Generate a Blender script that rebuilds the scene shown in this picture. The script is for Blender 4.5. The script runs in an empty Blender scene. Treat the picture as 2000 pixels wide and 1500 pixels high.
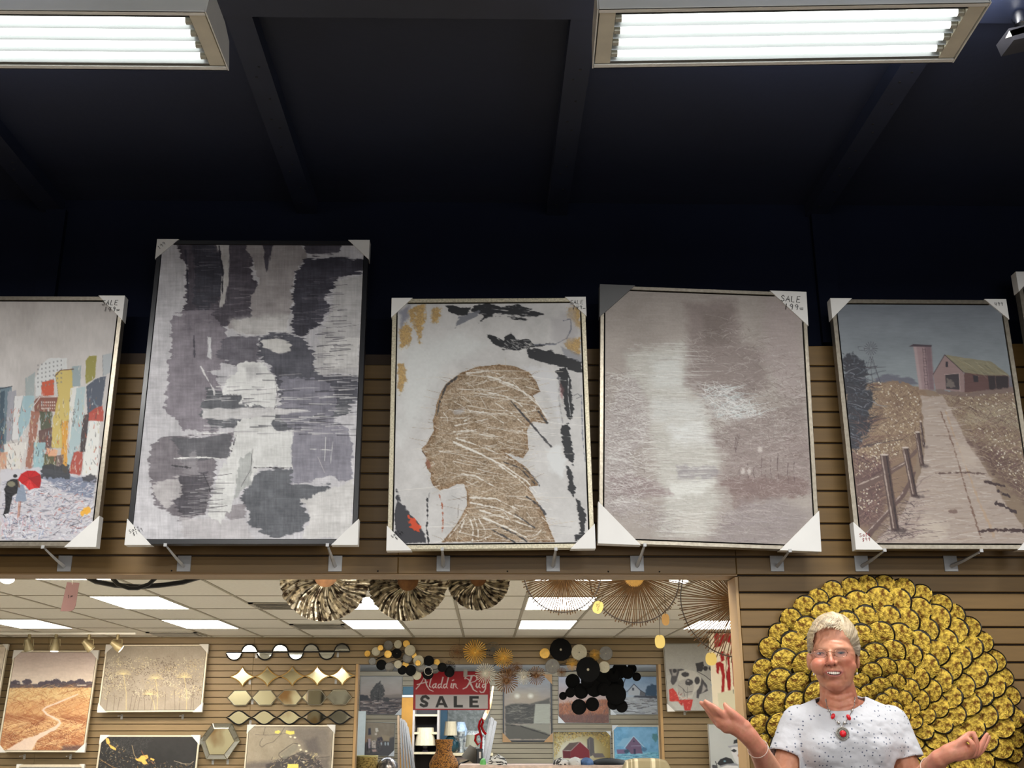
import bpy, bmesh, math, random
import numpy as np
from mathutils import Vector, Matrix, Euler
R_ = math.radians
# ---------------------------------------------------------------- camera
F = 2120.0; CX = 980.0; CYY = 750.0; PITCH = R_(17.5); YAW = R_(0.8); EYE = 1.45
scene = bpy.context.scene
cam_data = bpy.data.cameras.new('camera'); cam = bpy.data.objects.new('camera', cam_data)
scene.collection.objects.link(cam); scene.camera = cam
cam.location = (0, 0, EYE); cam.rotation_euler = Euler((R_(90) + PITCH, 0, -YAW), 'XYZ')
cam_data.sensor_width = 36; cam_data.sensor_fit = 'HORIZONTAL'
cam_data.lens = F / 2000 * 36; cam_data.shift_x = (1000 - CX) / 2000
cam_data.clip_start = 0.05; cam_data.clip_end = 100
CM = np.array(cam.rotation_euler.to_matrix())
# ---------------------------------------------------------------- world, light, exposure
world = bpy.data.worlds.new('world'); scene.world = world; world.use_nodes = True
world.node_tree.nodes['Background'].inputs[0].default_value = (0.55, 0.6, 0.7, 1)
world.node_tree.nodes['Background'].inputs[1].default_value = 0.02
vs = scene.view_settings
vs.view_transform = 'Standard'; vs.look = 'None'; vs.gamma = 1; vs.exposure = 0.0
vs.use_curve_mapping = False
scene.cycles.use_denoising = True
scene.cycles.max_bounces = 8; scene.cycles.diffuse_bounces = 4; scene.cycles.glossy_bounces = 4
scene.cycles.sample_clamp_indirect = 4.0
def area_light(name, loc, rot, size, size_y, power, col=(1, 1, 1), spread=180):
    d = bpy.data.lights.new(name, 'AREA'); d.shape = 'RECTANGLE'; d.size = size; d.size_y = size_y
    d.energy = power; d.color = col; d.spread = R_(spread)
    o = bpy.data.objects.new(name, d); scene.collection.objects.link(o)
    o.location = loc; o.rotation_euler = rot
    return o
WARM = (1.0, 0.985, 0.95)
# shop-floor fixtures (the two in view, and unseen ones added for more light)
FIXT = [(-2.00, 3.03, 0.0, .72), (1.245, 3.02, 0.03, .72), (4.6, 3.02, 0, .7), (-5.2, 3.02, 0, .7)]
for fx in (-2.0, 1.3, 4.6):
    FIXT += [(fx, -0.2, 0, 1.0), (fx, -3.2, 0, .9)]
def lamp_rows():
    "one narrow lamp on the underside of every tube"
    for cx, cy, rz, k in FIXT:
        for j in range(4):
            o = (j - 1.5) * .0625
            area_light('tube_light', (cx - o * math.sin(rz), cy + o * math.cos(rz), 3.5785), (0, 0, rz), 1.06, .024, 23 * k, WARM)
lamp_rows()
# added fill panel behind the camera, lighting the paintings evenly from the front
area_light('front_fill', (1.8, -4.85, 2.1), (R_(90), 0, 0), 6.4, 2.2, 165, (.95, .98, 1.0))
# fill lamps added above the two fixtures to make a glow on the deck
area_light('deck_glow_fill', (-2.06, 3.10, 3.74), (R_(180), 0, 0), 1.1, .25, 30.0, WARM)
area_light('deck_glow_fill', (1.27, 3.10, 3.74), (R_(180), 0, 0), 1.1, .25, 30.0, WARM)

def C255(c, g=1.0):
    c = np.asarray(c, float) / 255.0
    return np.where(c <= .04045, c / 12.92, ((np.maximum(c, 0) + .055) / 1.055) ** 2.4) * g

def W(px, py, Y):
    "world point on the plane y=Y that the photograph shows at (px, py)"
    d = CM @ np.array([(px - CX) / F, (CYY - py) / F, -1.0])
    t = Y / d[1]
    return Vector((d[0] * t, Y, EYE + d[2] * t))
def PROJ(P):
    "world points (n,3) -> photograph px"
    q = (np.asarray(P) - np.array([0, 0, EYE])) @ CM
    return CX + F * q[..., 0] / -q[..., 2], CYY - F * q[..., 1] / -q[..., 2]
def PPM(py, Y, px=950):
    a = W(px, py, Y); b = W(px + 1, py, Y)
    return 1.0 / (b.x - a.x)
# ---------------------------------------------------------------- materials
_mats = {}
def mat(name, col, rough=.55, metal=0.0, var=.08, scale=12, bump=0.0, stretch=(1, 1, 1), emis=0.0, ecol=None,
        col2=None, c2at=(.55, .7), spec=.5, bscale=None, trans=0.0, alpha=1.0, coat=0.0, detail=4, sheen=0.0, sss=0.0):
    if name in _mats: return _mats[name]
    m = bpy.data.materials.new(name); m.use_nodes = True; nt = m.node_tree; N = nt.nodes; L = nt.links
    b = N['Principled BSDF']
    tc = N.new('ShaderNodeTexCoord'); mp = N.new('ShaderNodeMapping'); mp.inputs['Scale'].default_value = stretch
    L.new(tc.outputs['Object'], mp.inputs[0])
    c = C255(col)
    if var > 0 or col2 is not None:
        nz = N.new('ShaderNodeTexNoise'); nz.inputs['Scale'].default_value = scale; nz.inputs['Detail'].default_value = detail
        L.new(mp.outputs[0], nz.inputs['Vector'])
        rp = N.new('ShaderNodeValToRGB'); L.new(nz.outputs['Fac'], rp.inputs[0])
        e = rp.color_ramp.elements
        if col2 is None:
            e[0].position = .3; e[1].position = .7
            e[0].color = (*np.clip(c * (1 - var), 0, 1), 1); e[1].color = (*np.clip(c * (1 + var), 0, 1), 1)
        else:
            e[0].position = c2at[0]; e[1].position = c2at[1]
            e[0].color = (*c, 1); e[1].color = (*C255(col2), 1)
        L.new(rp.outputs[0], b.inputs['Base Color'])
    else:
        b.inputs['Base Color'].default_value = (*c, 1)
    b.inputs['Roughness'].default_value = rough; b.inputs['Metallic'].default_value = metal
    b.inputs['Specular IOR Level'].default_value = spec
    if coat: b.inputs['Coat Weight'].default_value = coat
    if sss: b.inputs['Subsurface Weight'].default_value = sss; b.inputs['Subsurface Radius'].default_value = (.02, .008, .004)
    if sheen: b.inputs['Sheen Weight'].default_value = sheen
    if trans: b.inputs['Transmission Weight'].default_value = trans
    if alpha < 1: b.inputs['Alpha'].default_value = alpha
    if emis:
        b.inputs['Emission Color'].default_value = (*(C255(ecol) if ecol else (1, 1, 1)), 1)
        b.inputs['Emission Strength'].default_value = emis
    if bump:
        n2 = N.new('ShaderNodeTexNoise'); n2.inputs['Scale'].default_value = bscale or scale * 2; n2.inputs['Detail'].default_value = 5
        L.new(mp.outputs[0], n2.inputs['Vector'])
        bp = N.new('ShaderNodeBump'); bp.inputs['Strength'].default_value = min(1, bump); bp.inputs['Distance'].default_value = .01
        L.new(n2.outputs['Fac'], bp.inputs['Height']); L.new(bp.outputs[0], b.inputs['Normal'])
    _mats[name] = m
    return m
def paint_mat(name, rough=.55, metal=0.0, bump=.25, bscale=900, spec=.4):
    "colour laid down vertex by vertex, with the weave of the cloth as relief"
    if name in _mats: return _mats[name]
    m = bpy.data.materials.new(name); m.use_nodes = True; N = m.node_tree.nodes; L = m.node_tree.links
    b = N['Principled BSDF']; a = N.new('ShaderNodeAttribute'); a.attribute_name = 'Col'
    L.new(a.outputs['Color'], b.inputs['Base Color'])
    b.inputs['Roughness'].default_value = rough; b.inputs['Metallic'].default_value = metal
    b.inputs['Specular IOR Level'].default_value = spec
    if bump:
        tc = N.new('ShaderNodeTexCoord'); n2 = N.new('ShaderNodeTexNoise'); n2.inputs['Scale'].default_value = bscale
        L.new(tc.outputs['Object'], n2.inputs['Vector'])
        bp = N.new('ShaderNodeBump'); bp.inputs['Strength'].default_value = bump; bp.inputs['Distance'].default_value = .002
        L.new(n2.outputs['Fac'], bp.inputs['Height']); L.new(bp.outputs[0], b.inputs['Normal'])
    _mats[name] = m
    return m
# ---------------------------------------------------------------- mesh building
class MB:
    def __init__(s): s.v = []; s.f = []
    def add(s, v, f):
        o = len(s.v); s.v += [tuple(p) for p in v]; s.f += [tuple(i + o for i in q) for q in f]; return s
    def box(s, c, d, rot=None, bev=0.0):
        x, y, z = d[0] / 2, d[1] / 2, d[2] / 2
        vs = [Vector((i * x, j * y, k * z)) for i in (-1, 1) for j in (-1, 1) for k in (-1, 1)]
        if rot is not None: vs = [rot @ p for p in vs]
        vs = [p + Vector(c) for p in vs]
        return s.add(vs, [(0, 1, 3, 2), (4, 6, 7, 5), (0, 4, 5, 1), (2, 3, 7, 6), (0, 2, 6, 4), (1, 5, 7, 3)])
    def prism(s, poly, y0, y1, inset=0.0):
        "polygon in x,z swept from y0 (front) to y1; front edge chamfered by inset"
        n = len(poly)
        cx = sum(p[0] for p in poly) / n; cz = sum(p[1] for p in poly) / n
        v = [(x, y1, z) for x, z in poly] + [(x, y0 + inset, z) for x, z in poly]
        f = [tuple(range(n)), ]
        f += [(i, n + i, n + (i + 1) % n, (i + 1) % n) for i in range(n)]
        if inset:
            q = []
            for x, z in poly:
                dx, dz = x - cx, z - cz; L = math.hypot(dx, dz) or 1
                q.append((x - dx / L * inset, y0, z - dz / L * inset))
            v += q
            f += [(n + i, 2 * n + i, 2 * n + (i + 1) % n, n + (i + 1) % n) for i in range(n)]
            f.append(tuple(range(3 * n - 1, 2 * n - 1, -1)))
        else:
            f.append(tuple(range(2 * n - 1, n - 1, -1)))
        return s.add(v, f)
    def tube(s, path, r, n=8, closed=False, cap=True):
        P = [Vector(p) for p in path]; m = len(P)
        rr = r if hasattr(r, '__len__') else [r] * m
        prev = None; rings = []
        for i, p in enumerate(P):
            if closed: d = P[(i + 1) % m] - P[i - 1]
            else: d = P[min(i + 1, m - 1)] - P[max(i - 1, 0)]
            d = d.normalized() if d.length > 1e-9 else Vector((0, 0, 1))
            if prev is None:
                a = Vector((0, 0, 1)) if abs(d.z) < .9 else Vector((1, 0, 0)); u = d.cross(a).normalized()
            else:
                u = prev - d * prev.dot(d)
                u = u.normalized() if u.length > 1e-6 else prev
            prev = u; w = d.cross(u)
            rings.append([p + (u * math.cos(t) + w * math.sin(t)) * rr[i] for t in [2 * math.pi * k / n for k in range(n)]])
        v = [q for ring in rings for q in ring]; f = []
        for i in range(m if closed else m - 1):
            a = i * n; b = ((i + 1) % m) * n
            f += [(a + k, a + (k + 1) % n, b + (k + 1) % n, b + k) for k in range(n)]
        if cap and not closed:
            f.append(tuple(range(n - 1, -1, -1))); f.append(tuple(range((m - 1) * n, m * n)))
        return s.add(v, f)
    def lathe(s, prof, n=24, c=(0, 0, 0), axis='z'):
        v = []; f = []; m = len(prof)
        for r, z in prof:
            for k in range(n):
                t = 2 * math.pi * k / n; x, y = r * math.cos(t), r * math.sin(t)
                p = (x, y, z) if axis == 'z' else ((x, z, y) if axis == 'y' else (z, x, y))
                v.append((p[0] + c[0], p[1] + c[1], p[2] + c[2]))
        for i in range(m - 1):
            f += [(i * n + k, i * n + (k + 1) % n, (i + 1) * n + (k + 1) % n, (i + 1) * n + k) for k in range(n)]
        f.append(tuple(range(n - 1, -1, -1))); f.append(tuple(range((m - 1) * n, m * n)))
        return s.add(v, f)
    def sphere(s, c, r, n=12, sc=(1, 1, 1)):
        v = []; f = []; m = n // 2 + 1
        for i in range(m):
            a = math.pi * i / (m - 1)
            for k in range(n):
                t = 2 * math.pi * k / n
                v.append((c[0] + r * sc[0] * math.sin(a) * math.cos(t), c[1] + r * sc[1] * math.sin(a) * math.sin(t), c[2] + r * sc[2] * math.cos(a)))
        for i in range(m - 1):
            f += [(i * n + k, (i + 1) * n + k, (i + 1) * n + (k + 1) % n, i * n + (k + 1) % n) for k in range(n)]
        return s.add(v, f)
    def me(s, name, mt, smooth=False, bevel=0):
        m = bpy.data.meshes.new(name); m.from_pydata([tuple(p) for p in s.v], [], s.f)
        bm = bmesh.new(); bm.from_mesh(m); bmesh.ops.recalc_face_normals(bm, faces=bm.faces)
        if bevel:
            bmesh.ops.bevel(bm, geom=list(bm.edges), offset=bevel, segments=1, affect='EDGES', clamp_overlap=True)
        bm.to_mesh(m); bm.free()
        if smooth:
            m.polygons.foreach_set('use_smooth', [True] * len(m.polygons))
            try: m.set_sharp_from_angle(angle=R_(40))
            except Exception: pass
        if mt: m.materials.append(mt)
        return m
    def build(s, name, mt, parent=None, smooth=False, bevel=0, loc=None, rot=None):
        return ob(name, s.me(name, mt, smooth, bevel), parent, loc, rot)
def ob(name, data, parent=None, loc=None, rot=None):
    o = bpy.data.objects.new(name, data); scene.collection.objects.link(o)
    if parent is not None: o.parent = parent
    if loc is not None: o.location = loc
    if rot is not None: o.rotation_euler = rot
    return o
def tag(o, label=None, cat=None, group=None, kind=None):
    if label: o['label'] = label
    if cat: o['category'] = cat
    if group: o['group'] = group
    if kind: o['kind'] = kind
    return o
def thing(name, label, cat, loc=(0, 0, 0), rot=None, group=None, parent=None):
    o = ob(name, None, parent, loc, rot); o.empty_display_size = .1
    return tag(o, label, cat, group)
def struct(o): o['kind'] = 'structure'; return o
def copy_tree(o, parent=None):
    c = o.copy(); scene.collection.objects.link(c); c.parent = parent
    for ch in list(o.children): copy_tree(ch, c)
    return c
# ---------------------------------------------------------------- painter
_rng = np.random.RandomState(7)
_TAB = [_rng.rand(256, 256) for _ in range(6)]
def vn(x, y, seed):
    T = _TAB[seed % 6]; x = x + (seed * 37.13) % 251; y = y + (seed * 71.7) % 241
    xi = np.floor(x).astype(int); yi = np.floor(y).astype(int); fx = x - xi; fy = y - yi
    fx = fx * fx * (3 - 2 * fx); fy = fy * fy * (3 - 2 * fy)
    a = T[yi & 255, xi & 255]; b = T[yi & 255, (xi + 1) & 255]; c = T[(yi + 1) & 255, xi & 255]; d = T[(yi + 1) & 255, (xi + 1) & 255]
    return (a * (1 - fx) + b * fx) * (1 - fy) + (c * (1 - fx) + d * fx) * fy
def fbm(x, y, seed=0, o=4):
    s = 0; a = 1; t = 0
    for k in range(o):
        s = s + a * vn(x, y, seed + k); t += a; a *= .55; x = x * 2.03; y = y * 2.03
    return s / t
def sdpoly(X, Y, P):
    d = np.full(X.shape, 1e12); ins = np.zeros(X.shape, bool); n = len(P)
    for i in range(n):
        ax, ay = P[i]; bx, by = P[(i + 1) % n]
        ex, ey = bx - ax, by - ay; wx, wy = X - ax, Y - ay
        t = np.clip((wx * ex + wy * ey) / (ex * ex + ey * ey + 1e-9), 0, 1)
        d = np.minimum(d, (wx - ex * t) ** 2 + (wy - ey * t) ** 2)
        if ay != by:
            c = ((ay > Y) != (by > Y)) & (X < ex * (Y - ay) / (ey) + ax)
            ins ^= c
    d = np.sqrt(d)
    return np.where(ins, -d, d)
class Cv:
    def __init__(s, X, Y, base):
        s.X = X; s.Y = Y; s.C = np.empty(X.shape + (3,)); s.C[:] = base; s.H = np.zeros(X.shape); s.t = (0, 0, 1.0); s.lw = .62
        ny, nx = X.shape; s.ny, s.nx = ny, nx
        J, I = np.meshgrid(np.arange(nx), np.arange(ny))
        A = np.stack([X.ravel(), Y.ravel(), np.ones(X.size)], 1)
        s.mj = np.linalg.lstsq(A, J.ravel().astype(float), rcond=None)[0]
        s.mi = np.linalg.lstsq(A, I.ravel().astype(float), rcond=None)[0]
        s.res = abs(X[ny // 2, -1] - X[ny // 2, 0]) / nx
    def T(s, P):
        ox, oy, k = s.t; return [(ox + x / k, oy + y / k) for x, y in P]
    def win(s, P, m):
        x = np.array([p[0] for p in P]); y = np.array([p[1] for p in P])
        x0, x1, y0, y1 = x.min() - m, x.max() + m, y.min() - m, y.max() + m
        c = np.array([[x0, y0, 1], [x1, y0, 1], [x0, y1, 1], [x1, y1, 1]])
        j = c @ s.mj; i = c @ s.mi; e = 3 + .05 * max(s.nx, s.ny) if s.nx > 60 else 3
        return (slice(max(0, int(i.min() - e)), max(0, min(s.ny, int(i.max() + e)))), slice(max(0, int(j.min() - e)), max(0, min(s.nx, int(j.max() + e)))))
    def mix(s, w, m, col, h=0):
        s.C[w] += (np.asarray(col, float) - s.C[w]) * m[..., None]
        if h: s.H[w] += m * h
    def nz(s, sx, sy, seed=0, o=4, ang=0, w=None):
        X = s.X if w is None else s.X[w]; Y = s.Y if w is None else s.Y[w]
        if ang:
            c, q = math.cos(ang), math.sin(ang); X, Y = X * c + Y * q, -X * q + Y * c
        return fbm(X / sx, Y / sy, seed, o)
    def poly(s, P, col, soft=1.2, rough=0, rs=(6, 6), a=1.0, seed=1, ang=0, dry=0, drs=(3, 30), h=0):
        rough = rough * (.45 if s.t[2] > 3.4 else 1.0)
        P = s.T(P); w = s.win(P, rough + soft + 2); X = s.X[w]; Y = s.Y[w]
        if X.size == 0: return
        d = sdpoly(X, Y, P)
        if rough: d = d + rough * 2 * (s.nz(rs[0], rs[1], seed, 4, ang, w) - .5)
        m = np.clip(.5 - d / soft, 0, 1) * a
        if dry: m = m * np.clip((s.nz(drs[0], drs[1], seed + 3, 3, ang, w) - dry) * 6 + .5, 0, 1)
        s.mix(w, m, col, h)
    def ell(s, cx, cy, rx, ry, col, soft=1.2, rough=0, rs=(6, 6), a=1.0, seed=1, h=0):
        n = 20; s.poly([(cx + rx * math.cos(k * 2 * math.pi / n), cy + ry * math.sin(k * 2 * math.pi / n)) for k in range(n)], col, soft, rough, rs, a, seed, h=h)
    def line(s, P, w0, col, w1=None, soft=1.0, a=1.0, rough=0, rs=(5, 5), seed=1, dry=0, drs=(20, 2), ang=0, h=0):
        rough = rough * (.45 if s.t[2] > 3.4 else 1.0)
        P = s.T(P); w1 = w0 if w1 is None else w1; w0, w1 = w0 * s.lw, w1 * s.lw; w = s.win(P, max(w0, w1) + rough + 2); X = s.X[w]; Y = s.Y[w]
        if X.size == 0: return
        D = np.full(X.shape, 1e9); n = len(P) - 1
        for i in range(n):
            ax, ay = P[i]; bx, by = P[i + 1]; ex, ey = bx - ax, by - ay; wx, wy = X - ax, Y - ay
            t = np.clip((wx * ex + wy * ey) / (ex * ex + ey * ey + 1e-9), 0, 1)
            q = (i + t) / n; r = (w0 + (w1 - w0) * q) / 2
            D = np.minimum(D, np.hypot(wx - ex * t, wy - ey * t) - r)
        if rough: D = D + rough * 2 * (s.nz(rs[0], rs[1], seed, 3, ang, w) - .5)
        m = np.clip(.5 - D / soft, 0, 1) * a
        if dry: m = m * np.clip((s.nz(drs[0], drs[1], seed + 3, 3, ang, w) - dry) * 6 + .5, 0, 1)
        s.mix(w, m, col, h)
    def dabs(s, n, P, L, wd, ang, cols, seed=0, a=.8, jit=.3, curve=0, dens=None, h=0, angf=None):
        "n short strokes whose feet lie inside polygon P"
        r = random.Random(seed); P = s.T(P); t0 = s.t; s.t = (0, 0, 1.0)
        x0 = min(p[0] for p in P); x1 = max(p[0] for p in P); y0 = min(p[1] for p in P); y1 = max(p[1] for p in P)
        c = 0; k = 0
        while c < n and k < n * 6:
            k += 1
            x = r.uniform(x0, x1); y = r.uniform(y0, y1); ins = False
            for i in range(len(P)):
                ax, ay = P[i]; bx, by = P[(i + 1) % len(P)]
                if (ay > y) != (by > y) and x < (bx - ax) * (y - ay) / (by - ay) + ax: ins = not ins
            if not ins: continue
            if dens is not None and r.random() > dens(x, y): continue
            c += 1
            l = r.uniform(*L); w_ = r.uniform(*wd); g = (angf(x, y) if angf else ang) + r.gauss(0, jit); cc = r.choice(cols)
            dx, dy = math.cos(g) * l, -math.sin(g) * l; cv = r.uniform(-curve, curve) * l
            pts = [(x, y), (x + dx * .5 + cv * .3, y + dy * .5), (x + dx + cv, y + dy)]
            # small local window
            mx = [p[0] for p in pts]; my = [p[1] for p in pts]
            cnr = np.array([[min(mx) - 2, min(my) - 2, 1], [max(mx) + 2, max(my) + 2, 1], [min(mx) - 2, max(my) + 2, 1], [max(mx) + 2, min(my) - 2, 1]])
            jj = cnr @ s.mj; ii = cnr @ s.mi; e = s.eloc
            w = (slice(max(0, int(ii.min() - e)), max(0, min(s.ny, int(ii.max() + e + 1)))), slice(max(0, int(jj.min() - e)), max(0, min(s.nx, int(jj.max() + e + 1)))))
            X = s.X[w]; Y = s.Y[w]
            if X.size == 0: continue
            D = np.full(X.shape, 1e9)
            for i in range(2):
                ax, ay = pts[i]; bx, by = pts[i + 1]; ex, ey = bx - ax, by - ay
                t = np.clip(((X - ax) * ex + (Y - ay) * ey) / (ex * ex + ey * ey + 1e-9), 0, 1)
                D = np.minimum(D, np.hypot(X - ax - ex * t, Y - ay - ey * t) - w_ * .5 * (1 - .6 * (i + t) / 2))
            s.mix(w, np.clip(.5 - D / .9, 0, 1) * a, cc, h)
        s.t = t0
    @property
    def eloc(s):
        if not hasattr(s, '_e'):
            J, I = np.meshgrid(np.arange(s.nx), np.arange(s.ny))
            pj = s.X * s.mj[0] + s.Y * s.mj[1] + s.mj[2]
            pi = s.X * s.mi[0] + s.Y * s.mi[1] + s.mi[2]
            s._e = min(8, 2 + max(np.abs(pj - J).max(), np.abs(pi - I).max()))
        return s._e
PAINT = paint_mat('canvas_paint')
def canvas(name, parent, w, h, y, art, res, gain=1.0, relief=0.0, mt=None, cx=0.0, z0=0.0, box=True, M=None):
    "a painted rectangle w x h in the local x,z plane at depth y; art(cv) lays the colours down"
    bpy.context.view_layer.update()
    Mw = M if M is not None else np.array(parent.matrix_world)
    nx = max(4, int(w / res)); ny = max(4, int(h / res))
    u = np.linspace(-w / 2, w / 2, nx + 1) + cx; v = np.linspace(h, 0, ny + 1) + z0
    U, V = np.meshgrid(u, v)
    P = np.stack([U, np.full(U.shape, y), V, np.ones(U.shape)], -1) @ Mw.T
    X, Y = PROJ(P[..., :3])
    cv = Cv(X, Y, (200, 198, 196)); art(cv)
    rgb = C255(np.clip(cv.C, 0, 255)) * gain
    co = np.stack([U, y - cv.H * relief, V], -1).reshape(-1, 3)
    n1 = nx + 1
    idx = np.arange(ny)[:, None] * n1 + np.arange(nx)[None, :]
    F_ = np.stack([idx, idx + n1, idx + n1 + 1, idx + 1], -1).reshape(-1, 4)
    me = bpy.data.meshes.new(name)
    me.vertices.add(len(co)); me.vertices.foreach_set('co', co.astype(np.float32).ravel())
    me.loops.add(F_.size); me.loops.foreach_set('vertex_index', F_.astype(np.int32).ravel())
    me.polygons.add(len(F_)); me.polygons.foreach_set('loop_start', np.arange(0, F_.size, 4, dtype=np.int32))
    me.update(calc_edges=True)
    me.polygons.foreach_set('use_smooth', np.ones(len(F_), bool))
    a = me.color_attributes.new('Col', 'FLOAT_COLOR', 'POINT')
    c4 = np.ones((len(co), 4), np.float32); c4[:, :3] = np.clip(rgb.reshape(-1, 3), 0, .93)
    a.data.foreach_set('color', c4.ravel())
    me.materials.append(mt or PAINT)
    return ob(name, me, parent)
# ================================================================ the setting
D1 = 5.0; TH = .15; D2 = 13.3; D3 = 18.7
SLAT = mat('slat_board', (116, 88, 44), .5, var=.10, scale=3, stretch=(1, 1, 14), bump=.05, bscale=60)
SLATD = mat('slat_groove', (58, 42, 26), .7)
SLAT2 = mat('slat_board_far', (132, 112, 80), .5, var=.10, scale=2.5, stretch=(1, 1, 12))
GREYSLAT = mat('slat_board_grey', (150, 150, 146), .5, var=.08, scale=2)
NAVY = mat('navy_paint', (8, 13, 28), .85, var=.15, scale=2.0, bump=.12, bscale=25, spec=.1)
NAVYB = mat('navy_steel', (22, 28, 46), .5, var=.15, scale=6)
TRIMW = mat('header_trim', (140, 110, 72), .5, var=.12, scale=4, stretch=(.4, 1, 6))
JAMB = mat('jamb_wood', (172, 138, 92), .5, var=.12, scale=5, stretch=(6, 1, .4))
FLOORM = mat('floor_boards', (158, 152, 142), .45, var=.2, scale=3, stretch=(1, 8, 1))
PLAINW = mat('plaster', (176, 170, 158), .8, var=.03)
CEILM = mat('ceiling_board', (208, 205, 196), .9, var=.04, scale=30, bump=.15, bscale=150)
GRIDM = mat('ceiling_bar', (150, 143, 128), .6, var=.03)
EMIS = mat('troffer_lens', (255, 255, 252), .5, var=0, emis=15.0, ecol=(255, 252, 244))
GREY = mat('grey_metal', (150, 146, 138), .5, .1)
z_of = lambda py, Y, px=950: W(px, py, Y).z
ZH = z_of(1121, D1)                       # bottom of the header slats
P1 = (z_of(713, D1) - ZH) / 13.03         # slat pitch
XJ = W(1444, 1180, D1).x                  # right edge of the opening
ZC1 = z_of(392, D1)                       # dark deck
def boxo(name, x0, x1, y0, y1, z0, z1, mt, parent=None, bevel=0):
    return MB().box(((x0 + x1) / 2, (y0 + y1) / 2, (z0 + z1) / 2), (x1 - x0, y1 - y0, z1 - z0)).build(name, mt, parent, bevel=bevel)
struct(boxo('floor', -8, 7, -5, D1 + .1, -.1, 0, mat('dark_carpet', (74, 66, 60), .9, var=.15, scale=20)))
struct(boxo('floor', -8, 7, D1 + .1, D3 + .2, -.1, 0, FLOORM))
struct(boxo('ceiling', -6.2, 6.2, -5, D1 + .3, ZC1, ZC1 + .12, mat('navy_deck', (19, 26, 46), .62, var=.15, scale=2.0, bump=.12, bscale=25)))
struct(boxo('wall_rear', -6.2, 6.2, -5.1, -5, 0, ZC1, NAVY))
struct(boxo('wall_left', -6.3, -6.2, -5, D1, 0, ZC1, NAVY))
struct(boxo('wall_right', 6.2, 6.3, -5, D1, 0, ZC1, NAVY))
for k, (y0, y1, cc, c2) in enumerate(((-4.9, -2.6, (206, 190, 150), (176, 140, 88)), (-2.5, -.4, (150, 24, 30), (196, 150, 70)), (-.3, 1.8, (214, 204, 176), (150, 140, 116)), (1.9, 4.2, (210, 196, 160), (170, 130, 90)))):
    boxo('panel', -6.19, -6.17, y0, y1, .3, 3.1, mat('display_rug_%d' % k, cc, .9, scale=2.2, stretch=(1, 1, .7), col2=c2, c2at=(.5, .58)), bpy.data.objects['wall_left'])  # rugs hung out of view, added for the mirrors to reflect
for k in range(3): boxo('panel', -6.1 + k * 1.6, -4.6 + k * 1.6, -4.99, -4.96, .3, 3.1, _mats['display_rug_%d' % ((k * 2) % 4)], bpy.data.objects['wall_rear'])  # more unseen rugs, added to brighten the mirrors' reflections
# upper navy wall above the slatwall, and the wall core around the opening
XL = -3.4
ztopL = z_of(690, D1); ztopR0 = z_of(680, D1); ztopR1 = z_of(667, D1)
XA, XB = W(778, 1100, D1).x, W(1438, 1100, D1).x
wf = struct(boxo('wall_front', -6.2, 6.2, D1 + .022, D1 + TH, ZH, ZC1, NAVY))
for i, (a, b, z0, z1) in enumerate([(XJ, 6.2, 0, ZH), (-6.2, XL, 0, ZH)]):
    struct(boxo('wall_front', a, b, D1 + .022, D1 + TH, z0, z1, SLATD))
struct(boxo('trim_1', -6.2, 6.2, D1 + .012, D1 + .024, ZH, ztopL - .005, SLATD))
slat_meshes = {}
def slat(x0, x1, z0, z1, Y, mt, parent, zr=None, dep=.016):
    L, h = x1 - x0 - .0015, z1 - z0
    key = (round(L, 3), round(h, 4), mt.name, zr)
    if key not in slat_meshes:
        b = .0025
        top = [(0, h), (L, h if zr is None else zr - z0)]
        P = [(0, 0), (L, 0), (L, top[1][1]), (0, h)]
        m = MB()
        m.v = [(x, dep, z) for x, z in P] + [(x, b, z) for x, z in P]
        q = [(b, b), (L - b, b), (L - b, P[2][1] - b), (b, h - b)]
        m.v += [(x, 0, z) for x, z in q]
        m.f = [(4, 5, 1, 0), (5, 6, 2, 1), (6, 7, 3, 2), (7, 4, 0, 3), (8, 9, 5, 4), (9, 10, 6, 5), (10, 11, 7, 6), (11, 8, 4, 7), (11, 10, 9, 8)]
        slat_meshes[key] = m.me('slat', mt)
    o = ob('slat', slat_meshes[key], parent, (x0, Y, z0))
    return o
segs = [(-6.2, -2.84), (-2.84, XA), (XA, XB), (XB, 3.58), (3.58, 6.2)]
GAP = .0085
for k in range(14):
    z0 = ZH + k * P1 + (GAP if k else .0); z1 = ZH + (k + 1) * P1
    for i, (a, b) in enumerate(segs):
        if k == 13 and i < 2: continue
        if k == 13:
            s0 = ztopR0 + (ztopR1 - ztopR0) * (a - .5) / 2.0; s1 = ztopR0 + (ztopR1 - ztopR0) * (b - .5) / 2.0
            s0 = max(s0, z0 + .01)
            slat(a, b, z0, s0, D1, SLAT, wf, zr=round(s1, 4))
        else:
            slat(a, b, z0, z1, D1, SLAT, wf)
struct(boxo('trim_2', XA, 6.2, D1 + .012, D1 + .024, ztopL - .01, ztopR0 - .01, SLATD))
for k in range(28):
    z1 = ZH - k * P1 - GAP; z0 = max(.1, ZH - (k + 1) * P1)
    if z1 - z0 < .02: break
    for a, b in ((XJ + .002, 3.58), (3.58, 6.2)) : slat(a, b, z0, z1, D1, SLAT, wf)
    slat(-6.2, XL - .002, z0, z1, D1, SLAT, wf)
# lining of the opening: header soffit and jambs
struct(boxo('trim_3', XL, XJ, D1 + .004, D1 + TH + .01, ZH - .006, ZH, TRIMW))
struct(boxo('trim_4', XJ - .012, XJ, D1 - .001, D1 + TH + .01, 0, ZH - .012, JAMB))
struct(boxo('trim_5', XL, XL + .012, D1 - .001, D1 + TH + .01, 0, ZH - .012, JAMB))
struct(boxo('baseboard_front', XJ, 6.2, D1 - .012, D1 + .02, 0, .1, JAMB))
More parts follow.
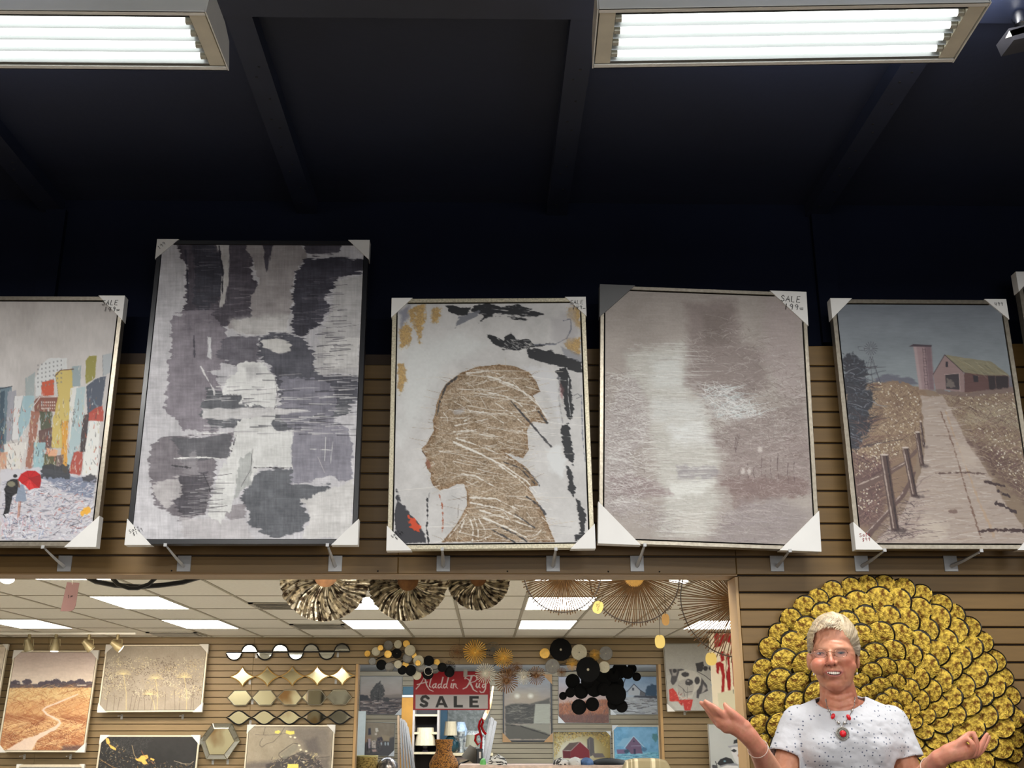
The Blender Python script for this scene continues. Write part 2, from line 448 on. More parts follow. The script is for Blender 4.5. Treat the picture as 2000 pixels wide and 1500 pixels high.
# small screw heads along the header
m = MB()
for px in (738, 991, 1188, 1288, 335): 
    p = W(px, 1117, D1); m.sphere((p.x, D1 - .001, ZH + .012), .004, 8)
struct(m.build('trim_6', mat('screw_black', (20, 18, 16), .4), None, True))
# beams under the dark deck
for i, (px, py, w_) in enumerate(((98, 420, .11), (600, 390, .10), (1088, 390, .10), (1590, 372, .10))):
    x = W(px, py, D1).x
    bm_ = struct(boxo('ceiling_beam', x - w_ / 2, x + w_ / 2, 0, D1 + .02, ZC1 - .07, ZC1, NAVYB))
    m = MB()
    for k in range(10):
        yy = 4.9 - k * .13 - (k % 3) * .03; m.sphere((x + (.012 if k % 2 else -.012), yy, ZC1 - .0705), .0065, 6, (1, 1, .4))
    m.build('bolt', mat('bolt_dark', (8, 8, 12), .6), bm_, True)
    if i in (0, 3):
        xs = x + (.03 if i == 0 else .02)
        struct(boxo('wall_post', xs - .05, xs + .05, D1 - .012, D1 + .03, ztopR1, ZC1 - .07, NAVY))
yb = (ZC1 - .085 - EYE) / math.tan(PITCH + math.atan(713 / F))
struct(boxo('ceiling_beam', -6.2, 6.2, yb - .26, yb, ZC1 - .085, ZC1, NAVYB))
# ---------------------------------------------------------------- second room
ZC2 = z_of(1246, D2)
Y0R = D1 + TH
def onceil(px, py, z=None):
    z = ZC2 if z is None else z
    d = CM @ np.array([(px - CX) / F, (CYY - py) / F, -1.0]); t = (z - EYE) / d[2]
    return d[0] * t, d[1] * t
rowY = [onceil(1000, y)[1] for y in (1165, 1190.6, 1210.8, 1228)]
RP = (rowY[3] - rowY[0]) / 3; RY0 = rowY[0]
colX = [onceil(px, 1244)[0] for px in (616, 1304)]
CPX = (colX[1] - colX[0]) / 7; CX0 = onceil(1004, 1244)[0]
cl2 = struct(boxo('ceiling', -8, 7, Y0R, D2 + .2, ZC2 + .03, ZC2 + .1, PLAINW))
struct(boxo('wall_left', -8.1, -8, Y0R, D3, 0, ZC2, PLAINW)); struct(boxo('wall_right', 7, 7.1, Y0R, D3, 0, ZC2, PLAINW))
gm = MB(); tile_me = {}
cols = range(-12, 10); rows = range(-4, 5)
lit = {(c, r) for c in (-12, -9, -6, -3, 0, 3, 6) for r in (-4, -2, 0, 2)}
LITL = {(-6, 0): 'lit ceiling panel just right of the dusty pink hanging label', (-6, 2): 'lit ceiling panel farther back, right of the spotlights', (-9, 2): 'lit ceiling panel above the spotlights at the left edge', (-3, 0): 'lit ceiling panel glimpsed between the two larger silver fans',
        (-3, 2): 'lit ceiling panel below the gap between the two larger silver fans', (0, 0): 'lit ceiling panel behind the smallest rattan sunburst', (0, 2): 'lit ceiling panel below the smallest rattan sunburst, above the black flower cups', (3, 2): 'lit ceiling panel behind the sunburst beside the right jamb'}
vents = {(-4, 0): 1, (-4, 2): 1, (-7, 3): 1}
for c in cols:
    x = CX0 + c * CPX
    gm.box((x, (Y0R + D2) / 2, ZC2 + .006), (.024, D2 - Y0R, .012))
for r in rows:
    y = RY0 + r * RP
    if y < Y0R or y > D2: continue
    gm.box((CX0 + (cols[0] + cols[-1]) / 2 * CPX, y, ZC2 + .005), (CPX * len(cols), .024, .010))
gm.build('grid_bars', GRIDM, cl2)
def tile(w, d):
    k = (round(w, 3), round(d, 3))
    if k not in tile_me:
        tile_me[k] = MB().box((w / 2, d / 2, .006), (w, d, .012)).me('tile', CEILM, bevel=.003)
    return tile_me[k]
for c in cols:
    if c == cols[-1]: continue
    for r in rows:
        y0 = max(RY0 + r * RP, Y0R + .01) + .012; y1 = min(RY0 + (r + 1) * RP, D2) - .012
        if y1 - y0 < .05: continue
        x0 = CX0 + c * CPX + .012
        if (c, r) in lit:
            t = thing('ceiling_light', LITL.get((c, r), 'flat white lit ceiling panel of the next room, hidden behind the header or walls'), 'ceiling light', (x0, y0, ZC2 - .002), group='lit panels in the tile ceiling')
            w_, d_ = CPX - .024, y1 - y0
            MB().box((w_ / 2, d_ / 2, .004), (w_ - .02, d_ - .02, .008)).build('diffuser', EMIS, t)
            f = MB(); f.box((w_ / 2, .005, .005), (w_, .01, .016)); f.box((w_ / 2, d_ - .005, .005), (w_, .01, .016))
            f.box((.005, d_ / 2, .005), (.01, d_, .016)); f.box((w_ - .005, d_ / 2, .005), (.01, d_, .016)); f.build('frame', mat('white_metal', (225, 224, 218), .4, var=.02), t)
        elif (c, r) in vents:
            lab = {(-4, 0): 'dark louvred ceiling vent left of the hammered silver fans', (-4, 2): 'grey ceiling vent below the largest hammered silver fan, near the back wall', (-7, 3): 'thin grey ceiling vent right of the row of spotlights'}[(c, r)]
            t = thing('ceiling_vent', lab, 'vent', (x0, (y0 + y1) / 2, ZC2 - .002), group='louvred vents in the tile ceiling'); w_, d_ = CPX - .024, (y1 - y0) / 2
            ob('tile', tile(CPX - .024, (y1 - y0) / 2 - .01), cl2, (x0, y0, ZC2 + .004))
            MB().box((w_ / 2, d_ / 2, .012), (w_, d_, .006)).build('backing', mat('vent_dark', (128, 120, 112), .7), t)
            f = MB(); f.box((w_ / 2, .02, .0), (w_, .04, .012)); f.box((w_ / 2, d_ - .02, 0), (w_, .04, .012)); f.box((.02, d_ / 2, 0), (.04, d_, .012)); f.box((w_ - .02, d_ / 2, 0), (.04, d_, .012)); f.build('frame', GREY, t)
            sm = MB().box((w_ / 2, 0, 0), (w_ - .08, .05, .004), Matrix.Rotation(R_(35), 3, 'X')).me('slat', GREY)
            for k in range(int(d_ / .09)): ob('slat', sm, t, (0, .06 + k * .09, .0))
        else:
            ob('tile', tile(CPX - .024, y1 - y0), cl2, (x0, y0, ZC2 + .004))
struct(boxo('wall_front', -8, 7, Y0R + .011, Y0R + .03, ZH, ZC2, mat('cream_paint', (206, 190, 150), .8, var=.12, scale=.8))); struct(boxo('wall_front', XJ, 7, Y0R + .011, Y0R + .03, 0, ZH, _mats['cream_paint'])); struct(boxo('wall_front', -8, XL, Y0R + .011, Y0R + .03, 0, ZH, mat('patterned_lining', (216, 202, 164), .8, scale=1.6, stretch=(1, 1, .6), col2=(150, 108, 60), c2at=(.52, .62))))  # cream linings out of view, added so the mirrors reflect something pale
# back wall of the second room with its opening
zs = z_of(1297.6, D2, 1300); P2 = (zs - z_of(1493.4, D2, 1300)) / 15
XL2 = W(700.4, 1297, D2).x; XR2 = W(1285.5, 1297, D2).x
wb = struct(boxo('wall_back', -8, 7, D2 + .02, D2 + .16, zs, ZC2 + .03, SLATD))
struct(boxo('wall_back', -8, XL2, D2 + .02, D2 + .16, 0, zs, SLATD)); struct(boxo('wall_back', XR2, 7, D2 + .02, D2 + .16, 0, zs, SLATD))
nup = int((ZC2 - zs) / P2) + 1
g2 = .007
for k in range(nup):
    z0 = zs + k * P2 + (g2 if k else 0); z1 = min(ZC2, zs + (k + 1) * P2)
    for a, b in ((-8, -5.2), (-5.2, -2.76), (-2.76, -.32), (-.32, 2.12), (2.12, 4.56), (4.56, 7)): slat(a, b, z0, z1, D2, SLAT2, wb)
for k in range(28):
    z1 = zs - k * P2 - g2; z0 = zs - (k + 1) * P2
    if z0 < .1: break
    for a, b in ((-8, -5.2), (-5.2, -2.76), (-2.76, XL2 - .03), (XR2 + .03, 4.56), (4.56, 7)): slat(a, b, z0, z1, D2, SLAT2, wb)
struct(boxo('trim_7', XL2 - .03, XL2, D2 - .004, D2 + .17, 0, zs, JAMB)); struct(boxo('trim_8', XR2, XR2 + .03, D2 - .004, D2 + .17, 0, zs, JAMB))
struct(boxo('baseboard_back', -8, XL2, D2 - .01, D2 + .02, 0, .1, JAMB))
# track with four spotlights is built with the objects; third room
ZC3 = z_of(1311, D3)
struct(boxo('ceiling', -8, 7, D2 + .16, D3 + .1, ZC3, ZC3 + .1, mat('ceiling_grey', (165, 166, 168), .8, var=.05)))
wb3 = struct(boxo('wall_far', -8, 7, D3 + .02, D3 + .12, 0, ZC3, SLATD))
m = MB(); z = ZC3
while z > .1:
    m.box((-.5, D3 + .008, z - .038 - .003), (15, .016, .0762 - .008)); z -= .0762
sl = m.build('slats', mat('slat_board_third', (150, 136, 110), .5, var=.1, scale=2, stretch=(1, 1, 8)), wb3); sl['kind'] = 'stuff'
COOL = (0.86, 0.94, 1.0)
area_light('room_three_light', (-.4, 15.4, ZC3 - .12), (R_(42), 0, 0), 4.0, .8, 170, COOL)
area_light('room_three_window', (3.2, 15.5, 1.5), (0, R_(90), 0), 1.6, 1.6, 45, (.72, .87, 1.0))
area_light('spot_wash', (-3.75, 12.0, ZC2 - .12), (R_(52), 0, 0), 1.6, .2, 12, (1, .84, .66), 110)
for i, (px, py) in enumerate(((1262, 1303), (903, 1300))):
    x, y = onceil(px, py, ZC3)
    t = thing('ceiling_light', ['white lit ceiling panel above the snowy house picture', 'white lit ceiling panel just above the red sale sign'][i], 'ceiling light', (x, 14.6, ZC3))
    MB().box((0, .6, -.012), (.45 if i == 0 else .3, 1.2, .02)).build('diffuser', EMIS, t)
    MB().box((0, .6, -.004), (.5 if i == 0 else .35, 1.26, .014)).build('frame', mat('white_metal', (225, 224, 218)), t)
# ================================================================ pictures: building kit
GL = {
 'S': [[(.9,.85),(.5,1),(.12,.8),(.3,.56),(.75,.42),(.85,.15),(.45,0),(.05,.15)]],
 'A': [[(0,0),(.5,1),(1,0)],[(.2,.38),(.82,.38)]], 'L': [[(.1,1),(.1,0),(.85,0)]],
 'E': [[(.9,1),(.1,1),(.1,0),(.95,0)],[(.1,.52),(.75,.52)]],
 'a': [[(.8,.55),(.4,.62),(.1,.3),(.35,0),(.75,.2),(.85,.6),(.85,.1),(1,0)]], 'l': [[(.3,0),(.45,1),(.65,.9),(.35,.3),(.5,0),(.8,.1)]],
 'e': [[(.1,.3),(.85,.35),(.5,.65),(.12,.35),(.4,0),(.9,.1)]],
 '1': [[(.35,.8),(.55,1),(.5,0)]], '4': [[(.3,1),(.1,.45),(.9,.45)],[(.75,.9),(.65,0)]],
 '9': [[(.85,.75),(.5,1),(.15,.75),(.45,.5),(.85,.75),(.7,0)]], '0': [[(.5,.5),(.8,.3),(.5,.05),(.2,.25),(.5,.5)]],
 '-': [[(0,.2),(1,.25)]], '=': [[(0,.35),(1,.42)],[(.1,.12),(1,.18)]], '$': [[(.9,.8),(.4,.9),(.2,.6),(.8,.4),(.6,.1),(.1,.2)],[(.5,1.1),(.45,-.1)]],
 '.': [[(.4,0),(.5,.06)]], '5': [[(.9,1),(.2,1),(.2,.6),(.7,.55),(.8,.2),(.4,0),(.1,.1)]], '6': [[(.8,1),(.3,.6),(.2,.2),(.5,0),(.8,.25),(.5,.5),(.25,.3)]], ' ': []}
INK = mat('marker_ink', (28, 26, 30), .6, var=0); INKR = mat('red_marker_ink', (150, 40, 50), .6, var=0)
def handwriting(parent, txt, x, z, h, ang=0, y=-.006, ink=None, r=None):
    "lines of pen strokes lying on the parent's front, slanting a little"
    m = MB(); r = r or h * .055; c, s_ = math.cos(ang), math.sin(ang); rn = random.Random(len(txt) + int(h * 1e4))
    for li, line in enumerate(txt.split('|')):
        cx = li * h * .5
        for ch in line:
            for st in GL.get(ch, []):
                P = []
                for px, pz in st:
                    u = cx + px * h * .62 + pz * h * .12 + rn.uniform(-.03, .03) * h; v = -li * h * 1.35 + pz * h + rn.uniform(-.03, .03) * h
                    P.append((x + u * c - v * s_, y, z + u * s_ + v * c))
                if len(P) > 1: m.tube(P, r, 4)
            cx += h * .82
    return m.build('handwriting', ink or INK, parent)
CARD = mat('white_card', (214, 212, 208), .7, var=.03, scale=8, bump=.05, bscale=30)
KRAFT = mat('kraft_card', (178, 138, 96), .8, var=.08, scale=10)
BLACKLIP = mat('black_gap', (14, 13, 15), .7, var=0)
def picture(label, TL, TR, BR, BL, Y, lean, fw, depth, fmat, art, res, gain=1.0, corners=None, group=None, name='framed_picture', cat='picture',
            gap=.006, rec=.004, relief=.0, card=None, ctext=None, cmat=None, pmat=None):
    L = R_(lean); a = W(*BL, Y); b = W(*BR, Y)
    w = (b - a).length; roll = math.atan2(b.z - a.z, b.x - a.x)
    h = .5
    for _ in range(6):
        yt = Y + h * math.sin(L); t0 = W(*TL, yt); t1 = W(*TR, yt)
        h = ((t0.z + t1.z) / 2 - (a.z + b.z) / 2) / math.cos(L)
    w = (w + (t1 - t0).length) / 2
    c = (a + b) / 2; ct = (t0 + t1) / 2
    cx = (c.x + ct.x) / 2 - h / 2 * math.sin(roll) * -1 * 0
    t = thing(name, label, cat, ((c.x + ct.x) / 2 if abs(roll) < .004 else c.x, Y, c.z), Euler((-L, -roll, 0), 'XYZ'), group)
    f = MB(); e = .0025
    def bar(x0, x1, z0, z1): f.box(((x0 + x1) / 2, depth / 2, (z0 + z1) / 2), (x1 - x0, depth, z1 - z0))
    bar(-w / 2, -w / 2 + fw, 0, h); bar(w / 2 - fw, w / 2, 0, h); bar(-w / 2 + fw, w / 2 - fw, 0, fw); bar(-w / 2 + fw, w / 2 - fw, h - fw, h)
    f.build('frame', fmat, t, bevel=.0015 if fw > .008 else 0)
    MB().box((0, depth - .004, h / 2), (w - fw, .005, h - fw)).build('backing', BLACKLIP, t)
    g = fw + gap
    cvs = canvas('canvas', t, w - 2 * g, h - 2 * g, rec, art, res, gain, relief, pmat, 0, g)
    mb = MB().box((0, rec + .012 + .001, h / 2), (w - 2 * g - .0005, .022, h - 2 * g - .0005)); mb.build('stretcher', BLACKLIP, t)
    for k, sz in (corners or {}).items():
        sx = -1 if k[1] == 'l' else 1; o = .004
        if k[0] == 't': P = [(sx * (w / 2 + o), h + o), (sx * (w / 2 + o), h + o - sz * 1.0), (sx * (w / 2 + o - sz), h + o)]
        else: P = [(sx * (w / 2 + o), -o), (sx * (w / 2 + o), -o + sz), (sx * (w / 2 + o - sz), -o)]
        if sx < 0: P = P[::-1]
        q = MB().prism(P, -.003, depth + .003).build('corner_guard', (cmat or {}).get(k, card or CARD), t, bevel=.0008)
        if ctext and k in ctext:
            tx, fx, fz, hh, an = ctext[k][:5]
            handwriting(q, tx, P[0][0] * 0 + sx * (w / 2) - sx * sz * fx if sx > 0 else -w / 2 + sz * fx, (h - sz * fz) if k[0] == 't' else sz * fz, hh, an, -.0045, ctext[k][5] if len(ctext[k]) > 5 else None)
    return t
def quadfill(cv, col): cv.C[:] = col
# ---------------------------------------------------------------- art: city with red umbrella
def art_city(c):
    c.t = (0, 560, 2.632)
    n = c.nz(60, 60, 1); c.C[:] = np.array([176, 170, 166]) + (n[..., None] - .5) * 34
    g = np.clip((c.Y - 560 - 30) / 130, 0, 1)[..., None]; c.C += g * np.array([14, 15, 16])
    c.C += (c.nz(4, 14, 5)[..., None] - .5) * 14
    B = [([(0,520),(60,515),(45,700),(30,860),(0,860)],(96,116,128)),([(0,545),(25,530),(20,800),(0,830)],(60,78,92)),([(40,540),(85,530),(70,790),(30,800)],(150,150,158)),
         ([(75,560),(130,560),(115,780),(60,790)],(206,206,206)),([(130,470),(180,440),(175,560),(130,640)],(150,160,160)),([(180,470),(210,400),(250,370),(345,365),(345,450),(290,470),(230,560),(185,560)],(202,204,204)),
         ([(120,560),(180,560),(150,700),(95,790),(95,700)],(148,176,184)),([(215,490),(280,475),(280,560),(215,560)],(186,74,44)),([(175,590),(205,560),(300,565),(300,640),(180,650)],(122,74,62)),
         ([(285,450),(310,430),(380,420),(370,600),(330,830),(265,830),(270,700),(300,560)],(196,174,96)),([(370,410),(418,405),(412,510),(372,515)],(140,156,160)),([(440,380),(460,355),(497,355),(490,470),(440,500)],(140,134,60)),
         ([(527,350),(575,340),(570,440),(530,460)],(166,172,176)),([(360,520),(400,515),(395,700),(355,800)],(214,214,210)),([(395,520),(440,515),(420,780),(350,960),(345,900)],(166,186,190)),
         ([(445,510),(500,470),(545,460),(520,640),(450,650)],(70,78,94)),([(160,640),(205,640),(190,760),(160,950),(130,940)],(150,100,84)),([(205,640),(270,640),(262,740),(210,740)],(74,78,60)),
         ([(455,650),(500,620),(530,610),(530,690),(455,690)],(176,70,56)),([(460,690),(515,690),(500,970),(420,980),(440,800)],(222,222,218)),([(200,740),(270,720),(265,830),(195,850)],(96,70,66)),
         ([(175,800),(235,800),(225,940),(170,940)],(146,180,186)),([(230,860),(300,870),(285,960),(215,980)],(84,84,58)),([(320,690),(350,690),(345,960),(315,960)],(208,150,60)),
         ([(380,850),(430,840),(410,1000),(340,1000)],(166,70,58)),([(430,660),(458,650),(440,850),(410,850)],(62,52,54)),([(290,870),(330,860),(320,960),(285,960)],(110,90,84)),
         ([(20,810),(135,800),(100,940),(15,940)],(212,208,202)),([(0,850),(40,850),(30,950),(0,950)],(196,150,124)),([(240,830),(300,840),(290,870),(250,875)],(214,160,126))]
    for i, (P, col) in enumerate(B):
        c.poly(P, col, 1.2, 2.0, (7, 9), .93, i, dry=.18, drs=(3, 16), h=.5)
        if i % 3 == 0: c.line([P[0], P[-1]], .8, tuple(x * .45 for x in col), a=.7)
    for r in range(6):
        for k in range(7): c.poly([(192 + k * 20, 400 + r * 22 - k * 4), (199 + k * 20, 399 + r * 22 - k * 4), (199 + k * 20, 408 + r * 22 - k * 4), (192 + k * 20, 409 + r * 22 - k * 4)], (118, 118, 120), .8, a=.7)
    for r in range(3):
        for k in range(7): c.poly([(212 + k * 11, 590 + r * 16), (218 + k * 11, 590 + r * 16), (218 + k * 11, 598 + r * 16), (212 + k * 11, 598 + r * 16)], (208, 190, 180), .8, a=.9)
    c.line([(283, 460), (310, 430), (378, 424)], 2.6, (86, 50, 50)); c.line([(175, 610), (207, 566), (290, 566)], 2, (230, 226, 224)); c.line([(0, 525), (62, 512)], 2.4, (40, 44, 52))
    reg = [(0, 640), (520, 560), (520, 960), (0, 960)]
    c.dabs(420, reg, (3, 11), (.8, 2.2), math.pi / 2, [(230, 228, 222), (60, 58, 62), (200, 190, 150), (150, 180, 190), (176, 80, 60), (205, 204, 200), (110, 96, 84)], 3, .7, .25, h=.6)
    c.poly([(0, 940), (200, 930), (350, 960), (490, 980), (470, 1305), (0, 1305)], (196, 194, 200), 3, 5, (12, 5), 1, 8)
    c.poly([(200, 960), (490, 985), (480, 1090), (330, 1050)], (96, 108, 134), 4, 6, (14, 5), .75, 3, ang=.2)
    c.poly([(210, 920), (350, 915), (360, 985), (215, 985)], (54, 56, 62), 2, 7, (6, 6), .9, 5); c.poly([(410, 970), (495, 965), (490, 1010), (430, 1005)], (60, 60, 66), 2, 6, (6, 6), .85, 4)
    c.dabs(900, [(0, 1000), (480, 1000), (465, 1300), (0, 1300)], (4, 16), (.8, 2.4), .15, [(232, 232, 236), (215, 214, 220), (150, 152, 172), (120, 122, 136), (96, 90, 98), (205, 190, 196), (180, 182, 190)], 5, .75, .5, h=.6)
    c.dabs(160, [(80, 1060), (470, 1060), (460, 1290), (0, 1290)], (3, 8), (.8, 1.6), .4, [(200, 110, 90), (70, 66, 78), (150, 80, 80), (90, 104, 140)], 6, .7, .6)
    c.dabs(60, [(0, 1200), (250, 1200), (250, 1300), (0, 1300)], (6, 18), (1, 2.6), 1.5, [(150, 166, 196), (196, 160, 170), (220, 224, 232)], 7, .7, .3)
    for a in ((440, 1155, 7), (425, 1165, 6), (452, 1150, 5)): c.ell(a[0], a[1], 14, 16, (232, 170, 50), 1.5, 3, (4, 4), .9, a[2])
    # walkers under the umbrella
    c.ell(78, 973, 11, 9, (26, 26, 30)); c.poly([(38, 1000), (60, 988), (90, 990), (100, 1040), (88, 1062), (66, 1075), (30, 1072), (22, 1040)], (34, 33, 36), 1.2, 1.2); c.ell(58, 1015, 20, 13, (150, 146, 120), 2, 2, (4, 4), .8)
    c.poly([(26, 1068), (64, 1070), (44, 1165), (16, 1172), (28, 1130)], (26, 26, 30)); c.poly([(48, 1070), (66, 1072), (44, 1168), (32, 1165)], (30, 30, 34)); c.line([(18, 1170), (28, 1186)], 3, (24, 24, 26))
    c.poly([(96, 1018), (122, 1016), (128, 1050), (138, 1100), (76, 1108), (88, 1060)], (134, 146, 164), 1.2, 1.5); c.line([(92, 990), (100, 1030)], 4, (120, 84, 70)); c.line([(98, 1105), (92, 1185)], 3, (186, 128, 104)); c.line([(106, 1105), (98, 1180)], 2.6, (150, 96, 80))
    um = [(92, 992), (108, 962), (140, 945), (180, 946), (208, 966), (212, 1000), (204, 1034), (178, 1036), (150, 1046), (132, 1024), (112, 1012)]
    c.poly(um, (186, 14, 20), 1, .6); c.poly([(150, 985), (208, 966), (212, 1000), (204, 1034)], (150, 10, 16), 1.5, a=.8); c.poly([(150, 985), (132, 1024), (150, 1046), (178, 1036)], (232, 70, 66), 1.5, a=.6)
    for p in ((140, 945), (180, 946), (208, 970), (204, 1034), (150, 1046), (112, 1012), (108, 962)): c.line([(150, 985), p], 1.2, (120, 8, 14), a=.8)
# ---------------------------------------------------------------- art: grey strokes
def art_grey(c):
    c.t = (220, 440, 2.174)
    n = c.nz(90, 120, 2); c.C[:] = np.array([196, 194, 198]) + (n[..., None] - .5) * 40
    c.C += (c.nz(3, 60, 4)[..., None] - .5) * 20
    DK = (62, 58, 68); MD = (104, 98, 108); LT = (150, 145, 150)
    def P(pts, col, r=7, a=.95, s=1, rs=(26, 4), dry=0, drs=(40, 3)): c.poly(pts, col, 2, r, rs, a, s, dry=dry, drs=drs, h=.6)
    P([(270,70),(560,70),(600,130),(590,200),(620,260),(590,330),(590,400),(480,430),(380,400),(330,440),(300,440),(310,300),(320,200),(290,130)], (72,66,76), 12, 1, 1)
    P([(335,70),(420,70),(470,160),(465,290),(420,340),(370,400),(345,330),(350,180)], (44,44,56), 8, .85, 2, dry=.25)
    c.dabs(90, [(350,90),(590,110),(590,390),(350,390)], (12, 40), (.7, 1.6), .02, [(140,134,142),(96,90,100),(176,172,176)], 4, .45, .05)
    P([(250,380),(420,360),(500,480),(510,560),(420,620),(470,700),(440,880),(300,860),(235,800),(220,740),(240,640),(250,500)], (122,115,124), 12, .9, 3, (16, 7))
    P([(430,70),(492,70),(492,240),(478,330),(455,350),(470,200),(455,130)], (190,186,184), 6, 1, 5, (4, 20)); c.line([(310,110),(318,230),(320,320)], 7, (40,40,54), 3, rough=3, rs=(3, 12)); c.line([(452,90),(468,200),(466,290)], 4, (36,34,46), 3, rough=2)
    P([(560,70),(800,70),(825,130),(770,200),(760,330),(745,440),(640,462),(530,460),(490,425),(520,405),(585,380),(600,280),(625,240),(590,150)], (160,154,154), 9, 1, 6, (10, 10)); 
    c.poly([(500,400),(745,380),(745,455),(640,465),(530,460)], (204,202,200), 14, 8, (16, 8), .8, 4); P([(630,70),(690,70),(672,110),(655,200),(645,110)], (58,54,66), 6, .9, 7, (4, 18))
    P([(800,70),(980,75),(960,115),(850,130),(825,120)], (72,68,78), 6, 1, 8); P([(825,140),(1072,140),(1070,205),(960,215),(950,260),(900,300),(920,360),(880,420),(800,470),(755,440),(765,330),(775,200)], (56,54,66), 10, 1, 9)
    c.dabs(70, [(770,200),(940,220),(900,440),(760,430)], (12, 44), (.8, 2), .02, [(98,94,104),(36,36,48),(124,120,128)], 5, .6, .04)
    P([(480,470),(620,470),(625,570),(520,600),(440,560)], (92,88,98), 10, .9, 10); P([(620,465),(800,470),(860,540),(870,620),(1050,640),(1050,740),(900,780),(720,760),(690,650),(670,600),(620,560)], (76,76,86), 12, .97, 11)
    P([(400,690),(560,720),(700,770),(860,770),(1010,740),(1000,800),(860,840),(720,870),(540,850),(420,860),(370,800)], (84,86,92), 10, .95, 12, dry=.12)
    P([(720,640),(900,660),(960,740),(930,850),(1010,860),(1020,1080),(900,1070),(790,1100),(745,1090),(765,870),(700,790)], (128,126,138), 12, .85, 13, (20, 10))
    P([(160,930),(230,895),(400,900),(520,880),(500,970),(440,1000),(420,1130),(390,1230),(290,1250),(180,1190),(150,1030)], (112,106,112), 9, .95, 14); P([(250,900),(500,890),(495,985),(300,1000)], (84,84,90), 8, .85, 15)
    P([(280,1060),(400,1050),(415,1130),(390,1220),(300,1245),(260,1180)], (66,62,70), 9, .9, 16); P([(165,1100),(280,1070),(300,1140),(230,1200),(180,1160)], (188,184,184), 10, .85, 2)
    P([(600,1060),(690,1030),(760,1040),(760,1100),(920,1100),(930,1150),(800,1180),(840,1240),(800,1300),(700,1330),(560,1270),(590,1230),(540,1160),(570,1100)], (92,94,100), 9, 1, 17)
    P([(290,1240),(560,1250),(600,1330),(300,1330)], (188,184,186), 8, .8, 18, (30, 3)); P([(450,1200),(560,1180),(560,1240),(500,1250)], (140,134,138), 8, .8, 3)
    W_ = (224, 224, 222)
    P([(530,580),(640,575),(690,650),(700,660),(690,780),(540,760),(545,720),(470,720),(480,660),(520,640)], W_, 7, 1, 5, (9, 9)); c.poly([(560,600),(620,590),(640,640),(580,660)], (170,168,170), 10, 4, (9, 9), .6)
    P([(530,830),(690,790),(680,870),(760,880),(765,1030),(680,1020),(620,1040),(590,1100),(560,1010),(500,1210),(460,1270),(400,1230),(430,1130),(460,1040),(500,970),(520,890)], (212,212,210), 8, 1, 6, (8, 12))
    P([(540,1000),(595,950),(585,1100),(540,1130),(510,1180)], (168,170,168), 6, .95, 7, (5, 10)); c.line([(595,950),(585,1040),(545,1110)], 1.2, (60,58,60)); c.line([(525,890),(505,960)], 2, (50,48,52), rough=2)
    c.dabs(150, [(380,620),(1040,640),(1020,900),(380,880)], (14, 60), (.8, 3.0), .02, [(220,219,217),(150,148,152),(60,60,68),(196,194,196)], 8, .75, .04, h=.8)
    P([(630,480),(700,475),(760,500),(760,540),(700,545),(640,520)], (214,212,208), 6, .95, 9); P([(380,780),(660,775),(830,785),(700,805),(530,825),(380,822)], (208,206,206), 5, .9, 4)
    c.line([(260,990),(400,985),(480,995)], 5, W_, 2, rough=2); c.line([(360,885),(500,880)], 3, W_, 1.4, rough=1.5); c.line([(690,650),(700,720),(688,780)], 1.4, (80,78,84), rough=1); c.line([(600,1030),(760,1030)], 1.8, (56,54,58), rough=2)
    P([(940,240),(1066,210),(1050,640),(870,640),(850,540),(900,430),(930,360)], (186,184,184), 10, .95, 12, (40, 3)); P([(900,500),(1050,480),(1045,600),(900,600)], (212,210,208), 10, .85, 13)
    c.dabs(46, [(860,220),(960,220),(960,600),(840,620)], (14, 44), (.8, 2.2), .02, [(70,68,78),(110,106,112),(56,54,64)], 9, .8, .05); c.dabs(60, [(300,1060),(420,1060),(420,1230),(280,1240)], (20, 50), (.8, 2), .02, [(60,58,64),(170,168,170),(110,106,110)], 10, .8, .06)
    P([(800,1170),(930,1120),(1020,1080),(1020,1330),(800,1330),(850,1240)], (208,206,204), 9, .95, 14, (12, 12)); P([(290,1000),(350,960),(370,1060),(300,1060)], (150,146,150), 8, .6, 15)
    P([(405,475),(420,475),(420,570),(402,560)], (214,214,216), 3, .9, 16, (3, 8)); c.line([(375,600),(395,640),(430,700),(432,720)], 5, (210,208,208), 3, rough=2); c.line([(345,470),(348,560)], 5, (70,66,76), rough=2); c.line([(905,900),(900,1000)], 1.6, W_); c.line([(935,920),(925,1010)], 1.4, W_); c.line([(840,950),(930,955)], 2.2, W_, rough=1); c.line([(872,985),(900,1050)], 1.6, (190,186,186)); c.line([(385,1055),(410,1110),(412,1130)], 2.4, (44,42,48)); c.line([(250,1020),(330,1030)], 4, (58,56,62), rough=2)
    c.C += (c.nz(2.2, 26, 3)[..., None] - .5) * 26 + (c.nz(26, 2.2, 5)[..., None] - .5) * 22 + (c.nz(22, 16, 1)[..., None] - .5) * 44
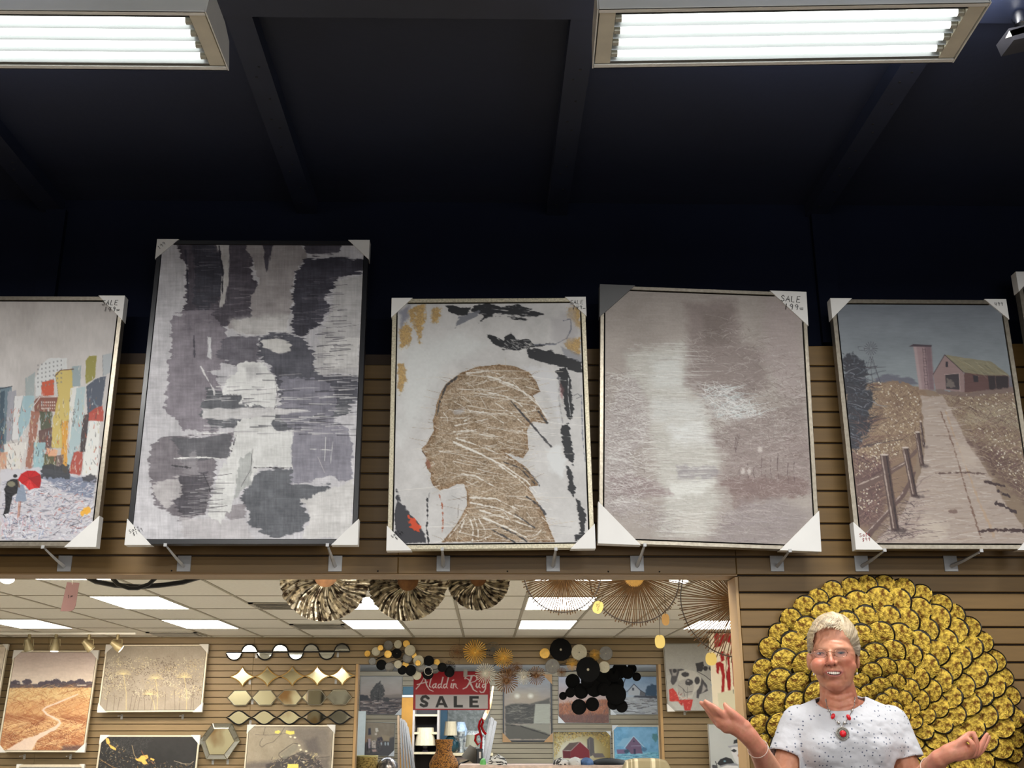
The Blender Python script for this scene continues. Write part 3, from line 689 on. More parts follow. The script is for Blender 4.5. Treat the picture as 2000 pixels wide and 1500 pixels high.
# ---------------------------------------------------------------- art: gold leaf profile
def art_profile(c):
    c.t = (740, 560, 2.632)
    c.C[:] = np.array([196, 194, 192]) + (c.nz(34, 34, 1)[..., None] - .5) * 34
    c.poly([(110,320),(420,240),(560,300),(330,420),(240,620),(110,800)], (212,214,212), 30, 12, (14, 14), .8, 3)
    c.C += (c.nz(4, 4, 3)[..., None] - .5) * 12
    G = (158, 126, 76)
    for P, s in (([(150,120),(185,105),(190,150),(200,200),(165,180)],1), ([(190,100),(235,90),(238,160),(225,200),(210,290),(188,200)],2), ([(108,220),(135,190),(170,210),(160,290),(110,320)],3), ([(275,115),(318,110),(316,150),(300,185),(272,180)],4), ([(102,400),(130,395),(138,480),(110,550),(100,520)],5), ([(975,110),(1030,90),(1035,220),(1000,190),(965,150)],6), ([(960,270),(1035,262),(1030,355),(960,310)],7)):
        c.poly(P, G, 4, 7, (5, 5), .85, s); c.poly(P, (206, 170, 104), 3, 9, (2, 2), .7, s + 2, dry=.5, drs=(1.5, 1.5), h=.6)
    c.poly([(110,130),(160,90),(150,160),(112,220)], (110,112,128), 8, 6, (8, 8), .7); c.poly([(890,170),(1000,110),(1035,240),(960,300),(890,280)], (168,164,166), 14, 8, (10, 10), .6)
    BK = (30, 31, 35)
    K = lambda P, s=1, col=BK, r=5, dry=0: c.poly(P, col, 1.4, r, (14, 4), 1, s, ang=.12, dry=dry, drs=(30, 2.5), h=.9)
    K([(345,100),(380,95),(420,115),(470,110),(460,150),(400,145),(360,130)], 1); K([(490,95),(560,85),(620,105),(720,95),(845,140),(800,150),(690,150),(600,140),(560,160),(510,190),(540,150),(470,130)], 2, dry=.2); K([(600,150),(700,150),(770,170),(700,168)], 3)
    c.poly([(410,150),(470,140),(530,120),(490,160),(430,190),(385,220)], (112,114,122), 2, 5, (12, 4), .9, 3, ang=-.4)
    K([(552,245),(590,250),(640,275),(680,235),(700,270),(780,275),(800,300),(900,290),(770,320),(700,330),(640,320),(590,295)], 4); K([(760,320),(880,330),(960,360),(1045,385),(1045,440),(930,415),(840,390),(770,360)], 5, dry=.12); c.line([(800,300),(910,295),(965,265),(990,215),(985,165),(950,175)], 4, (112,114,124), 2.5, rough=1.5)
    c.dabs(40, [(600,260),(790,280),(780,320),(650,320)], (5, 14), (.8, 1.8), -.3, [(196,194,190),(150,150,150)], 3, .8, .5); c.poly([(930,300),(1040,350),(1045,390),(960,362)], (120,122,130), 3, 4, (20, 3), .6, 4, ang=.3)
    K([(908,430),(960,415),(985,470),(990,560),(1002,640),(985,690),(960,660),(945,560),(930,500)], 6); K([(938,715),(975,700),(985,780),(1005,880),(1000,920),(960,880),(940,800)], 7, dry=.1); K([(968,920),(990,960),(1010,1040),(1000,1080),(978,1040)], 8); K([(1008,1080),(1035,1110),(1060,1170),(1062,1270),(1030,1300),(1010,1310),(1005,1280),(1035,1260),(1030,1180)], 9)
    c.line([(975,470),(972,560),(985,660)], 2.5, (196,196,196), 1.2, rough=1); c.line([(930,470),(925,580),(945,700)], 4, (140,138,140), 2, rough=2); c.poly([(930,490),(950,520),(945,600),(932,560)], (150,96,96), 3, 3, a=.5); c.line([(1000,560),(1022,550),(1040,565),(1015,575)], 1.6, (80,84,88)); c.poly([(860,840),(930,810),(960,900),(945,975),(880,940)], (214,216,216), 8, 7, (8, 8), .85); c.line([(1042,560),(1046,760),(1060,900)], 3, (120,124,136), 2, rough=1.5); c.poly([(735,405),(860,415),(920,470),(930,700),(870,560),(760,430)], (206,206,208), 8, 6, a=.8)
    # dark corner with ember
    c.poly([(90,1045),(110,1110),(150,1150),(210,1230),(250,1320),(78,1320)], (52,52,58), 2, 6, (8, 8), 1, 2, h=.6); c.poly([(150,1180),(185,1190),(215,1230),(210,1262),(180,1262),(160,1225)], (206,70,30), 2, 6, (5, 5), .95, 3, h=.6); c.line([(248,1090),(250,1180),(246,1240),(256,1320)], 4, (34,34,38), 5, rough=3); c.line([(312,1070),(325,1120),(330,1200),(326,1260)], 3, (158,88,60), 3, rough=2.5, dry=.3); c.line([(260,1060),(250,1120)], 1.5, (80,80,84)); c.line([(410,1120),(405,1190)], 1.5, (110,100,96)); c.line([(375,1075),(430,1100)], 1, (120,116,116)); c.line([(840,1225),(990,1235)], 1, (150,146,144))
    # profile
    HD = [(265,770),(285,740),(278,690),(292,640),(300,590),(325,530),(345,500),(395,460),(440,435),(520,410),(620,400),(700,410),(770,440),(810,490),(830,540),(790,560),(860,680),(870,705),(790,690),(760,740),(770,840),(740,880),(640,850),(760,930),(820,1020),(770,1030),(850,1170),(860,1200),(905,1312),(325,1312),(370,1260),(420,1190),(455,1120),(450,1050),(438,1015),(400,1015),(360,1035),(310,1045),(280,1025),(265,985),(268,960),(248,935),(240,905),(252,890),(240,870),(222,845),(220,830),(245,810)]
    c.poly(HD, (146, 124, 98), 1.2, 2.2, (7, 7), 1, 1, h=.3)
    m0 = c.C.copy()
    pp = c.T(HD); ins = sdpoly(c.X, c.Y, pp) < 0
    n = c.nz(2.2, 2.2, 2, 3) - .5; n2 = c.nz(30, 30, 4) - .5
    c.C[ins] = (np.array([150, 130, 106]) + n[..., None] * 110 + n2[..., None] * 50)[ins]
    sh = np.clip(1 - np.abs(sdpoly(c.X, c.Y, pp)) / 12, 0, 1) * ins
    c.C += sh[..., None] * np.array([-26, -34, -40])
    c.dabs(1300, HD, (5, 18), (.6, 1.3), .3, [(206,196,180),(226,220,208),(104,82,58),(128,104,74),(186,166,138)], 5, .6, 1.4, 3, h=.7)
    Wc = (226, 222, 214)
    for P, w_ in (([(450,445),(560,435),(620,450)],5), ([(540,540),(640,560),(720,600),(760,640)],4), ([(560,460),(700,510),(800,580),(870,680)],7), ([(620,490),(740,540),(820,610),(850,660)],5), ([(385,745),(480,740),(600,765)],5), ([(390,715),(470,700),(560,680)],4), ([(385,800),(500,850),(640,920),(760,1000),(810,1060)],8), ([(400,780),(520,820),(640,870),(700,900)],5), ([(420,960),(500,975),(560,1010),(600,1030)],5), ([(470,1085),(600,1090),(700,1140)],7), ([(470,1110),(620,1140),(760,1210)],7), ([(520,1150),(680,1200),(800,1240)],6), ([(540,1190),(660,1240),(760,1290)],7), ([(470,1200),(485,1250),(480,1310)],5), ([(490,1190),(510,1250),(510,1310)],4), ([(440,1200),(420,1250),(400,1300)],5), ([(510,1190),(545,1250),(550,1300)],4), ([(470,640),(560,650),(640,700)],4), ([(440,690),(540,640)],3), ([(400,760),(520,730)],3), ([(620,920),(720,990),(790,1060)],6), ([(600,600),(680,650),(760,720)],4), ([(360,1290),(430,1200),(450,1170)],4)):
        c.line(P, w_ * .8, Wc, w_ * .3, 1.4, .92, 1.8, (5, 3), int(w_), h=1)
    c.dabs(120, HD, (12, 34), (.8, 2.0), -.5, [(226,222,214),(210,204,194),(236,234,228)], 12, .75, .25, 6, h=.9)
    for P, w_ in (([(680,590),(760,680),(830,760),(885,820)],7), ([(820,640),(850,680),(865,700)],6), ([(640,900),(720,930),(800,1010)],5), ([(730,920),(790,970),(825,1020)],4), ([(760,1080),(830,1130),(855,1170)],8), ([(560,1240),(640,1280),(700,1315)],6), ([(600,1225),(700,1270),(760,1310)],5), ([(700,1170),(760,1210),(800,1240)],4), ([(300,660),(310,600),(345,510),(400,465)],7)):
        c.line(P, w_ * .5, (40, 40, 44), w_ * .9, 1.4, .85, 2.2, (6, 3), int(w_), dry=.2, ang=.6, h=.5)
    c.poly([(245,885),(262,900),(268,930),(250,935),(240,905)], (136, 84, 66), 2, 1, a=.7); c.line([(222,845),(240,868)], 2, (70, 50, 40)); c.poly([(380,640),(440,620),(440,650),(390,660)], (176,176,178), 5, 3, a=.6); c.line([(370,510),(420,560),(380,640)], 2, (110,90,70), a=.6); c.line([(320,900),(345,930),(340,960)], 4, (196,184,168), 2, a=.7)
# ---------------------------------------------------------------- art: misty trees by water
def art_mist(c):
    c.t = (1150, 540, 2.543)
    c.C[:] = np.array([160, 151, 144]) + (c.nz(60, 60, 1)[..., None] - .5) * 26
    S = lambda P, col, soft=40, a=.8, s=1, r=10: c.poly(P, col, soft / 2.5, r, (14, 10), a, s)
    S([(180,380),(470,330),(480,560),(560,640),(620,760),(640,960),(600,1040),(660,1090),(560,1300),(330,1280),(380,1100),(320,900),(300,620),(200,520)], (186,184,176), 50, .85)
    S([(320,420),(460,400),(470,560),(320,540)], (206,208,204), 60, .8, 2); S([(390,740),(560,700),(620,830),(420,840)], (214,216,214), 50, .8, 3); S([(300,600),(580,620),(600,700),(310,720)], (204,206,204), 40, .6, 5); S([(400,1020),(640,1010),(560,1090),(390,1100)], (214,214,208), 30, .85, 4); S([(430,1200),(580,1160),(560,1290),(440,1280)], (196,190,182), 50, .6)
    S([(480,130),(720,120),(760,330),(860,380),(900,560),(720,640),(560,590),(480,540),(500,330)], (126,112,108), 50, .75, 2); S([(560,180),(700,170),(690,330),(580,340)], (112,100,94), 50, .6, 3); S([(880,100),(1050,140),(1060,620),(960,600),(860,400)], (160,146,144), 60, .6, 2)
    S([(590,790),(760,700),(1060,620),(1110,900),(1100,1060),(900,1080),(760,1080),(640,1010),(700,900)], (136,122,118), 40, .75, 3); S([(640,1010),(900,990),(1100,1020),(1080,1090),(900,1100),(800,1130),(760,1180),(700,1090)], (118,96,92), 24, .7, 4, 14); S([(760,1120),(960,1110),(1110,1180),(1000,1330),(600,1330),(680,1180)], (142,132,130), 50, .8, 5)
    S([(560,600),(720,560),(860,690),(700,720),(600,680)], (178,176,174), 26, .6, 6, 16); S([(440,940),(640,950),(640,1000),(440,1010)], (140,134,138), 16, .7, 4)
    S([(75,760),(150,560),(200,480),(280,600),(300,760),(210,900),(260,1130),(180,1190),(75,1140)], (172,164,162), 24, .7, 2); S([(100,980),(330,1010),(420,1080),(280,1100),(120,1080)], (134,116,116), 26, .7, 3)
    c.dabs(1500, [(80,480),(200,480),(300,700),(280,1180),(80,1140)], (5, 16), (.6, 1.4), .6, [(214,212,208),(198,194,190),(120,108,104),(150,140,136),(226,224,220)], 2, .55, 1.3, 4, h=1)
    c.dabs(1700, [(480,330),(700,200),(1060,420),(1060,800),(640,860),(560,620)], (5, 14), (.6, 1.3), .8, [(186,180,174),(112,98,92),(206,202,196),(140,128,122),(96,82,78)], 3, .5, 1.3, 3, h=1, dens=lambda x, y: .35 + .65 * (y > 560 + 190 and y < 560 + 320))
    c.dabs(260, [(560,560),(700,540),(860,690),(640,720)], (5, 16), (.8, 1.7), .7, [(228,228,226),(214,214,212),(190,200,200)], 4, .7, .8, 3, h=1.2)
    c.dabs(1500, [(180,330),(470,330),(600,760),(640,1300),(330,1290)], (10, 40), (.6, 1.6), .0, [(214,212,206),(196,192,186),(170,164,158),(224,224,220)], 5, .45, .05, 1, h=1)
    c.dabs(900, [(640,820),(1100,780),(1110,1100),(700,1110)], (4, 12), (.6, 1.2), 1.2, [(108,90,84),(176,164,158),(96,78,74),(150,132,132),(196,186,182)], 6, .5, 1.2, 3, h=.8)
    for x, y0, y1 in ((730,800,890),(750,960,995),(820,950,1000),(860,900,1010),(905,900,1000),(940,880,1010),(990,930,1030),(1020,920,1020),(790,930,1000),(880,960,1020)): c.line([(x, y0), (x - 4, (y0 + y1) / 2), (x + 3, y1)], 1.6, (92, 74, 74), 1.0, rough=.8)
    for x in (720, 740): c.line([(732, 860), (x + random.Random(x).uniform(-20, 30), 780)], 1, (96, 80, 78))
    for x in (765, 795, 850): c.ell(x, 968 if x < 840 else 860, 10, 16, (206, 198, 192), 4, 3, (3, 3), .7)
    c.dabs(300, [(640,1100),(1000,1120),(960,1330),(620,1330)], (6, 18), (.6, 1.3), -.5, [(176,166,164),(120,104,108),(150,140,144),(196,188,184)], 7, .5, .5, 3, h=.8)
    c.dabs(300, [(80,1130),(330,1120),(420,1300),(80,1180)], (6, 18), (.6, 1.3), .2, [(176,166,164),(130,118,116),(190,186,184)], 8, .5, .7, 3, h=.8)
    c.C += (c.nz(20, 2, 3)[..., None] - .5) * 14 + (c.nz(2, 2, 5)[..., None] - .5) * 16
# ---------------------------------------------------------------- art: farm track
def art_farm(c):
    c.t = (1600, 560, 2.6325)
    v = np.clip((c.Y - 590) / 150, 0, 1)[..., None]
    c.C[:] = np.array([112, 118, 126]) * (1 - v) + np.array([134, 142, 146]) * v + (c.nz(40, 22, 1)[..., None] - .5) * 20
    c.poly([(290,470),(350,450),(480,470),(510,500),(290,500)], (96,96,108), 3, 4, (12, 4), .9); c.poly([(960,455),(1010,460),(1010,520),(960,520)], (110,108,116), 3, 3)
    # fields
    c.poly([(60,505),(300,492),(520,515),(620,545),(1200,510),(1200,1400),(60,1400)], (134,116,100), 2)
    c.poly([(240,500),(400,485),(520,520),(560,560),(520,760),(480,1000),(180,1330),(90,1330),(150,800)], (132,110,92), 2, 5, (8, 8), 1, 2); c.poly([(590,550),(760,540),(1010,520),(1080,800),(1120,1330),(1000,1200),(850,860),(680,640)], (132,114,96), 2, 5, (8, 8), 1, 3)
    c.poly([(780,620),(900,590),(1010,600),(1040,740),(900,700),(740,700)], (156,146,124), 14, 6, a=.85); c.poly([(700,760),(1050,900),(1060,1110),(850,900)], (84,62,60), 16, 10, (9, 9), .7, 4); c.poly([(160,840),(360,900),(320,1240),(200,1240)], (96,74,72), 14, 8, (9, 9), .8, 5)
    c.dabs(1100, [(270,510),(520,540),(540,760),(480,860),(180,960),(170,840)], (6, 18), (.7, 1.5), 1.45, [(170,150,120),(146,124,98),(110,86,72),(190,174,146),(84,64,58),(160,140,120)], 2, .6, .25, 2)
    c.dabs(1300, [(620,560),(1010,530),(1060,800),(1100,1150),(860,900),(700,700)], (6, 20), (.7, 1.5), 1.4, [(168,150,122),(140,120,98),(104,82,74),(186,174,152),(84,62,60),(120,92,92)], 3, .6, .35, 3)
    c.dabs(240, [(190,860),(330,870),(320,1230),(200,1230)], (6, 22), (.7, 1.5), 1.5, [(90,62,66),(140,112,104),(66,48,52),(160,132,118)], 4, .7, .25, 3)
    # tree at left
    for i, (x, y, rx, ry) in enumerate(((160,380,46,36),(190,430,60,50),(180,500,70,60),(210,580,75,60),(190,650,70,60),(200,720,60,60),(180,790,40,50))): c.ell(x, y, rx, ry, (48, 50, 58), 4, 9, (8, 8), .95, i)
    c.dabs(240, [(125,340),(260,420),(290,600),(250,780),(170,860),(140,600)], (4, 12), (1, 2.4), .8, [(34,36,42),(70,74,84),(96,102,112),(56,50,56),(140,142,150)], 5, .7, 1.2, 3); c.dabs(60, [(200,680),(280,680),(270,820),(180,860)], (10, 24), (1, 2), 1.2, [(50,44,52),(84,66,66),(120,92,84)], 6, .8, .5, 3)
    # windmill
    D = (70, 68, 76)
    for a, b in (((262,358),(245,420)),((262,358),(318,500)),((275,358),(262,420)),((262,358),(275,500))): c.line([a, b], 1, D)
    for y in (390, 420, 450): c.line([(254, y), (285 + (y - 390) * .25, y)], .8, D)
    c.line([(272,360),(318,504)], 1.1, D); c.line([(268,503),(322,508)], 2.4, (96,66,60))
    for k in range(16): a = k * math.pi / 8; c.line([(266 + 8 * math.cos(a), 318 + 8 * math.sin(a)), (266 + 34 * math.cos(a), 318 + 34 * math.sin(a))], 1.0, D, 2.2, a=.75)
    c.line([(200,308),(232,310),(232,328),(204,326),(200,308)], .8, D)
    # silo and barn
    c.poly([(484,305),(576,308),(592,530),(515,528)], (148,126,128), 1.2, 1); c.poly([(545,308),(576,308),(592,530),(566,530)], (112,92,98), 5, 1, a=.8); c.poly([(484,305),(500,306),(530,528),(515,528)], (170,152,152), 3, a=.7); c.poly([(460,308),(484,295),(580,300),(576,310),(500,308)], (70,58,66))
    c.line([(532,315),(545,525)], 1.2, (84,68,74)); c.line([(545,315),(560,525)], 1.2, (84,68,74))
    for k in range(14): c.line([(533 + k, 322 + k * 15), (546 + k, 322 + k * 15)], .9, (84, 68, 74))
    c.poly([(585,450),(645,350),(745,440),(748,545),(650,530),(598,528)], (140,118,116), 1.2, 1, h=.2); c.poly([(745,440),(975,455),(975,525),(748,545)], (94,68,66), 1.2, 1); c.poly([(645,350),(885,385),(978,455),(860,455),(740,440)], (132,126,104), 1.3, 1); c.dabs(60, [(660,360),(880,390),(960,450),(745,438)], (10, 26), (.9, 2), -.6, [(156,150,124),(104,100,84),(140,130,100)], 8, .6, .2); c.line([(585,452),(645,350),(742,440)], 1.8, (50,42,48))
    c.poly([(648,450),(718,445),(722,530),(652,525)], (58,52,56)); c.poly([(650,385),(662,385),(662,412),(650,414)], (46,42,50)); c.line([(644,452),(720,446),(724,540)], 2, (170,150,146)); c.poly([(655,470),(690,485),(700,520),(655,515)], (120,110,104), 2, 3, (3, 3), .8); c.poly([(790,455),(816,458),(818,490),(795,490)], (44,38,44)); c.poly([(868,458),(972,460),(972,525),(875,530)], (46,38,42)); c.line([(905,460),(910,525)], 2, (100,80,76)); c.poly([(600,528),(760,546),(1000,515),(1005,545),(760,565),(600,550)], (120,102,96), 2, 4, (6, 3), .9)
    # track
    c.poly([(520,560),(630,560),(680,640),(760,800),(850,930),(960,1120),(1130,1335),(260,1335),(420,1180),(500,1010),(540,900),(545,760)], (166,152,142), 2, 4, (8, 8), 1, 6)
    c.dabs(700, [(530,570),(630,570),(760,820),(900,1050),(1080,1330),(300,1330),(500,1040),(550,800)], (10, 34), (.8, 2.2), .03, [(196,184,174),(180,166,152),(140,122,112),(206,198,190),(160,140,124)], 7, .5, .12)
    c.line([(625,640),(690,820),(760,1060),(830,1290)], 2.4, (120,96,84), 6, rough=3, dry=.2); c.line([(650,640),(730,860),(820,1100),(900,1280)], 3, (176,150,124), 8, rough=3, a=.7); c.line([(600,960),(760,955),(900,965)], 4, (84,64,60), 3, rough=3, a=.8); c.line([(850,1000),(950,1025)], 8, (66,50,50), 5, rough=4); c.line([(920,1050),(980,1080)], 8, (60,46,48), 5, rough=4); c.line([(910,1110),(1010,1160)], 10, (62,48,50), 6, rough=5); c.line([(820,1260),(900,1250),(1090,1255)], 6, (66,48,48), 12, rough=4); c.line([(560,765),(700,768)], 3, (130,112,102), 2, rough=2, a=.6); c.poly([(540,1180),(660,1230),(640,1290),(480,1300)], (196,184,170), 16, 8, a=.7); c.poly([(700,800),(800,830),(820,930),(730,920)], (186,172,160), 14, 8, a=.7); c.ell(690, 1155, 24, 10, (120, 100, 92), 2, 3)
    c.dabs(220, [(400,1080),(520,1000),(500,1290),(260,1330),(320,1240)], (6, 20), (.8, 1.8), .6, [(110,90,90),(150,130,126),(176,160,152),(70,56,60)], 9, .7, .5, 3)
    # flowers
    for P, n, s in (([(300,480),(520,520),(500,760),(340,760)],90,1), ([(190,830),(420,760),(400,880),(190,980)],110,2), ([(200,1020),(320,1020),(300,1160),(200,1160)],50,3), ([(700,560),(1010,530),(1030,700),(800,640)],60,4), ([(780,720),(1060,740),(1070,1080),(900,900)],110,5)):
        c.dabs(n, P, (.6, 1.6), (1.6, 2.8), 0, [(226,220,204),(206,192,160),(214,204,190)], s, .9, 1)
    # fence
    T1 = (84, 66, 62); T2 = (176, 160, 150)
    c.poly([(195,1010),(330,955),(440,895),(500,830),(505,850),(440,920),(340,985),(200,1060)], (104,84,78), 1.2, 1.5, h=.5); c.line([(198,1020),(330,965),(440,905)], 3, T2, 2, rough=1.5); c.poly([(230,1270),(340,1160),(430,1050),(480,960),(500,940),(490,980),(440,1080),(350,1180),(255,1300)], (96,76,72), 1.2, 1.5, h=.5); c.line([(236,1272),(340,1165),(430,1058)], 3, T2, 2, rough=1.5)
    for (x0, y0, x1, y1, w_) in ((312,862,380,1250,44),(425,825,480,1075,36),(492,745,522,918,26),(515,690,535,820,12)):
        c.poly([(x0, y0), (x0 + w_, y0 + 3), (x1 + w_ * .7, y1), (x1 - w_ * .2, y1 + 6)], T1, 1.2, 1.4, h=.7); c.line([(x0 + w_ * .2, y0 + 8), (x1 + w_ * .05, y1 - 10)], w_ * .09, T2, rough=1, a=.85); c.line([(x0 + w_ * .75, y0 + 8), (x1 + w_ * .5, y1 - 10)], w_ * .1, (50, 38, 40), rough=1)
        c.ell(x0 + w_ * .5, y0 + 2, w_ * .5, 5, (190, 176, 166))
        c.ell(x1 + w_ * .8, y1 + 4, w_ * .8, w_ * .25, (56, 44, 46), 5, 4, a=.7)
    c.C += (c.nz(16, 2, 3)[..., None] - .5) * 10
NEARF = {'black': mat('black_frame', (22, 22, 26), .3, var=.1), 'silver': mat('champagne_frame', (150, 142, 128), .32, .75, var=.18, scale=60, bump=.1, bscale=200),
         'speck': mat('speckled_silver_frame', (176, 168, 146), .38, .55, var=.32, scale=120, bump=.2, bscale=300)}
DARKCARD = mat('grey_print_card', (84, 84, 84), .5, var=.06)
YB = 4.78
G = 'large canvases on brackets above the opening'
res = .0031
GN = .86
picture('street painting of city towers with a walking couple under a red umbrella', (-131, 579), (244, 578), (186, 1067), (-170, 1067), YB, .8, .020, .045, NEARF['silver'], art_city, res, GN,
        {'tr': .125, 'br': .14}, G, relief=.0012, ctext={'tr': ('SALE|149=', .80, .36, .024, 0)})
picture('tall abstract painting of grey and white brush strokes in a black frame', (309, 470), (722, 469), (697, 1063), (246, 1063), YB, .8, .022, .045, NEARF['black'], art_grey, res, GN,
        {'tl': .105, 'tr': .105, 'bl': .118, 'br': .118}, G, gap=.002, relief=.0013, ctext={'tl': ('199', .12, .5, .018, .8), 'bl': ('Sale|$199', .13, .40, .015, .6)})
picture('gold leaf profile of a head with black brush strokes, in a speckled silver frame', (766, 586), (1143, 579), (1161, 1070), (757, 1074), YB, .8, .020, .045, NEARF['speck'], art_profile, res, GN,
        {'tl': .1, 'tr': .1, 'bl': .112, 'br': .112}, G, relief=.0013, ctext={'tr': ('SALE|149-', .72, .34, .02, 0), 'bl': ('Sale|$199', .2, .45, .014, .8)})
picture('misty brown painting of trees by water, hanging slightly askew', (1171, 558), (1572, 570), (1602, 1076), (1170, 1060), YB, .8, .018, .045, NEARF['silver'], art_mist, res, GN,
        {'tl': .17, 'tr': .175, 'bl': .19, 'br': .185}, G, relief=.0015, cmat={'tl': DARKCARD}, ctext={'tr': ('SALE|199=', .70, .28, .03, -.04)})
picture('farm painting of a dirt track leading past a fence to a silo and barn', (1620, 586), (1968, 584), (2034, 1073), (1676, 1072), YB, .8, .020, .045, NEARF['silver'], art_farm, res, GN,
        {'tl': .105, 'tr': .105, 'bl': .125, 'br': .125}, G, relief=.0010, ctext={'tr': ('499', .55, .3, .018, 0), 'bl': ('Sale|$99', .14, .42, .016, .1, INKR)})
def art_plain(col, v=20):
    def f(c): c.C[:] = np.array(col) + (c.nz(20, 20, 2)[..., None] - .5) * v
    return f
picture('painting of which only a pale corner shows beyond the farm picture', (1998, 533), (2380, 533), (2440, 1076), (2062, 1076), YB, .8, .02, .045, NEARF['silver'], art_plain((150, 150, 150)), .02, GN,
        {'tl': .105}, G)
# ---------------------------------------------------------------- slatwall brackets
BRK = mat('clear_acrylic', (190, 190, 190), .25, var=.03, trans=.25)
plate = None
brk = ['first bracket from the left, under the city street picture', 'left bracket under the grey abstract picture', 'right bracket under the grey abstract picture', 'left bracket under the gold leaf profile', 'right bracket under the gold leaf profile',
       'left bracket under the misty tree picture', 'right bracket under the misty tree picture', 'left bracket under the farm track picture', 'right bracket under the farm track picture']
for i, (px, tx) in enumerate(((127, 88), (360, 326), (655, 641), (866, 864), (1080, 1085), (1244, 1258), (1517, 1540), (1682, 1724), (1856, 1912))):
    p = W(px, 1101, D1)
    t = thing('display_bracket', 'grey slatwall display ' + brk[i], 'bracket', (p.x, D1 - .004, p.z), group='brackets carrying the large canvases')
    if i == 0:
        plate = MB().box((0, 0, 0), (.062, .006, .072)).me('plate', BRK, bevel=.001)
        hk = MB().box((0, .012, .030), (.05, .02, .004)).me('hook', BRK)
    ob('plate', plate, t); 
    q = W(tx, (1071, 1067, 1067, 1075, 1075, 1067, 1078, 1077, 1078)[i], YB + .02) - t.location
    m = MB(); a = .004
    m.tube([(0, -.004, -.012), (q.x * .5, q.y * .5, q.z * .46 - .008), (q.x, q.y + .0, q.z - .002)], [.010, .008, .0055], 4)
    m.box((q.x, q.y - .026, q.z + .002), (.014, .005, .014))
    m.build('arm', BRK, t)
# ---------------------------------------------------------------- fluorescent fixtures
WH = mat('white_enamel', (244, 244, 238), .35, var=.03); MIR = mat('reflector', (150, 153, 154), .35, .5, var=.04, scale=6)
TUBE = mat('lit_tube', (255, 255, 255), .4, var=0, emis=4.0, ecol=(250, 255, 250)); CAPM = mat('tube_cap', (190, 186, 170), .4, .3); SOCK = mat('lamp_socket', (226, 220, 200), .6)
def fixture(label, cx, cy, z, L, wd, rotz=0, tilt=0, chain=True):
    t = thing('fluorescent_fixture', label, 'ceiling light', (cx, cy, z), Euler((0, tilt, rotz), 'XYZ'), 'hanging fluorescent fixtures')
    H = .075
    m = MB()
    for s in (-1, 1):
        y0 = s * wd / 2; y1 = s * (wd / 2 - .035)
        m.add([(-L / 2, y0, 0), (L / 2, y0, 0), (L / 2, y0 - s * .004, 0), (-L / 2, y0 - s * .004, 0), (-L / 2, y1, H), (L / 2, y1, H), (L / 2, y1 - s * .004, H), (-L / 2, y1 - s * .004, H)],
              [(0, 1, 5, 4), (3, 2, 6, 7), (0, 3, 2, 1)])
        m.box((0, s * (wd / 2 - .010), .002), (L, .020, .004))
    m.box((0, 0, H), (L, wd - .07, .004))
    m.build('housing', WH, t)
    for s in (-1, 1):
        e = MB().prism([(-wd / 2, 0), (wd / 2, 0), (wd / 2 - .03, H + .02), (.06, H + .045), (-.06, H + .045), (-wd / 2 + .03, H + .02)], 0, .004)
        e.v = [(s * (L / 2 + .002) + (y * s), x, zz) for x, y, zz in e.v]; e.build('end_plate', WH, t)
        MB().box((s * (L / 2 - .028), 0, .018), (.05, wd - .05, .03)).build('socket_rail', SOCK, t)
    r = MB(); n = 4; pitch = (wd - .07) / n
    for k in range(n):
        y = -wd / 2 + .035 + pitch * (k + .5); p = pitch / 2
        r.add([(-L / 2 + .05, y - p, .004), (L / 2 - .05, y - p, .004), (L / 2 - .05, y - p * .6, .035), (-L / 2 + .05, y - p * .6, .035), (L / 2 - .05, y + p * .6, .035), (-L / 2 + .05, y + p * .6, .035), (L / 2 - .05, y + p, .004), (-L / 2 + .05, y + p, .004)],
              [(0, 1, 2, 3), (3, 2, 4, 5), (5, 4, 6, 7)])
    r.build('reflector', MIR, t)
    for k in range(n):
        y = -wd / 2 + .035 + pitch * (k + .5)
        tb = MB().tube([(-L / 2 + .075, y, .014), (L / 2 - .075, y, .014)], .0125, 10).build('tube', TUBE, t, True)
        for s in (-1, 1): MB().tube([(s * (L / 2 - .075), y, .014), (s * (L / 2 - .055), y, .014)], .0128, 8).build('tube_cap', CAPM, tb, True)
    if chain:
        for s in (-1, 1):
            m = MB()
            for k in range(12):
                zz = H + .04 + k * .028
                if zz + z > ZC1 - .01: break
                pts = [((.005 if k % 2 == 0 else 0) * math.cos(a), (.005 if k % 2 else 0) * math.cos(a), zz + .017 * math.sin(a)) for a in [j * math.pi / 3 for j in range(6)]]
                m.tube([(p[0] + s * (L / 2 - .02), p[1], p[2]) for p in pts], .0016, 4, closed=True)
            m.build('chain', mat('steel_chain', (150, 150, 150), .35, .9), t)
    return t
def fixpos(a, b, zz):
    A = np.array(onceil(*a, zz)); B = np.array(onceil(*b, zz)); return A, B
ZF = 1.45 + 2.13
A, B = fixpos((1160, 132), (1860, 121), ZF)
c0 = (A + B) / 2; Lf = np.linalg.norm(B - A); rz = math.atan2(*(B - A)[::-1])
fixture('white fluorescent fixture with four lit tubes above the misty tree picture', c0[0] + .155 * math.sin(rz), c0[1] - .155 * math.cos(rz), ZF, Lf, .32, rz)
A = np.array(onceil(444, 138, ZF))
fixture('white fluorescent fixture with four lit tubes above the city street picture', A[0] - Lf / 2, A[1] - .16, ZF, Lf, .32, 0)
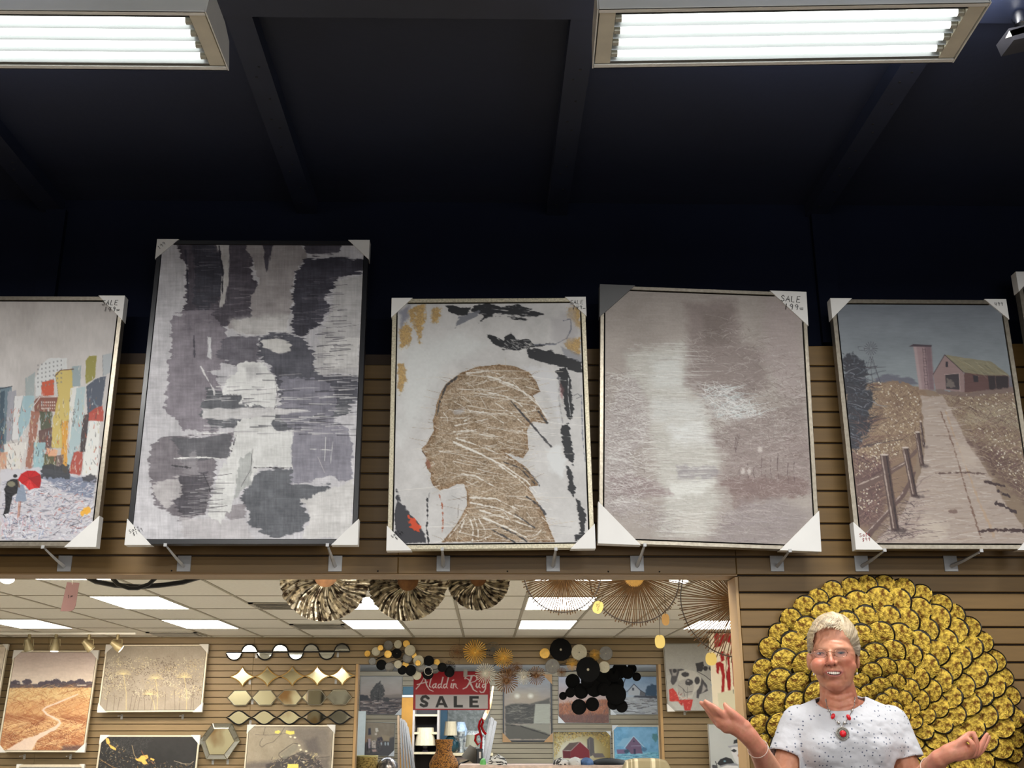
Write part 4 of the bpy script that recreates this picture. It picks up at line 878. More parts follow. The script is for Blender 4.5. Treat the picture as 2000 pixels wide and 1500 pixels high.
# end of a further fitting at the right edge of the photograph
p = W(1964, 74, 3.3)
t = thing('spot_fitting', 'small white and silver light fitting at the far right under the deck', 'ceiling light', (p.x, 3.3, p.z))
MB().prism([(0, 0), (.018, .03), (.085, .052), (.09, .028)], 0, .004).build('end_plate', WH, t)
MB().box((.10, .05, .035), (.16, .1, .05), Matrix.Rotation(-.25, 3, 'Y')).build('housing', mat('dark_housing', (60, 60, 66), .5), t)
MB().lathe([(.008, 0), (.022, .01), (.028, .04), (.02, .06)], 14, (.075, .02, .06)).build('lamp', mat('chrome', (200, 200, 200), .15, 1), t, True)
MB().tube([(.08, .05, .06), (.09, .05, ZC1 - p.z - .001)], .006, 6).build('stem', mat('dark_housing', (60, 60, 66)), t)
# ================================================================ gold disc wall sculpture
GOLD = mat('gold_foil', (240, 204, 84), .34, .55, scale=3.0, col2=(120, 78, 18), c2at=(.42, .62), bump=.9, bscale=9, detail=10)
GRIM = mat('disc_rim', (34, 26, 12), .4, .4, var=.1)
def disc_mesh(seed):
    r = random.Random(seed); n = 22; m = MB()
    prof = [(0, -.012), (.35, -.0105), (.65, -.006), (.84, .0), (.885, .0005)]
    rim = [(.885, .0005), (.985, -.0005), (1.0, .002), (.99, .006)]
    def ring(rr, y, k): 
        t = 2 * math.pi * k / n; w = 1 + .05 * math.cos(2 * t + seed) + .03 * math.cos(3 * t)
        return (rr * w * math.cos(t), y + .004 * math.cos(2 * t + seed) * rr * rr + r.uniform(-.0006, .0006), rr * w * math.sin(t))
    v = [(0, -.012, 0)]; f = []
    allp = prof[1:] + rim[1:]
    for rr, y in allp: v += [ring(rr, y, k) for k in range(n)]
    f += [(0, 1 + k, 1 + (k + 1) % n) for k in range(n)]
    for i in range(len(allp) - 1):
        a = 1 + i * n; b = a + n
        f += [(a + k, b + k, b + (k + 1) % n, a + (k + 1) % n) for k in range(n)]
    f.append(tuple(1 + (len(allp) - 1) * n + k for k in range(n)))
    m.v = v; m.f = f; me = m.me('disc', GOLD, True); me.materials.append(GRIM)
    for p in me.polygons:
        if math.hypot(p.center.x, p.center.z) > .892 or p.index == len(f) - 1: p.material_index = 1
    return me
SC = W(1722, 1396, D1)
sculpt = thing('wall_sculpture', 'large round wall sculpture of overlapping gold foil discs with dark rims', 'wall decoration', (SC.x, D1 - .004, SC.z))
pm = 1 / PPM(1396, 4.9)
dms = [disc_mesh(i) for i in range(5)]
rn = random.Random(3)
fr = MB()
for rr in (86, 187, 250):
    y = -.02 - .12 * (1 - (rr / 275) ** 2)
    fr.tube([(rr * pm * .95 * math.cos(a), y + .015, rr * pm * .95 * math.sin(a)) for a in [k * math.pi / 24 for k in range(48)]], .005, 6, closed=True)
for k in range(8):
    a = k * math.pi / 4; fr.tube([(0, -.11, 0), (120 * pm * math.cos(a), -.10, 120 * pm * math.sin(a)), (245 * pm * math.cos(a), -.02, 245 * pm * math.sin(a))], .005, 6)
fr.build('frame', GRIM, sculpt, True)
rings = [(253, 20, 43), (219, 24.5, 34), (184, 24.5, 29), (150, 23.5, 25), (117, 22.5, 21), (86, 20, 17), (58, 18, 13), (32, 16, 9), (12, 14, 4)]
for ri, (rr, dr, n) in enumerate(rings):
    for k in range(n):
        a = 2 * math.pi * (k + (.5 if ri % 2 else 0)) / n + rn.uniform(-.02, .02)
        r2 = rr + rn.uniform(-2.5, 2.5)
        q = min(1, r2 / 275); dep = .03 + .135 * (1 - q * q)
        o = ob('disc', rn.choice(dms), sculpt)
        sw = a - .55
        out = Vector((math.cos(sw), 0, math.sin(sw)))
        nrm = (Vector((0, -1, 0)) * 1.0 + Vector((math.cos(a), 0, math.sin(a))) * (.75 * q ** 2) - out * .62).normalized()
        yax = -nrm; xax = (out - yax * out.dot(yax)).normalized(); zax = xax.cross(yax)
        M3 = Matrix((xax, yax, zax)).transposed()
        s_ = dr * pm * rn.uniform(.95, 1.06)
        o.matrix_local = Matrix.Translation((r2 * pm * math.cos(a), -dep - .012 * (ri % 2), r2 * pm * math.sin(a))) @ M3.to_4x4() @ Matrix.Rotation(rn.uniform(-.3, .3), 4, 'Y') @ Matrix.Diagonal((s_ * 1.17 * rn.uniform(.95, 1.06), 1.15, s_ * 1.17, 1))
# dark wooden cabinet edge beside the sculpture, at the right edge of the photograph
p = W(1993, 1402, 4.93)
cab = thing('wooden_cabinet', 'tall brown wooden cabinet standing at the far right of the slatted wall', 'cabinet', (p.x + .25, 4.76, 0))
WD = mat('brown_wood', (112, 82, 54), .4, var=.2, scale=4, stretch=(6, 1, .6))
hh = p.z
MB().box((0, 0, hh / 2), (.46, .36, hh - .04)).build('carcass', WD, cab, bevel=.004)
MB().box((0, 0, hh - .012), (.50, .40, .024)).build('top', WD, cab, bevel=.005)
d = MB().box((0, -.187, hh / 2), (.42, .014, hh - .14)).build('door', WD, cab, bevel=.003); MB().sphere((-.17, -.205, hh * .55), .012, 10).build('knob', GREY, d, True)
# ================================================================ the woman
YP = 3.25
SK = mat('unused_skin', (200, 150, 120))
def remesh(shapes, vox, it=3, name='body'):
    m = MB()
    for s_ in shapes:
        if s_[0] == 'e': # ellipsoid: centre, radii, rotation
            _, c, r, rot = (list(s_) + [None])[:4]
            t = MB().sphere((0, 0, 0), 1, 24)
            m.add([(Vector(c) + ((rot @ Vector((p[0] * r[0], p[1] * r[1], p[2] * r[2]))) if rot is not None else Vector((p[0] * r[0], p[1] * r[1], p[2] * r[2])))) for p in t.v], t.f)
        else: # tapered limb through points with radii
            _, P, R2 = s_[:3]; fl = s_[3] if len(s_) > 3 else None
            P = [Vector(p) for p in P]
            PP = []; RR = []
            for i in range(len(P) - 1):
                for k in range(5):
                    t = k / 5; PP.append(P[i].lerp(P[i + 1], t)); RR.append(R2[i] * (1 - t) + R2[i + 1] * t)
            PP.append(P[-1]); RR.append(R2[-1])
            for _ in range(2):
                PP = [PP[0]] + [PP[i] * .5 + (PP[i - 1] + PP[i + 1]) * .25 for i in range(1, len(PP) - 1)] + [PP[-1]]
            m.tube(PP, RR, 14); m.sphere(PP[0], RR[0], 14); m.sphere(PP[-1], RR[-1], 14)
    me = m.me(name, None); o = ob(name, me)
    md = o.modifiers.new('r', 'REMESH'); md.mode = 'VOXEL'; md.voxel_size = vox
    if it:
        sm = o.modifiers.new('s', 'SMOOTH'); sm.factor = .5; sm.iterations = it
    bpy.context.view_layer.update()
    dg = bpy.context.evaluated_depsgraph_get(); ev = o.evaluated_get(dg)
    nm = bpy.data.meshes.new_from_object(ev)
    bpy.data.objects.remove(o); bpy.data.meshes.remove(me)
    nm.name = name
    return nm
def vco(me):
    a = np.empty(len(me.vertices) * 3); me.vertices.foreach_get('co', a); return a.reshape(-1, 3)
def setco(me, a): me.vertices.foreach_set('co', a.astype(np.float32).ravel()); me.update()
def setcol(me, c):
    at = me.color_attributes.new('Col', 'FLOAT_COLOR', 'POINT'); b = np.ones((len(c), 4), np.float32); b[:, :3] = c; at.data.foreach_set('color', b.ravel())
f3 = lambda x, y, Y: W(1560 + x / 8.33, 1190 + y / 8.33, Y)
h5 = lambda x, y, Y: W(1360 + x / 9.375, 1340 + y / 9.375, Y)
h6 = lambda x, y, Y: W(1780 + x / 9.09, 1400 + y / 9.09, Y)
T = (0, YP, 0)
hd = f3(560, 560, YP + .02)
rotH = Matrix.Rotation(R_(-3), 3, 'Y')
shapes = [
 ('e', f3(558, 500, YP + .03), (.0665, .088, .076), rotH), ('e', f3(565, 760, YP + .0), (.0610, .072, .070), rotH), ('e', f3(585, 1010, YP - .004), (.054, .062, .060), rotH),
 ('e', f3(600, 1215, YP - .026), (.030, .030, .026)), ('e', f3(340, 930, YP - .038), (.026, .026, .026)), ('e', f3(790, 930, YP - .034), (.026, .026, .026)),
 ('t', [f3(505, 700, YP - .066), f3(520, 800, YP - .079), f3(532, 868, YP - .086)], [.0065, .0075, .0095]), ('e', f3(478, 890, YP - .072), (.0072, .010, .0065)), ('e', f3(600, 880, YP - .072), (.0072, .010, .0065)),
 ('e', f3(950, 830, YP + .03), (.007, .014, .026)), ('e', f3(170, 850, YP + .03), (.007, .014, .026)),
 ('e', f3(575, 1030, YP - .052), (.026, .016, .020)),
 # neck, chest and trunk
 ('t', [W(1632, 1325, YP + .02), W(1638, 1360, YP + .03), W(1640, 1400, YP + .05)], [.048, .053, .064]), ('t', [W(1632, 1345, YP + .0), W(1640, 1385, YP + .015)], [.030, .048]),
 ('t', [W(1580, 1412, YP + .06), W(1648, 1396, YP + .05), W(1718, 1412, YP + .06)], [.046, .058, .046]),
 ('e', W(1650, 1450, YP + .06), (.155, .105, .12)), ('e', W(1650, 1560, YP + .06), (.15, .105, .16)), ('e', W(1650, 1680, YP + .06), (.165, .12, .15)),
]
sL, sR = W(1562, 1418, YP + .06), W(1738, 1418, YP + .06)
eL, eR = W(1524, 1548, YP + .02), W(1786, 1552, YP + .02)
wL, wR = h5(1105, 1100, 3.07), h6(500, 740, 3.07)
shapes += [('t', [sL, sL.lerp(eL, .5), eL], [.045, .044, .038]), ('t', [eL, eL.lerp(wL, .45), wL], [.037, .036, .0245]), ('t', [sR, sR.lerp(eR, .5), eR], [.045, .044, .038]), ('t', [eR, eR.lerp(wR, .45), wR], [.037, .036, .0245])]
# her right hand (left in the photograph), palm up
YH = 3.05
def fing(fn, P, R2, ys): return ('t', [fn(x, y, yy) for (x, y), yy in zip(P, ys)], R2)
shapes += [('t', [wL, h5(930, 880, YH), h5(720, 700, YH)], [.0235, .026, .027]), ('e', h5(640, 690, YH), (.034, .016, .024)), ('t', [h5(720, 760, YH), h5(500, 640, YH), h5(430, 590, YH)], [.022, .020, .015]), ('t', [h5(560, 750, YH + .005), h5(440, 690, YH + .005)], [.018, .013]),
 ('t', [h5(880, 740, YH - .008), h5(700, 600, YH - .01)], [.019, .014]),
 fing(h5, [(520, 560), (420, 470), (350, 400), (292, 348)], [.0105, .0092, .0080, .0062], [YH - .012, YH - .02, YH - .018, YH - .012]),
 fing(h5, [(460, 600), (340, 450), (245, 345), (165, 282)], [.0108, .0096, .0084, .0062], [YH - .002, YH - .008, YH - .006, YH]),
 fing(h5, [(430, 660), (310, 520), (190, 400), (85, 305)], [.0106, .0095, .0082, .0060], [YH + .008, YH + .006, YH + .008, YH + .012]),
 fing(h5, [(420, 720), (330, 620), (250, 520), (180, 430)], [.0095, .0084, .0072, .0056], [YH + .020, YH + .022, YH + .026, YH + .03]),
 fing(h5, [(800, 640), (660, 500), (575, 420), (520, 335)], [.0150, .0115, .0095, .0064], [YH - .014, YH - .02, YH - .016, YH - .01])]
# her left hand
shapes += [('t', [wR, h6(680, 640, YH), h6(860, 600, YH)], [.0225, .024, .024]), ('e', h6(930, 610, YH), (.028, .016, .022)), ('t', [h6(820, 690, YH), h6(1060, 650, YH)], [.016, .014]), ('t', [h6(620, 600, YH), h6(800, 500, YH - .008)], [.016, .013]),
 fing(h6, [(760, 540), (880, 440), (970, 350), (1040, 290)], [.0125, .0108, .0092, .0066], [YH - .01, YH - .014, YH - .012, YH - .006]),
 fing(h6, [(1040, 640), (1100, 560), (1085, 480), (1035, 408)], [.0105, .0092, .0080, .0060], [YH - .012, YH - .026, YH - .030, YH - .024]),
 fing(h6, [(1100, 640), (1160, 520), (1140, 400), (1108, 285)], [.0102, .0088, .0078, .0060], [YH - .002, YH - .008, YH - .010, YH - .006]),
 fing(h6, [(1140, 660), (1210, 560), (1280, 430), (1345, 305)], [.0098, .0086, .0076, .0058], [YH + .01, YH + .010, YH + .008, YH + .008]),
 fing(h6, [(1130, 690), (1240, 610), (1320, 490), (1385, 350)], [.0090, .0078, .0068, .0052], [YH + .024, YH + .026, YH + .026, YH + .028])]
hipz = 0.93
hx = W(1650, 1680, YP + .06).x
for s_ in (-1, 1):
    shapes += [('t', [(hx + s_ * .08, YP + .07, .90), (hx + s_ * .09, YP + .06, .50), (hx + s_ * .10, YP + .09, .10)], [.085, .055, .036]), ('t', [(hx + s_ * .10, YP + .10, .05), (hx + s_ * .115, YP - .06, .035)], [.036, .028])]
bme = remesh(shapes, .0036, 3, 'person')
co = vco(bme)
px, py = PROJ(co); fx = (px - 1560) * 8.33; fy = (py - 1190) * 8.33
head = (py < 1352) & (np.abs(px - 1628) < 62)
front = head & (co[:, 1] < YP + .015)
def G2(cx, cy, sx, sy, ang=0):
    dx, dy = fx - cx, fy - cy
    if ang: c, s_ = math.cos(ang), math.sin(ang); dx, dy = dx * c + dy * s_, -dx * s_ + dy * c
    return np.exp(-.5 * ((dx / sx) ** 2 + (dy / sy) ** 2))
def GL2(P, sg):
    D = np.full(fx.shape, 1e9)
    for (ax, ay), (bx, by) in zip(P[:-1], P[1:]):
        ex, ey = bx - ax, by - ay; t = np.clip(((fx - ax) * ex + (fy - ay) * ey) / (ex * ex + ey * ey), 0, 1)
        D = np.minimum(D, np.hypot(fx - ax - ex * t, fy - ay - ey * t))
    return np.exp(-.5 * (D / sg) ** 2)
d = np.zeros(len(co))
d -= .0075 * G2(350, 722, 78, 42) + .0075 * G2(690, 712, 78, 42)
d += .0028 * G2(350, 640, 90, 26) + .0028 * G2(690, 630, 90, 26)
d += .0040 * G2(345, 716, 60, 24) + .0040 * G2(690, 706, 60, 24)
d -= .0030 * G2(430, 745, 22, 26) + .003 * G2(600, 740, 22, 26)
d += .0030 * G2(300, 870, 80, 60) + .0030 * G2(800, 860, 80, 60)
SL = [(440, 890), (405, 960), (400, 1040), (430, 1130)]; SR = [(640, 880), (710, 950), (755, 1040), (770, 1140)]
d -= .0042 * GL2(SL, 17) + .0042 * GL2(SR, 17)
LU = [(440, 1022), (500, 1000), (575, 1000), (650, 1000), (712, 1020)]; LLw = [(440, 1026), (490, 1070), (580, 1086), (660, 1070), (712, 1024)]
d += .0024 * GL2(LU, 12) + .0030 * GL2(LLw, 14)
mo = sdpoly(fx, fy, [(455, 1030), (500, 1014), (575, 1012), (650, 1012), (700, 1028), (662, 1066), (580, 1080), (490, 1064)])
d -= .0065 * np.clip(.5 - mo / 14, 0, 1)
d -= .0016 * GL2([(480, 1150), (590, 1135), (700, 1150)], 14); d += .002 * G2(595, 1215, 70, 40)
d -= .0012 * GL2([(300, 500), (480, 480), (700, 520)], 9) + .0010 * GL2([(320, 560), (500, 545), (700, 575)], 8) + .0014 * GL2([(500, 650), (505, 600)], 8)
d -= .0015 * GL2([(470, 1270), (600, 1335), (750, 1260)], 14)
for P in ([(800, 700), (870, 690)], [(800, 730), (880, 760)], [(790, 760), (860, 810)], [(230, 720), (190, 700)], [(240, 750), (200, 780)], [(850, 900), (860, 1060)], [(270, 900), (290, 1020)]): d -= .0009 * GL2(P, 9)
d -= .0035 * (G2(492, 912, 11, 8) + G2(582, 906, 11, 8))
co[front, 1] -= d[front]
# neck creases
neck = (py >= 1340) & (py < 1395) & (np.abs(px - 1640) < 50) & (co[:, 1] < YP + .05)
for (P) in ([(1610, 1362), (1640, 1372), (1668, 1360)], [(1606, 1352), (1636, 1359), (1664, 1352)], [(1604, 1376), (1640, 1386), (1676, 1374)]):
    q = [((a - 1560) * 8.33, (b - 1190) * 8.33) for a, b in P]; co[neck, 1] += (.0028 * GL2(q, 10))[neck]
setco(bme, co)
n1 = fbm(co[:, 0] * 60, co[:, 2] * 60, 1); n2 = fbm(co[:, 0] * 220 + co[:, 1] * 90, co[:, 2] * 220, 3)
col = np.empty((len(co), 3)); col[:] = (186, 129, 100)
col += ((n1 - .5) * 26)[:, None] * np.array([1, 1.1, 1.0]) + ((n2 - .5) * 20)[:, None]
def tint(m, c, a=1.0):
    global col
    m = np.clip(m * a, 0, 1)[:, None]; col = col + (np.array(c) - col) * m
F_ = front.astype(float)  # skin's own tones, plus a lit forehead and shaded folds painted in
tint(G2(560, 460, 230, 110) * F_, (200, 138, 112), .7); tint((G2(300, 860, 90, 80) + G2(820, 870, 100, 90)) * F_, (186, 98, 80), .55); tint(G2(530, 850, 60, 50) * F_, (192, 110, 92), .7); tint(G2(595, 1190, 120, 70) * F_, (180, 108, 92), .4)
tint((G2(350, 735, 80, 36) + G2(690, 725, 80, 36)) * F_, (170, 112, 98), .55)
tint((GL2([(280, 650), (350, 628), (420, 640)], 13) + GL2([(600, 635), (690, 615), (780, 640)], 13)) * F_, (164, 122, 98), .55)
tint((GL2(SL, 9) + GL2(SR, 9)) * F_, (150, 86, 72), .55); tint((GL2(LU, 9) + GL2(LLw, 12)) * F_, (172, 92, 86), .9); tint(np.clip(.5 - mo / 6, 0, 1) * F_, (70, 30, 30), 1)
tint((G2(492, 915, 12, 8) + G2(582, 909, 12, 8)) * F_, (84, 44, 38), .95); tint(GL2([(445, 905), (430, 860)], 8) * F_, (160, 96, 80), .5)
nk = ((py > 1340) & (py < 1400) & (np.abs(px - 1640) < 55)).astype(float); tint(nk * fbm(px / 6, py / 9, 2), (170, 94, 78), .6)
hands = ((px < 1500) | (px > 1812)).astype(float) * (py > 1350); tint(hands * fbm(px / 7, py / 7, 4), (206, 120, 108), .6)
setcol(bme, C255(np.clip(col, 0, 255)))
bme.polygons.foreach_set('use_smooth', [True] * len(bme.polygons))
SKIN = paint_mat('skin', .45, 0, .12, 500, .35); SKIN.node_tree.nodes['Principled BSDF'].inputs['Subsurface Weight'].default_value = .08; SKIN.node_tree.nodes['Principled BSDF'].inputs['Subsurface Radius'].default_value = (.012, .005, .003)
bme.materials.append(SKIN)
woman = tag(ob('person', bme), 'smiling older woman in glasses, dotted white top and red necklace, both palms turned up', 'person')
# hair: a swept-back shell with strands
hcx = f3(560, 520, YP + .03)
HAIRC = paint_mat('hair', .6, 0, .3, 400)
hs = remesh([('e', f3(566, 500, YP + .036), (.0695, .093, .0815), rotH), ('e', f3(262, 560, YP + .024), (.0185, .050, .05)), ('e', f3(868, 590, YP + .024), (.0175, .050, .052)), ('e', f3(560, 700, YP + .07), (.062, .05, .07))], .0034, 2, 'hair')
c = vco(hs); hx_, hy_ = PROJ(c); ux, uy = (hx_ - 1560) * 8.33, (hy_ - 1190) * 8.33
line = np.array([(150, 720), (190, 700), (235, 640), (225, 520), (262, 380), (380, 300), (540, 285), (680, 340), (770, 440), (835, 530), (868, 640), (915, 730), (960, 760)], float)
lim = np.interp(ux, line[:, 0], line[:, 1])
lim += (fbm(ux / 22, uy / 60, 2) - .5) * 70
kill = (c[:, 1] < YP + .025) & (uy > lim)
kill |= (uy > 900)
ang = np.arctan2(c[:, 0] - hcx.x, c[:, 2] - hcx.z + .03)
st = fbm(ang * 26 + c[:, 2] * 12, c[:, 1] * 22, 3, 4)
nrm = c - np.array([hcx.x, hcx.y, hcx.z]); nrm /= np.linalg.norm(nrm, axis=1)[:, None]
c += nrm * ((st - .45) * .0065)[:, None]
setco(hs, c)
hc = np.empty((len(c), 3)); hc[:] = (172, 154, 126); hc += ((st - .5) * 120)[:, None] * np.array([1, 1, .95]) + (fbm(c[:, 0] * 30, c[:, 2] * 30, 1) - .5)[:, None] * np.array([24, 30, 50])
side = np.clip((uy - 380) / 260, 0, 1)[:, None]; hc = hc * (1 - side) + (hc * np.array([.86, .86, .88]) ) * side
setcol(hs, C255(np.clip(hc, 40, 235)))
bmh = bmesh.new(); bmh.from_mesh(hs); bmh.verts.ensure_lookup_table()
bmesh.ops.delete(bmh, geom=[bmh.verts[i] for i in np.nonzero(kill)[0]], context='VERTS')
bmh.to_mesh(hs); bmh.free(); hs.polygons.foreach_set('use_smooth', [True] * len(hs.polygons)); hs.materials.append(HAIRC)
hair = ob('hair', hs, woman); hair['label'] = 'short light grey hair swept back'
tm = MB(); rn = random.Random(11)
HS = mat('hair_strands', (178, 160, 132), .55, var=.45, scale=60)
for k in range(800):
    u = rn.uniform(190, 880); vtop = np.interp(u, line[:, 0], line[:, 1]); v = vtop - rn.uniform(-25, 240) * (1 - .3 * abs(u - 560) / 350)
    if v < 150: continue
    def onhead(u, v):
        x, z = f3(u, v, YP); dx = (x - f3(560, 500, YP).x) / .0725 if False else (u - 560) * .000178 / .0730; dz = (500 - v) * .000178 / .0855
        q = 1 - dx * dx - dz * dz
        return None if q < .02 else YP + .036 - .096 * math.sqrt(q)
    P = []; a0 = rn.uniform(-.5, .5); L = rn.uniform(60, 150)
    dirx = (u - 420) / 420
    for j in range(5):
        t = j / 4; uu = u + (dirx * .8 + .35) * L * t; vv = v - L * t * (1 - .8 * t) + abs(dirx) * L * .5 * t * t
        y = None
        dx = (uu - 560) * .000178 / .0735; dz = (500 - vv) * .000178 / .0865; q = 1 - dx * dx - dz * dz
        if q < .03: break
        y = YP + .034 - .096 * math.sqrt(q) - .002 - .002 * math.sin(t * 3)
        P.append(f3(uu, vv, y))
    if len(P) > 2: tm.tube(P, [.0008, .0010, .0009, .0007, .0004][:len(P)], 4)
st_ = tm.build('hair_strands', HS, woman, True); st_['kind'] = 'stuff'
# eyes, teeth, glasses
EYEW = mat('eye_white', (120, 104, 104), .2, var=0); IRIS = mat('iris', (30, 34, 48), .1, var=0); LASH = mat('lash', (60, 40, 38), .6, var=0); TEE = mat('tooth_enamel', (232, 222, 204), .25, var=.03)
bpy.context.view_layer.update()
dgs = bpy.context.evaluated_depsgraph_get()
def surf(u, v):
    "front of the face on the line of sight through crop point (u, v)"
    tgt = f3(u, v, YP); o0 = Vector((0, 0, EYE)); dr = (tgt - o0).normalized()
    hit, loc, nn, idx = woman.ray_cast(o0, dr)
    return loc if hit else tgt
for (u, v) in ((352, 722), (688, 712)):
    p = surf(u, v)
    e = MB().sphere((0, 0, 0), 1, 16, (.0100, .004, .0027)).build('eye', EYEW, woman, True, loc=p + Vector((0, .0022, 0)))
    MB().sphere((0, -.0028, 0), 1, 12, (.0046, .0016, .0028)).build('iris', IRIS, e, True)
    up = []; lo = []
    for k in range(7):
        t = (k - 3) / 3; up.append(surf(u + t * 66, v - 18 + 16 * t * t) - Vector((0, .0012, 0))); lo.append(surf(u + t * 60, v + 20 - 10 * t * t) - Vector((0, .0006, 0)))
    MB().tube(up, [.0006, .0011, .0014, .0014, .0014, .0011, .0006], 5).build('eyelash', LASH, woman, True)
    MB().tube(lo, [.0005, .0008, .0009, .0010, .0009, .0008, .0005], 5).build('eyelid', mat('eyelid_skin', (176, 112, 98), .6, var=0), woman, True)
for k in range(8):
    t = (k - 3.5) / 3.5; u = 580 + t * 110; w_ = .0026 if abs(t) < .5 else .0023
    p = surf(u, 1038 - 7 * t * t)
    MB().box((0, 0, 0), (w_ * 2 * .94, .003, .0088 - .0036 * t * t), Matrix.Rotation(t * .35, 3, 'Z')).build('tooth', TEE, woman, True, bevel=.0006, loc=(p.x, surf(575, 985).y + .0042 + .0050 * t * t, p.z + .0006))
gl = thing('eyeglasses', 'thin metal rimmed eyeglasses worn by the smiling woman', 'glasses', surf(505, 720))
GM = mat('rim_metal', (150, 110, 90), .25, .8, var=.1); LENS = mat('clear_lens', (255, 255, 255), .02, var=0, alpha=.05, spec=.4)
yg = surf(520, 700).y - .006
def loopp(cu, cv, a, b): return [f3(cu + a * math.copysign(abs(math.cos(t)) ** .75, math.cos(t)), cv + b * math.copysign(abs(math.sin(t)) ** .8, math.sin(t)), yg + .010 * (abs(cu + a * math.cos(t) - 520) / 330) ** 2) - gl.location for t in [k * math.pi / 14 for k in range(28)]]
for cu, cv in ((352, 722), (688, 714)):
    lp = loopp(cu, cv, 98, 66)
    f = MB().tube(lp, .00055, 6, closed=True).build('rim', GM, gl, True)
    l = MB(); l.add(lp, [tuple(range(28))]); l.build('lens', LENS, f)
MB().tube([f3(450, 705, yg) - gl.location, f3(480, 690, yg - .003) - gl.location, f3(530, 692, yg - .003) - gl.location, f3(590, 702, yg) - gl.location], .0009, 6).build('bridge', GM, gl, True)
for (u, v), u2 in (((450, 740), 470), ((590, 738), 575)): MB().tube([f3(u, v - 10, yg) - gl.location, f3(u2, v + 20, yg + .004) - gl.location], .0012, 6).build('nose_pad', GM, gl, True)
for u0, u1, v in ((254, 165, 705), (790, 935, 705)):
    MB().tube([f3(u0, v, yg + .009) - gl.location, f3((u0 + u1) / 2, v + 14, YP - .03) - gl.location, f3(u1, v + 35, YP + .03) - gl.location], .0010, 6).build('temple', GM, gl, True)
for (u, v) in ((948, 1045), (250, 1060)):
    p = f3(u, v, YP + .012 if u > 500 else YP + .01)
    MB().sphere((0, 0, 0), .0035, 10).build('earring', mat('pearl', (240, 236, 225), .2, .2, var=0), woman, True, loc=p)
# clothes
sh = [('t', [W(1584, 1412, YP + .06), W(1648, 1394, YP + .052), W(1714, 1412, YP + .06)], [.055, .069, .055]), ('t', [sL + Vector((0, 0, .004)), sL.lerp(eL, .42) + Vector((-.006, 0, 0)), sL.lerp(eL, .66) + Vector((-.008, 0, 0))], [.054, .054, .056]), ('t', [sR + Vector((0, 0, .004)), sR.lerp(eR, .42) + Vector((.006, 0, 0)), sR.lerp(eR, .66) + Vector((.008, 0, 0))], [.054, .054, .056]),
      ('e', W(1650, 1455, YP + .06), (.178, .130, .135)), ('e', W(1650, 1560, YP + .06), (.172, .130, .17)), ('e', W(1650, 1690, YP + .06), (.185, .140, .17)), ('e', W(1610, 1462, YP + .0), (.07, .072, .065)), ('e', W(1694, 1462, YP + .0), (.07, .072, .065))]
sme = remesh(sh, .0042, 6, 'shirt'); c = vco(sme); sx, sy = PROJ(c)
neckc = (W(1640, 1364, YP + .04))
nd = np.hypot((sx - 1640) / 47, (sy - 1364) / 25)
kill = (nd < 1) & (c[:, 1] < YP + .07)
def cut_sleeve(p, q, t):
    a = np.array(p); b = np.array(q); dd = (b - a) / np.linalg.norm(b - a); w_ = (c - a) @ dd
    rad = np.linalg.norm((c - a) - w_[:, None] * dd, axis=1)
    return (w_ > t) & (rad < .085)
LL = (eL - sL).length
kill |= cut_sleeve(sL, eL, LL * .50) & (sx < 1560); kill |= cut_sleeve(sR, eR, LL * .50) & (sx > 1745)
kill |= c[:, 2] < .80
wr = (fbm(c[:, 0] * 14 + c[:, 2] * 9, c[:, 2] * 20, 2) - .5) * .016 + (fbm(c[:, 0] * 40, c[:, 2] * 14, 4) - .5) * .005
c[:, 1] -= wr; setco(sme, c)
bmh = bmesh.new(); bmh.from_mesh(sme); bmh.verts.ensure_lookup_table(); bmesh.ops.delete(bmh, geom=[bmh.verts[i] for i in np.nonzero(kill)[0]], context='VERTS')
bnd = [v for v in bmh.verts if v.is_boundary]
for _ in range(14):
    nw = {}
    for v in bnd:
        q = [e.other_vert(v).co for e in v.link_edges if e.is_boundary]
        if len(q) == 2: nw[v] = v.co * .4 + (q[0] + q[1]) * .3
    for v, p_ in nw.items(): v.co = p_
bmh.to_mesh(sme); bmh.free(); sme.polygons.foreach_set('use_smooth', [True] * len(sme.polygons))
SH = mat('white_cotton', (186, 186, 190), .85, var=.02, scale=20, bump=.08, bscale=120)
nt = SH.node_tree; b = nt.nodes['Principled BSDF']; vz = nt.nodes.new('ShaderNodeTexVoronoi'); vz.feature = 'F1'; vz.inputs['Scale'].default_value = 82; vz.inputs['Randomness'].default_value = .6
tcn = nt.nodes.new('ShaderNodeTexCoord'); mpn = nt.nodes.new('ShaderNodeMapping'); mpn.inputs['Scale'].default_value = (1, .25, 1); nt.links.new(tcn.outputs['Object'], mpn.inputs[0]); nt.links.new(mpn.outputs[0], vz.inputs['Vector'])
rp = nt.nodes.new('ShaderNodeValToRGB'); rp.color_ramp.elements[0].position = .15; rp.color_ramp.elements[0].color = (*C255((84, 90, 108)), 1); rp.color_ramp.elements[1].position = .21; rp.color_ramp.elements[1].color = (*C255((184, 184, 188)), 1)
nt.links.new(vz.outputs['Distance'], rp.inputs[0]); nt.links.new(rp.outputs[0], b.inputs['Base Color'])
sme.materials.append(SH); shirt = ob('shirt', sme, woman); shirt['label'] = 'white top with small grey dots'
so = shirt.modifiers.new('thickness', 'SOLIDIFY'); so.thickness = .003; so.offset = 1
tr = remesh([('e', (hx, YP + .06, .90), (.178, .135, .14))] + [('t', [(hx + s_ * .085, YP + .07, .88), (hx + s_ * .095, YP + .06, .48), (hx + s_ * .105, YP + .09, .10)], [.105, .085, .07]) for s_ in (-1, 1)], .012, 3, 'trousers')
tr.polygons.foreach_set('use_smooth', [True] * len(tr.polygons)); tr.materials.append(mat('navy_cotton', (48, 54, 74), .8, var=.1)); ob('trousers', tr, woman)
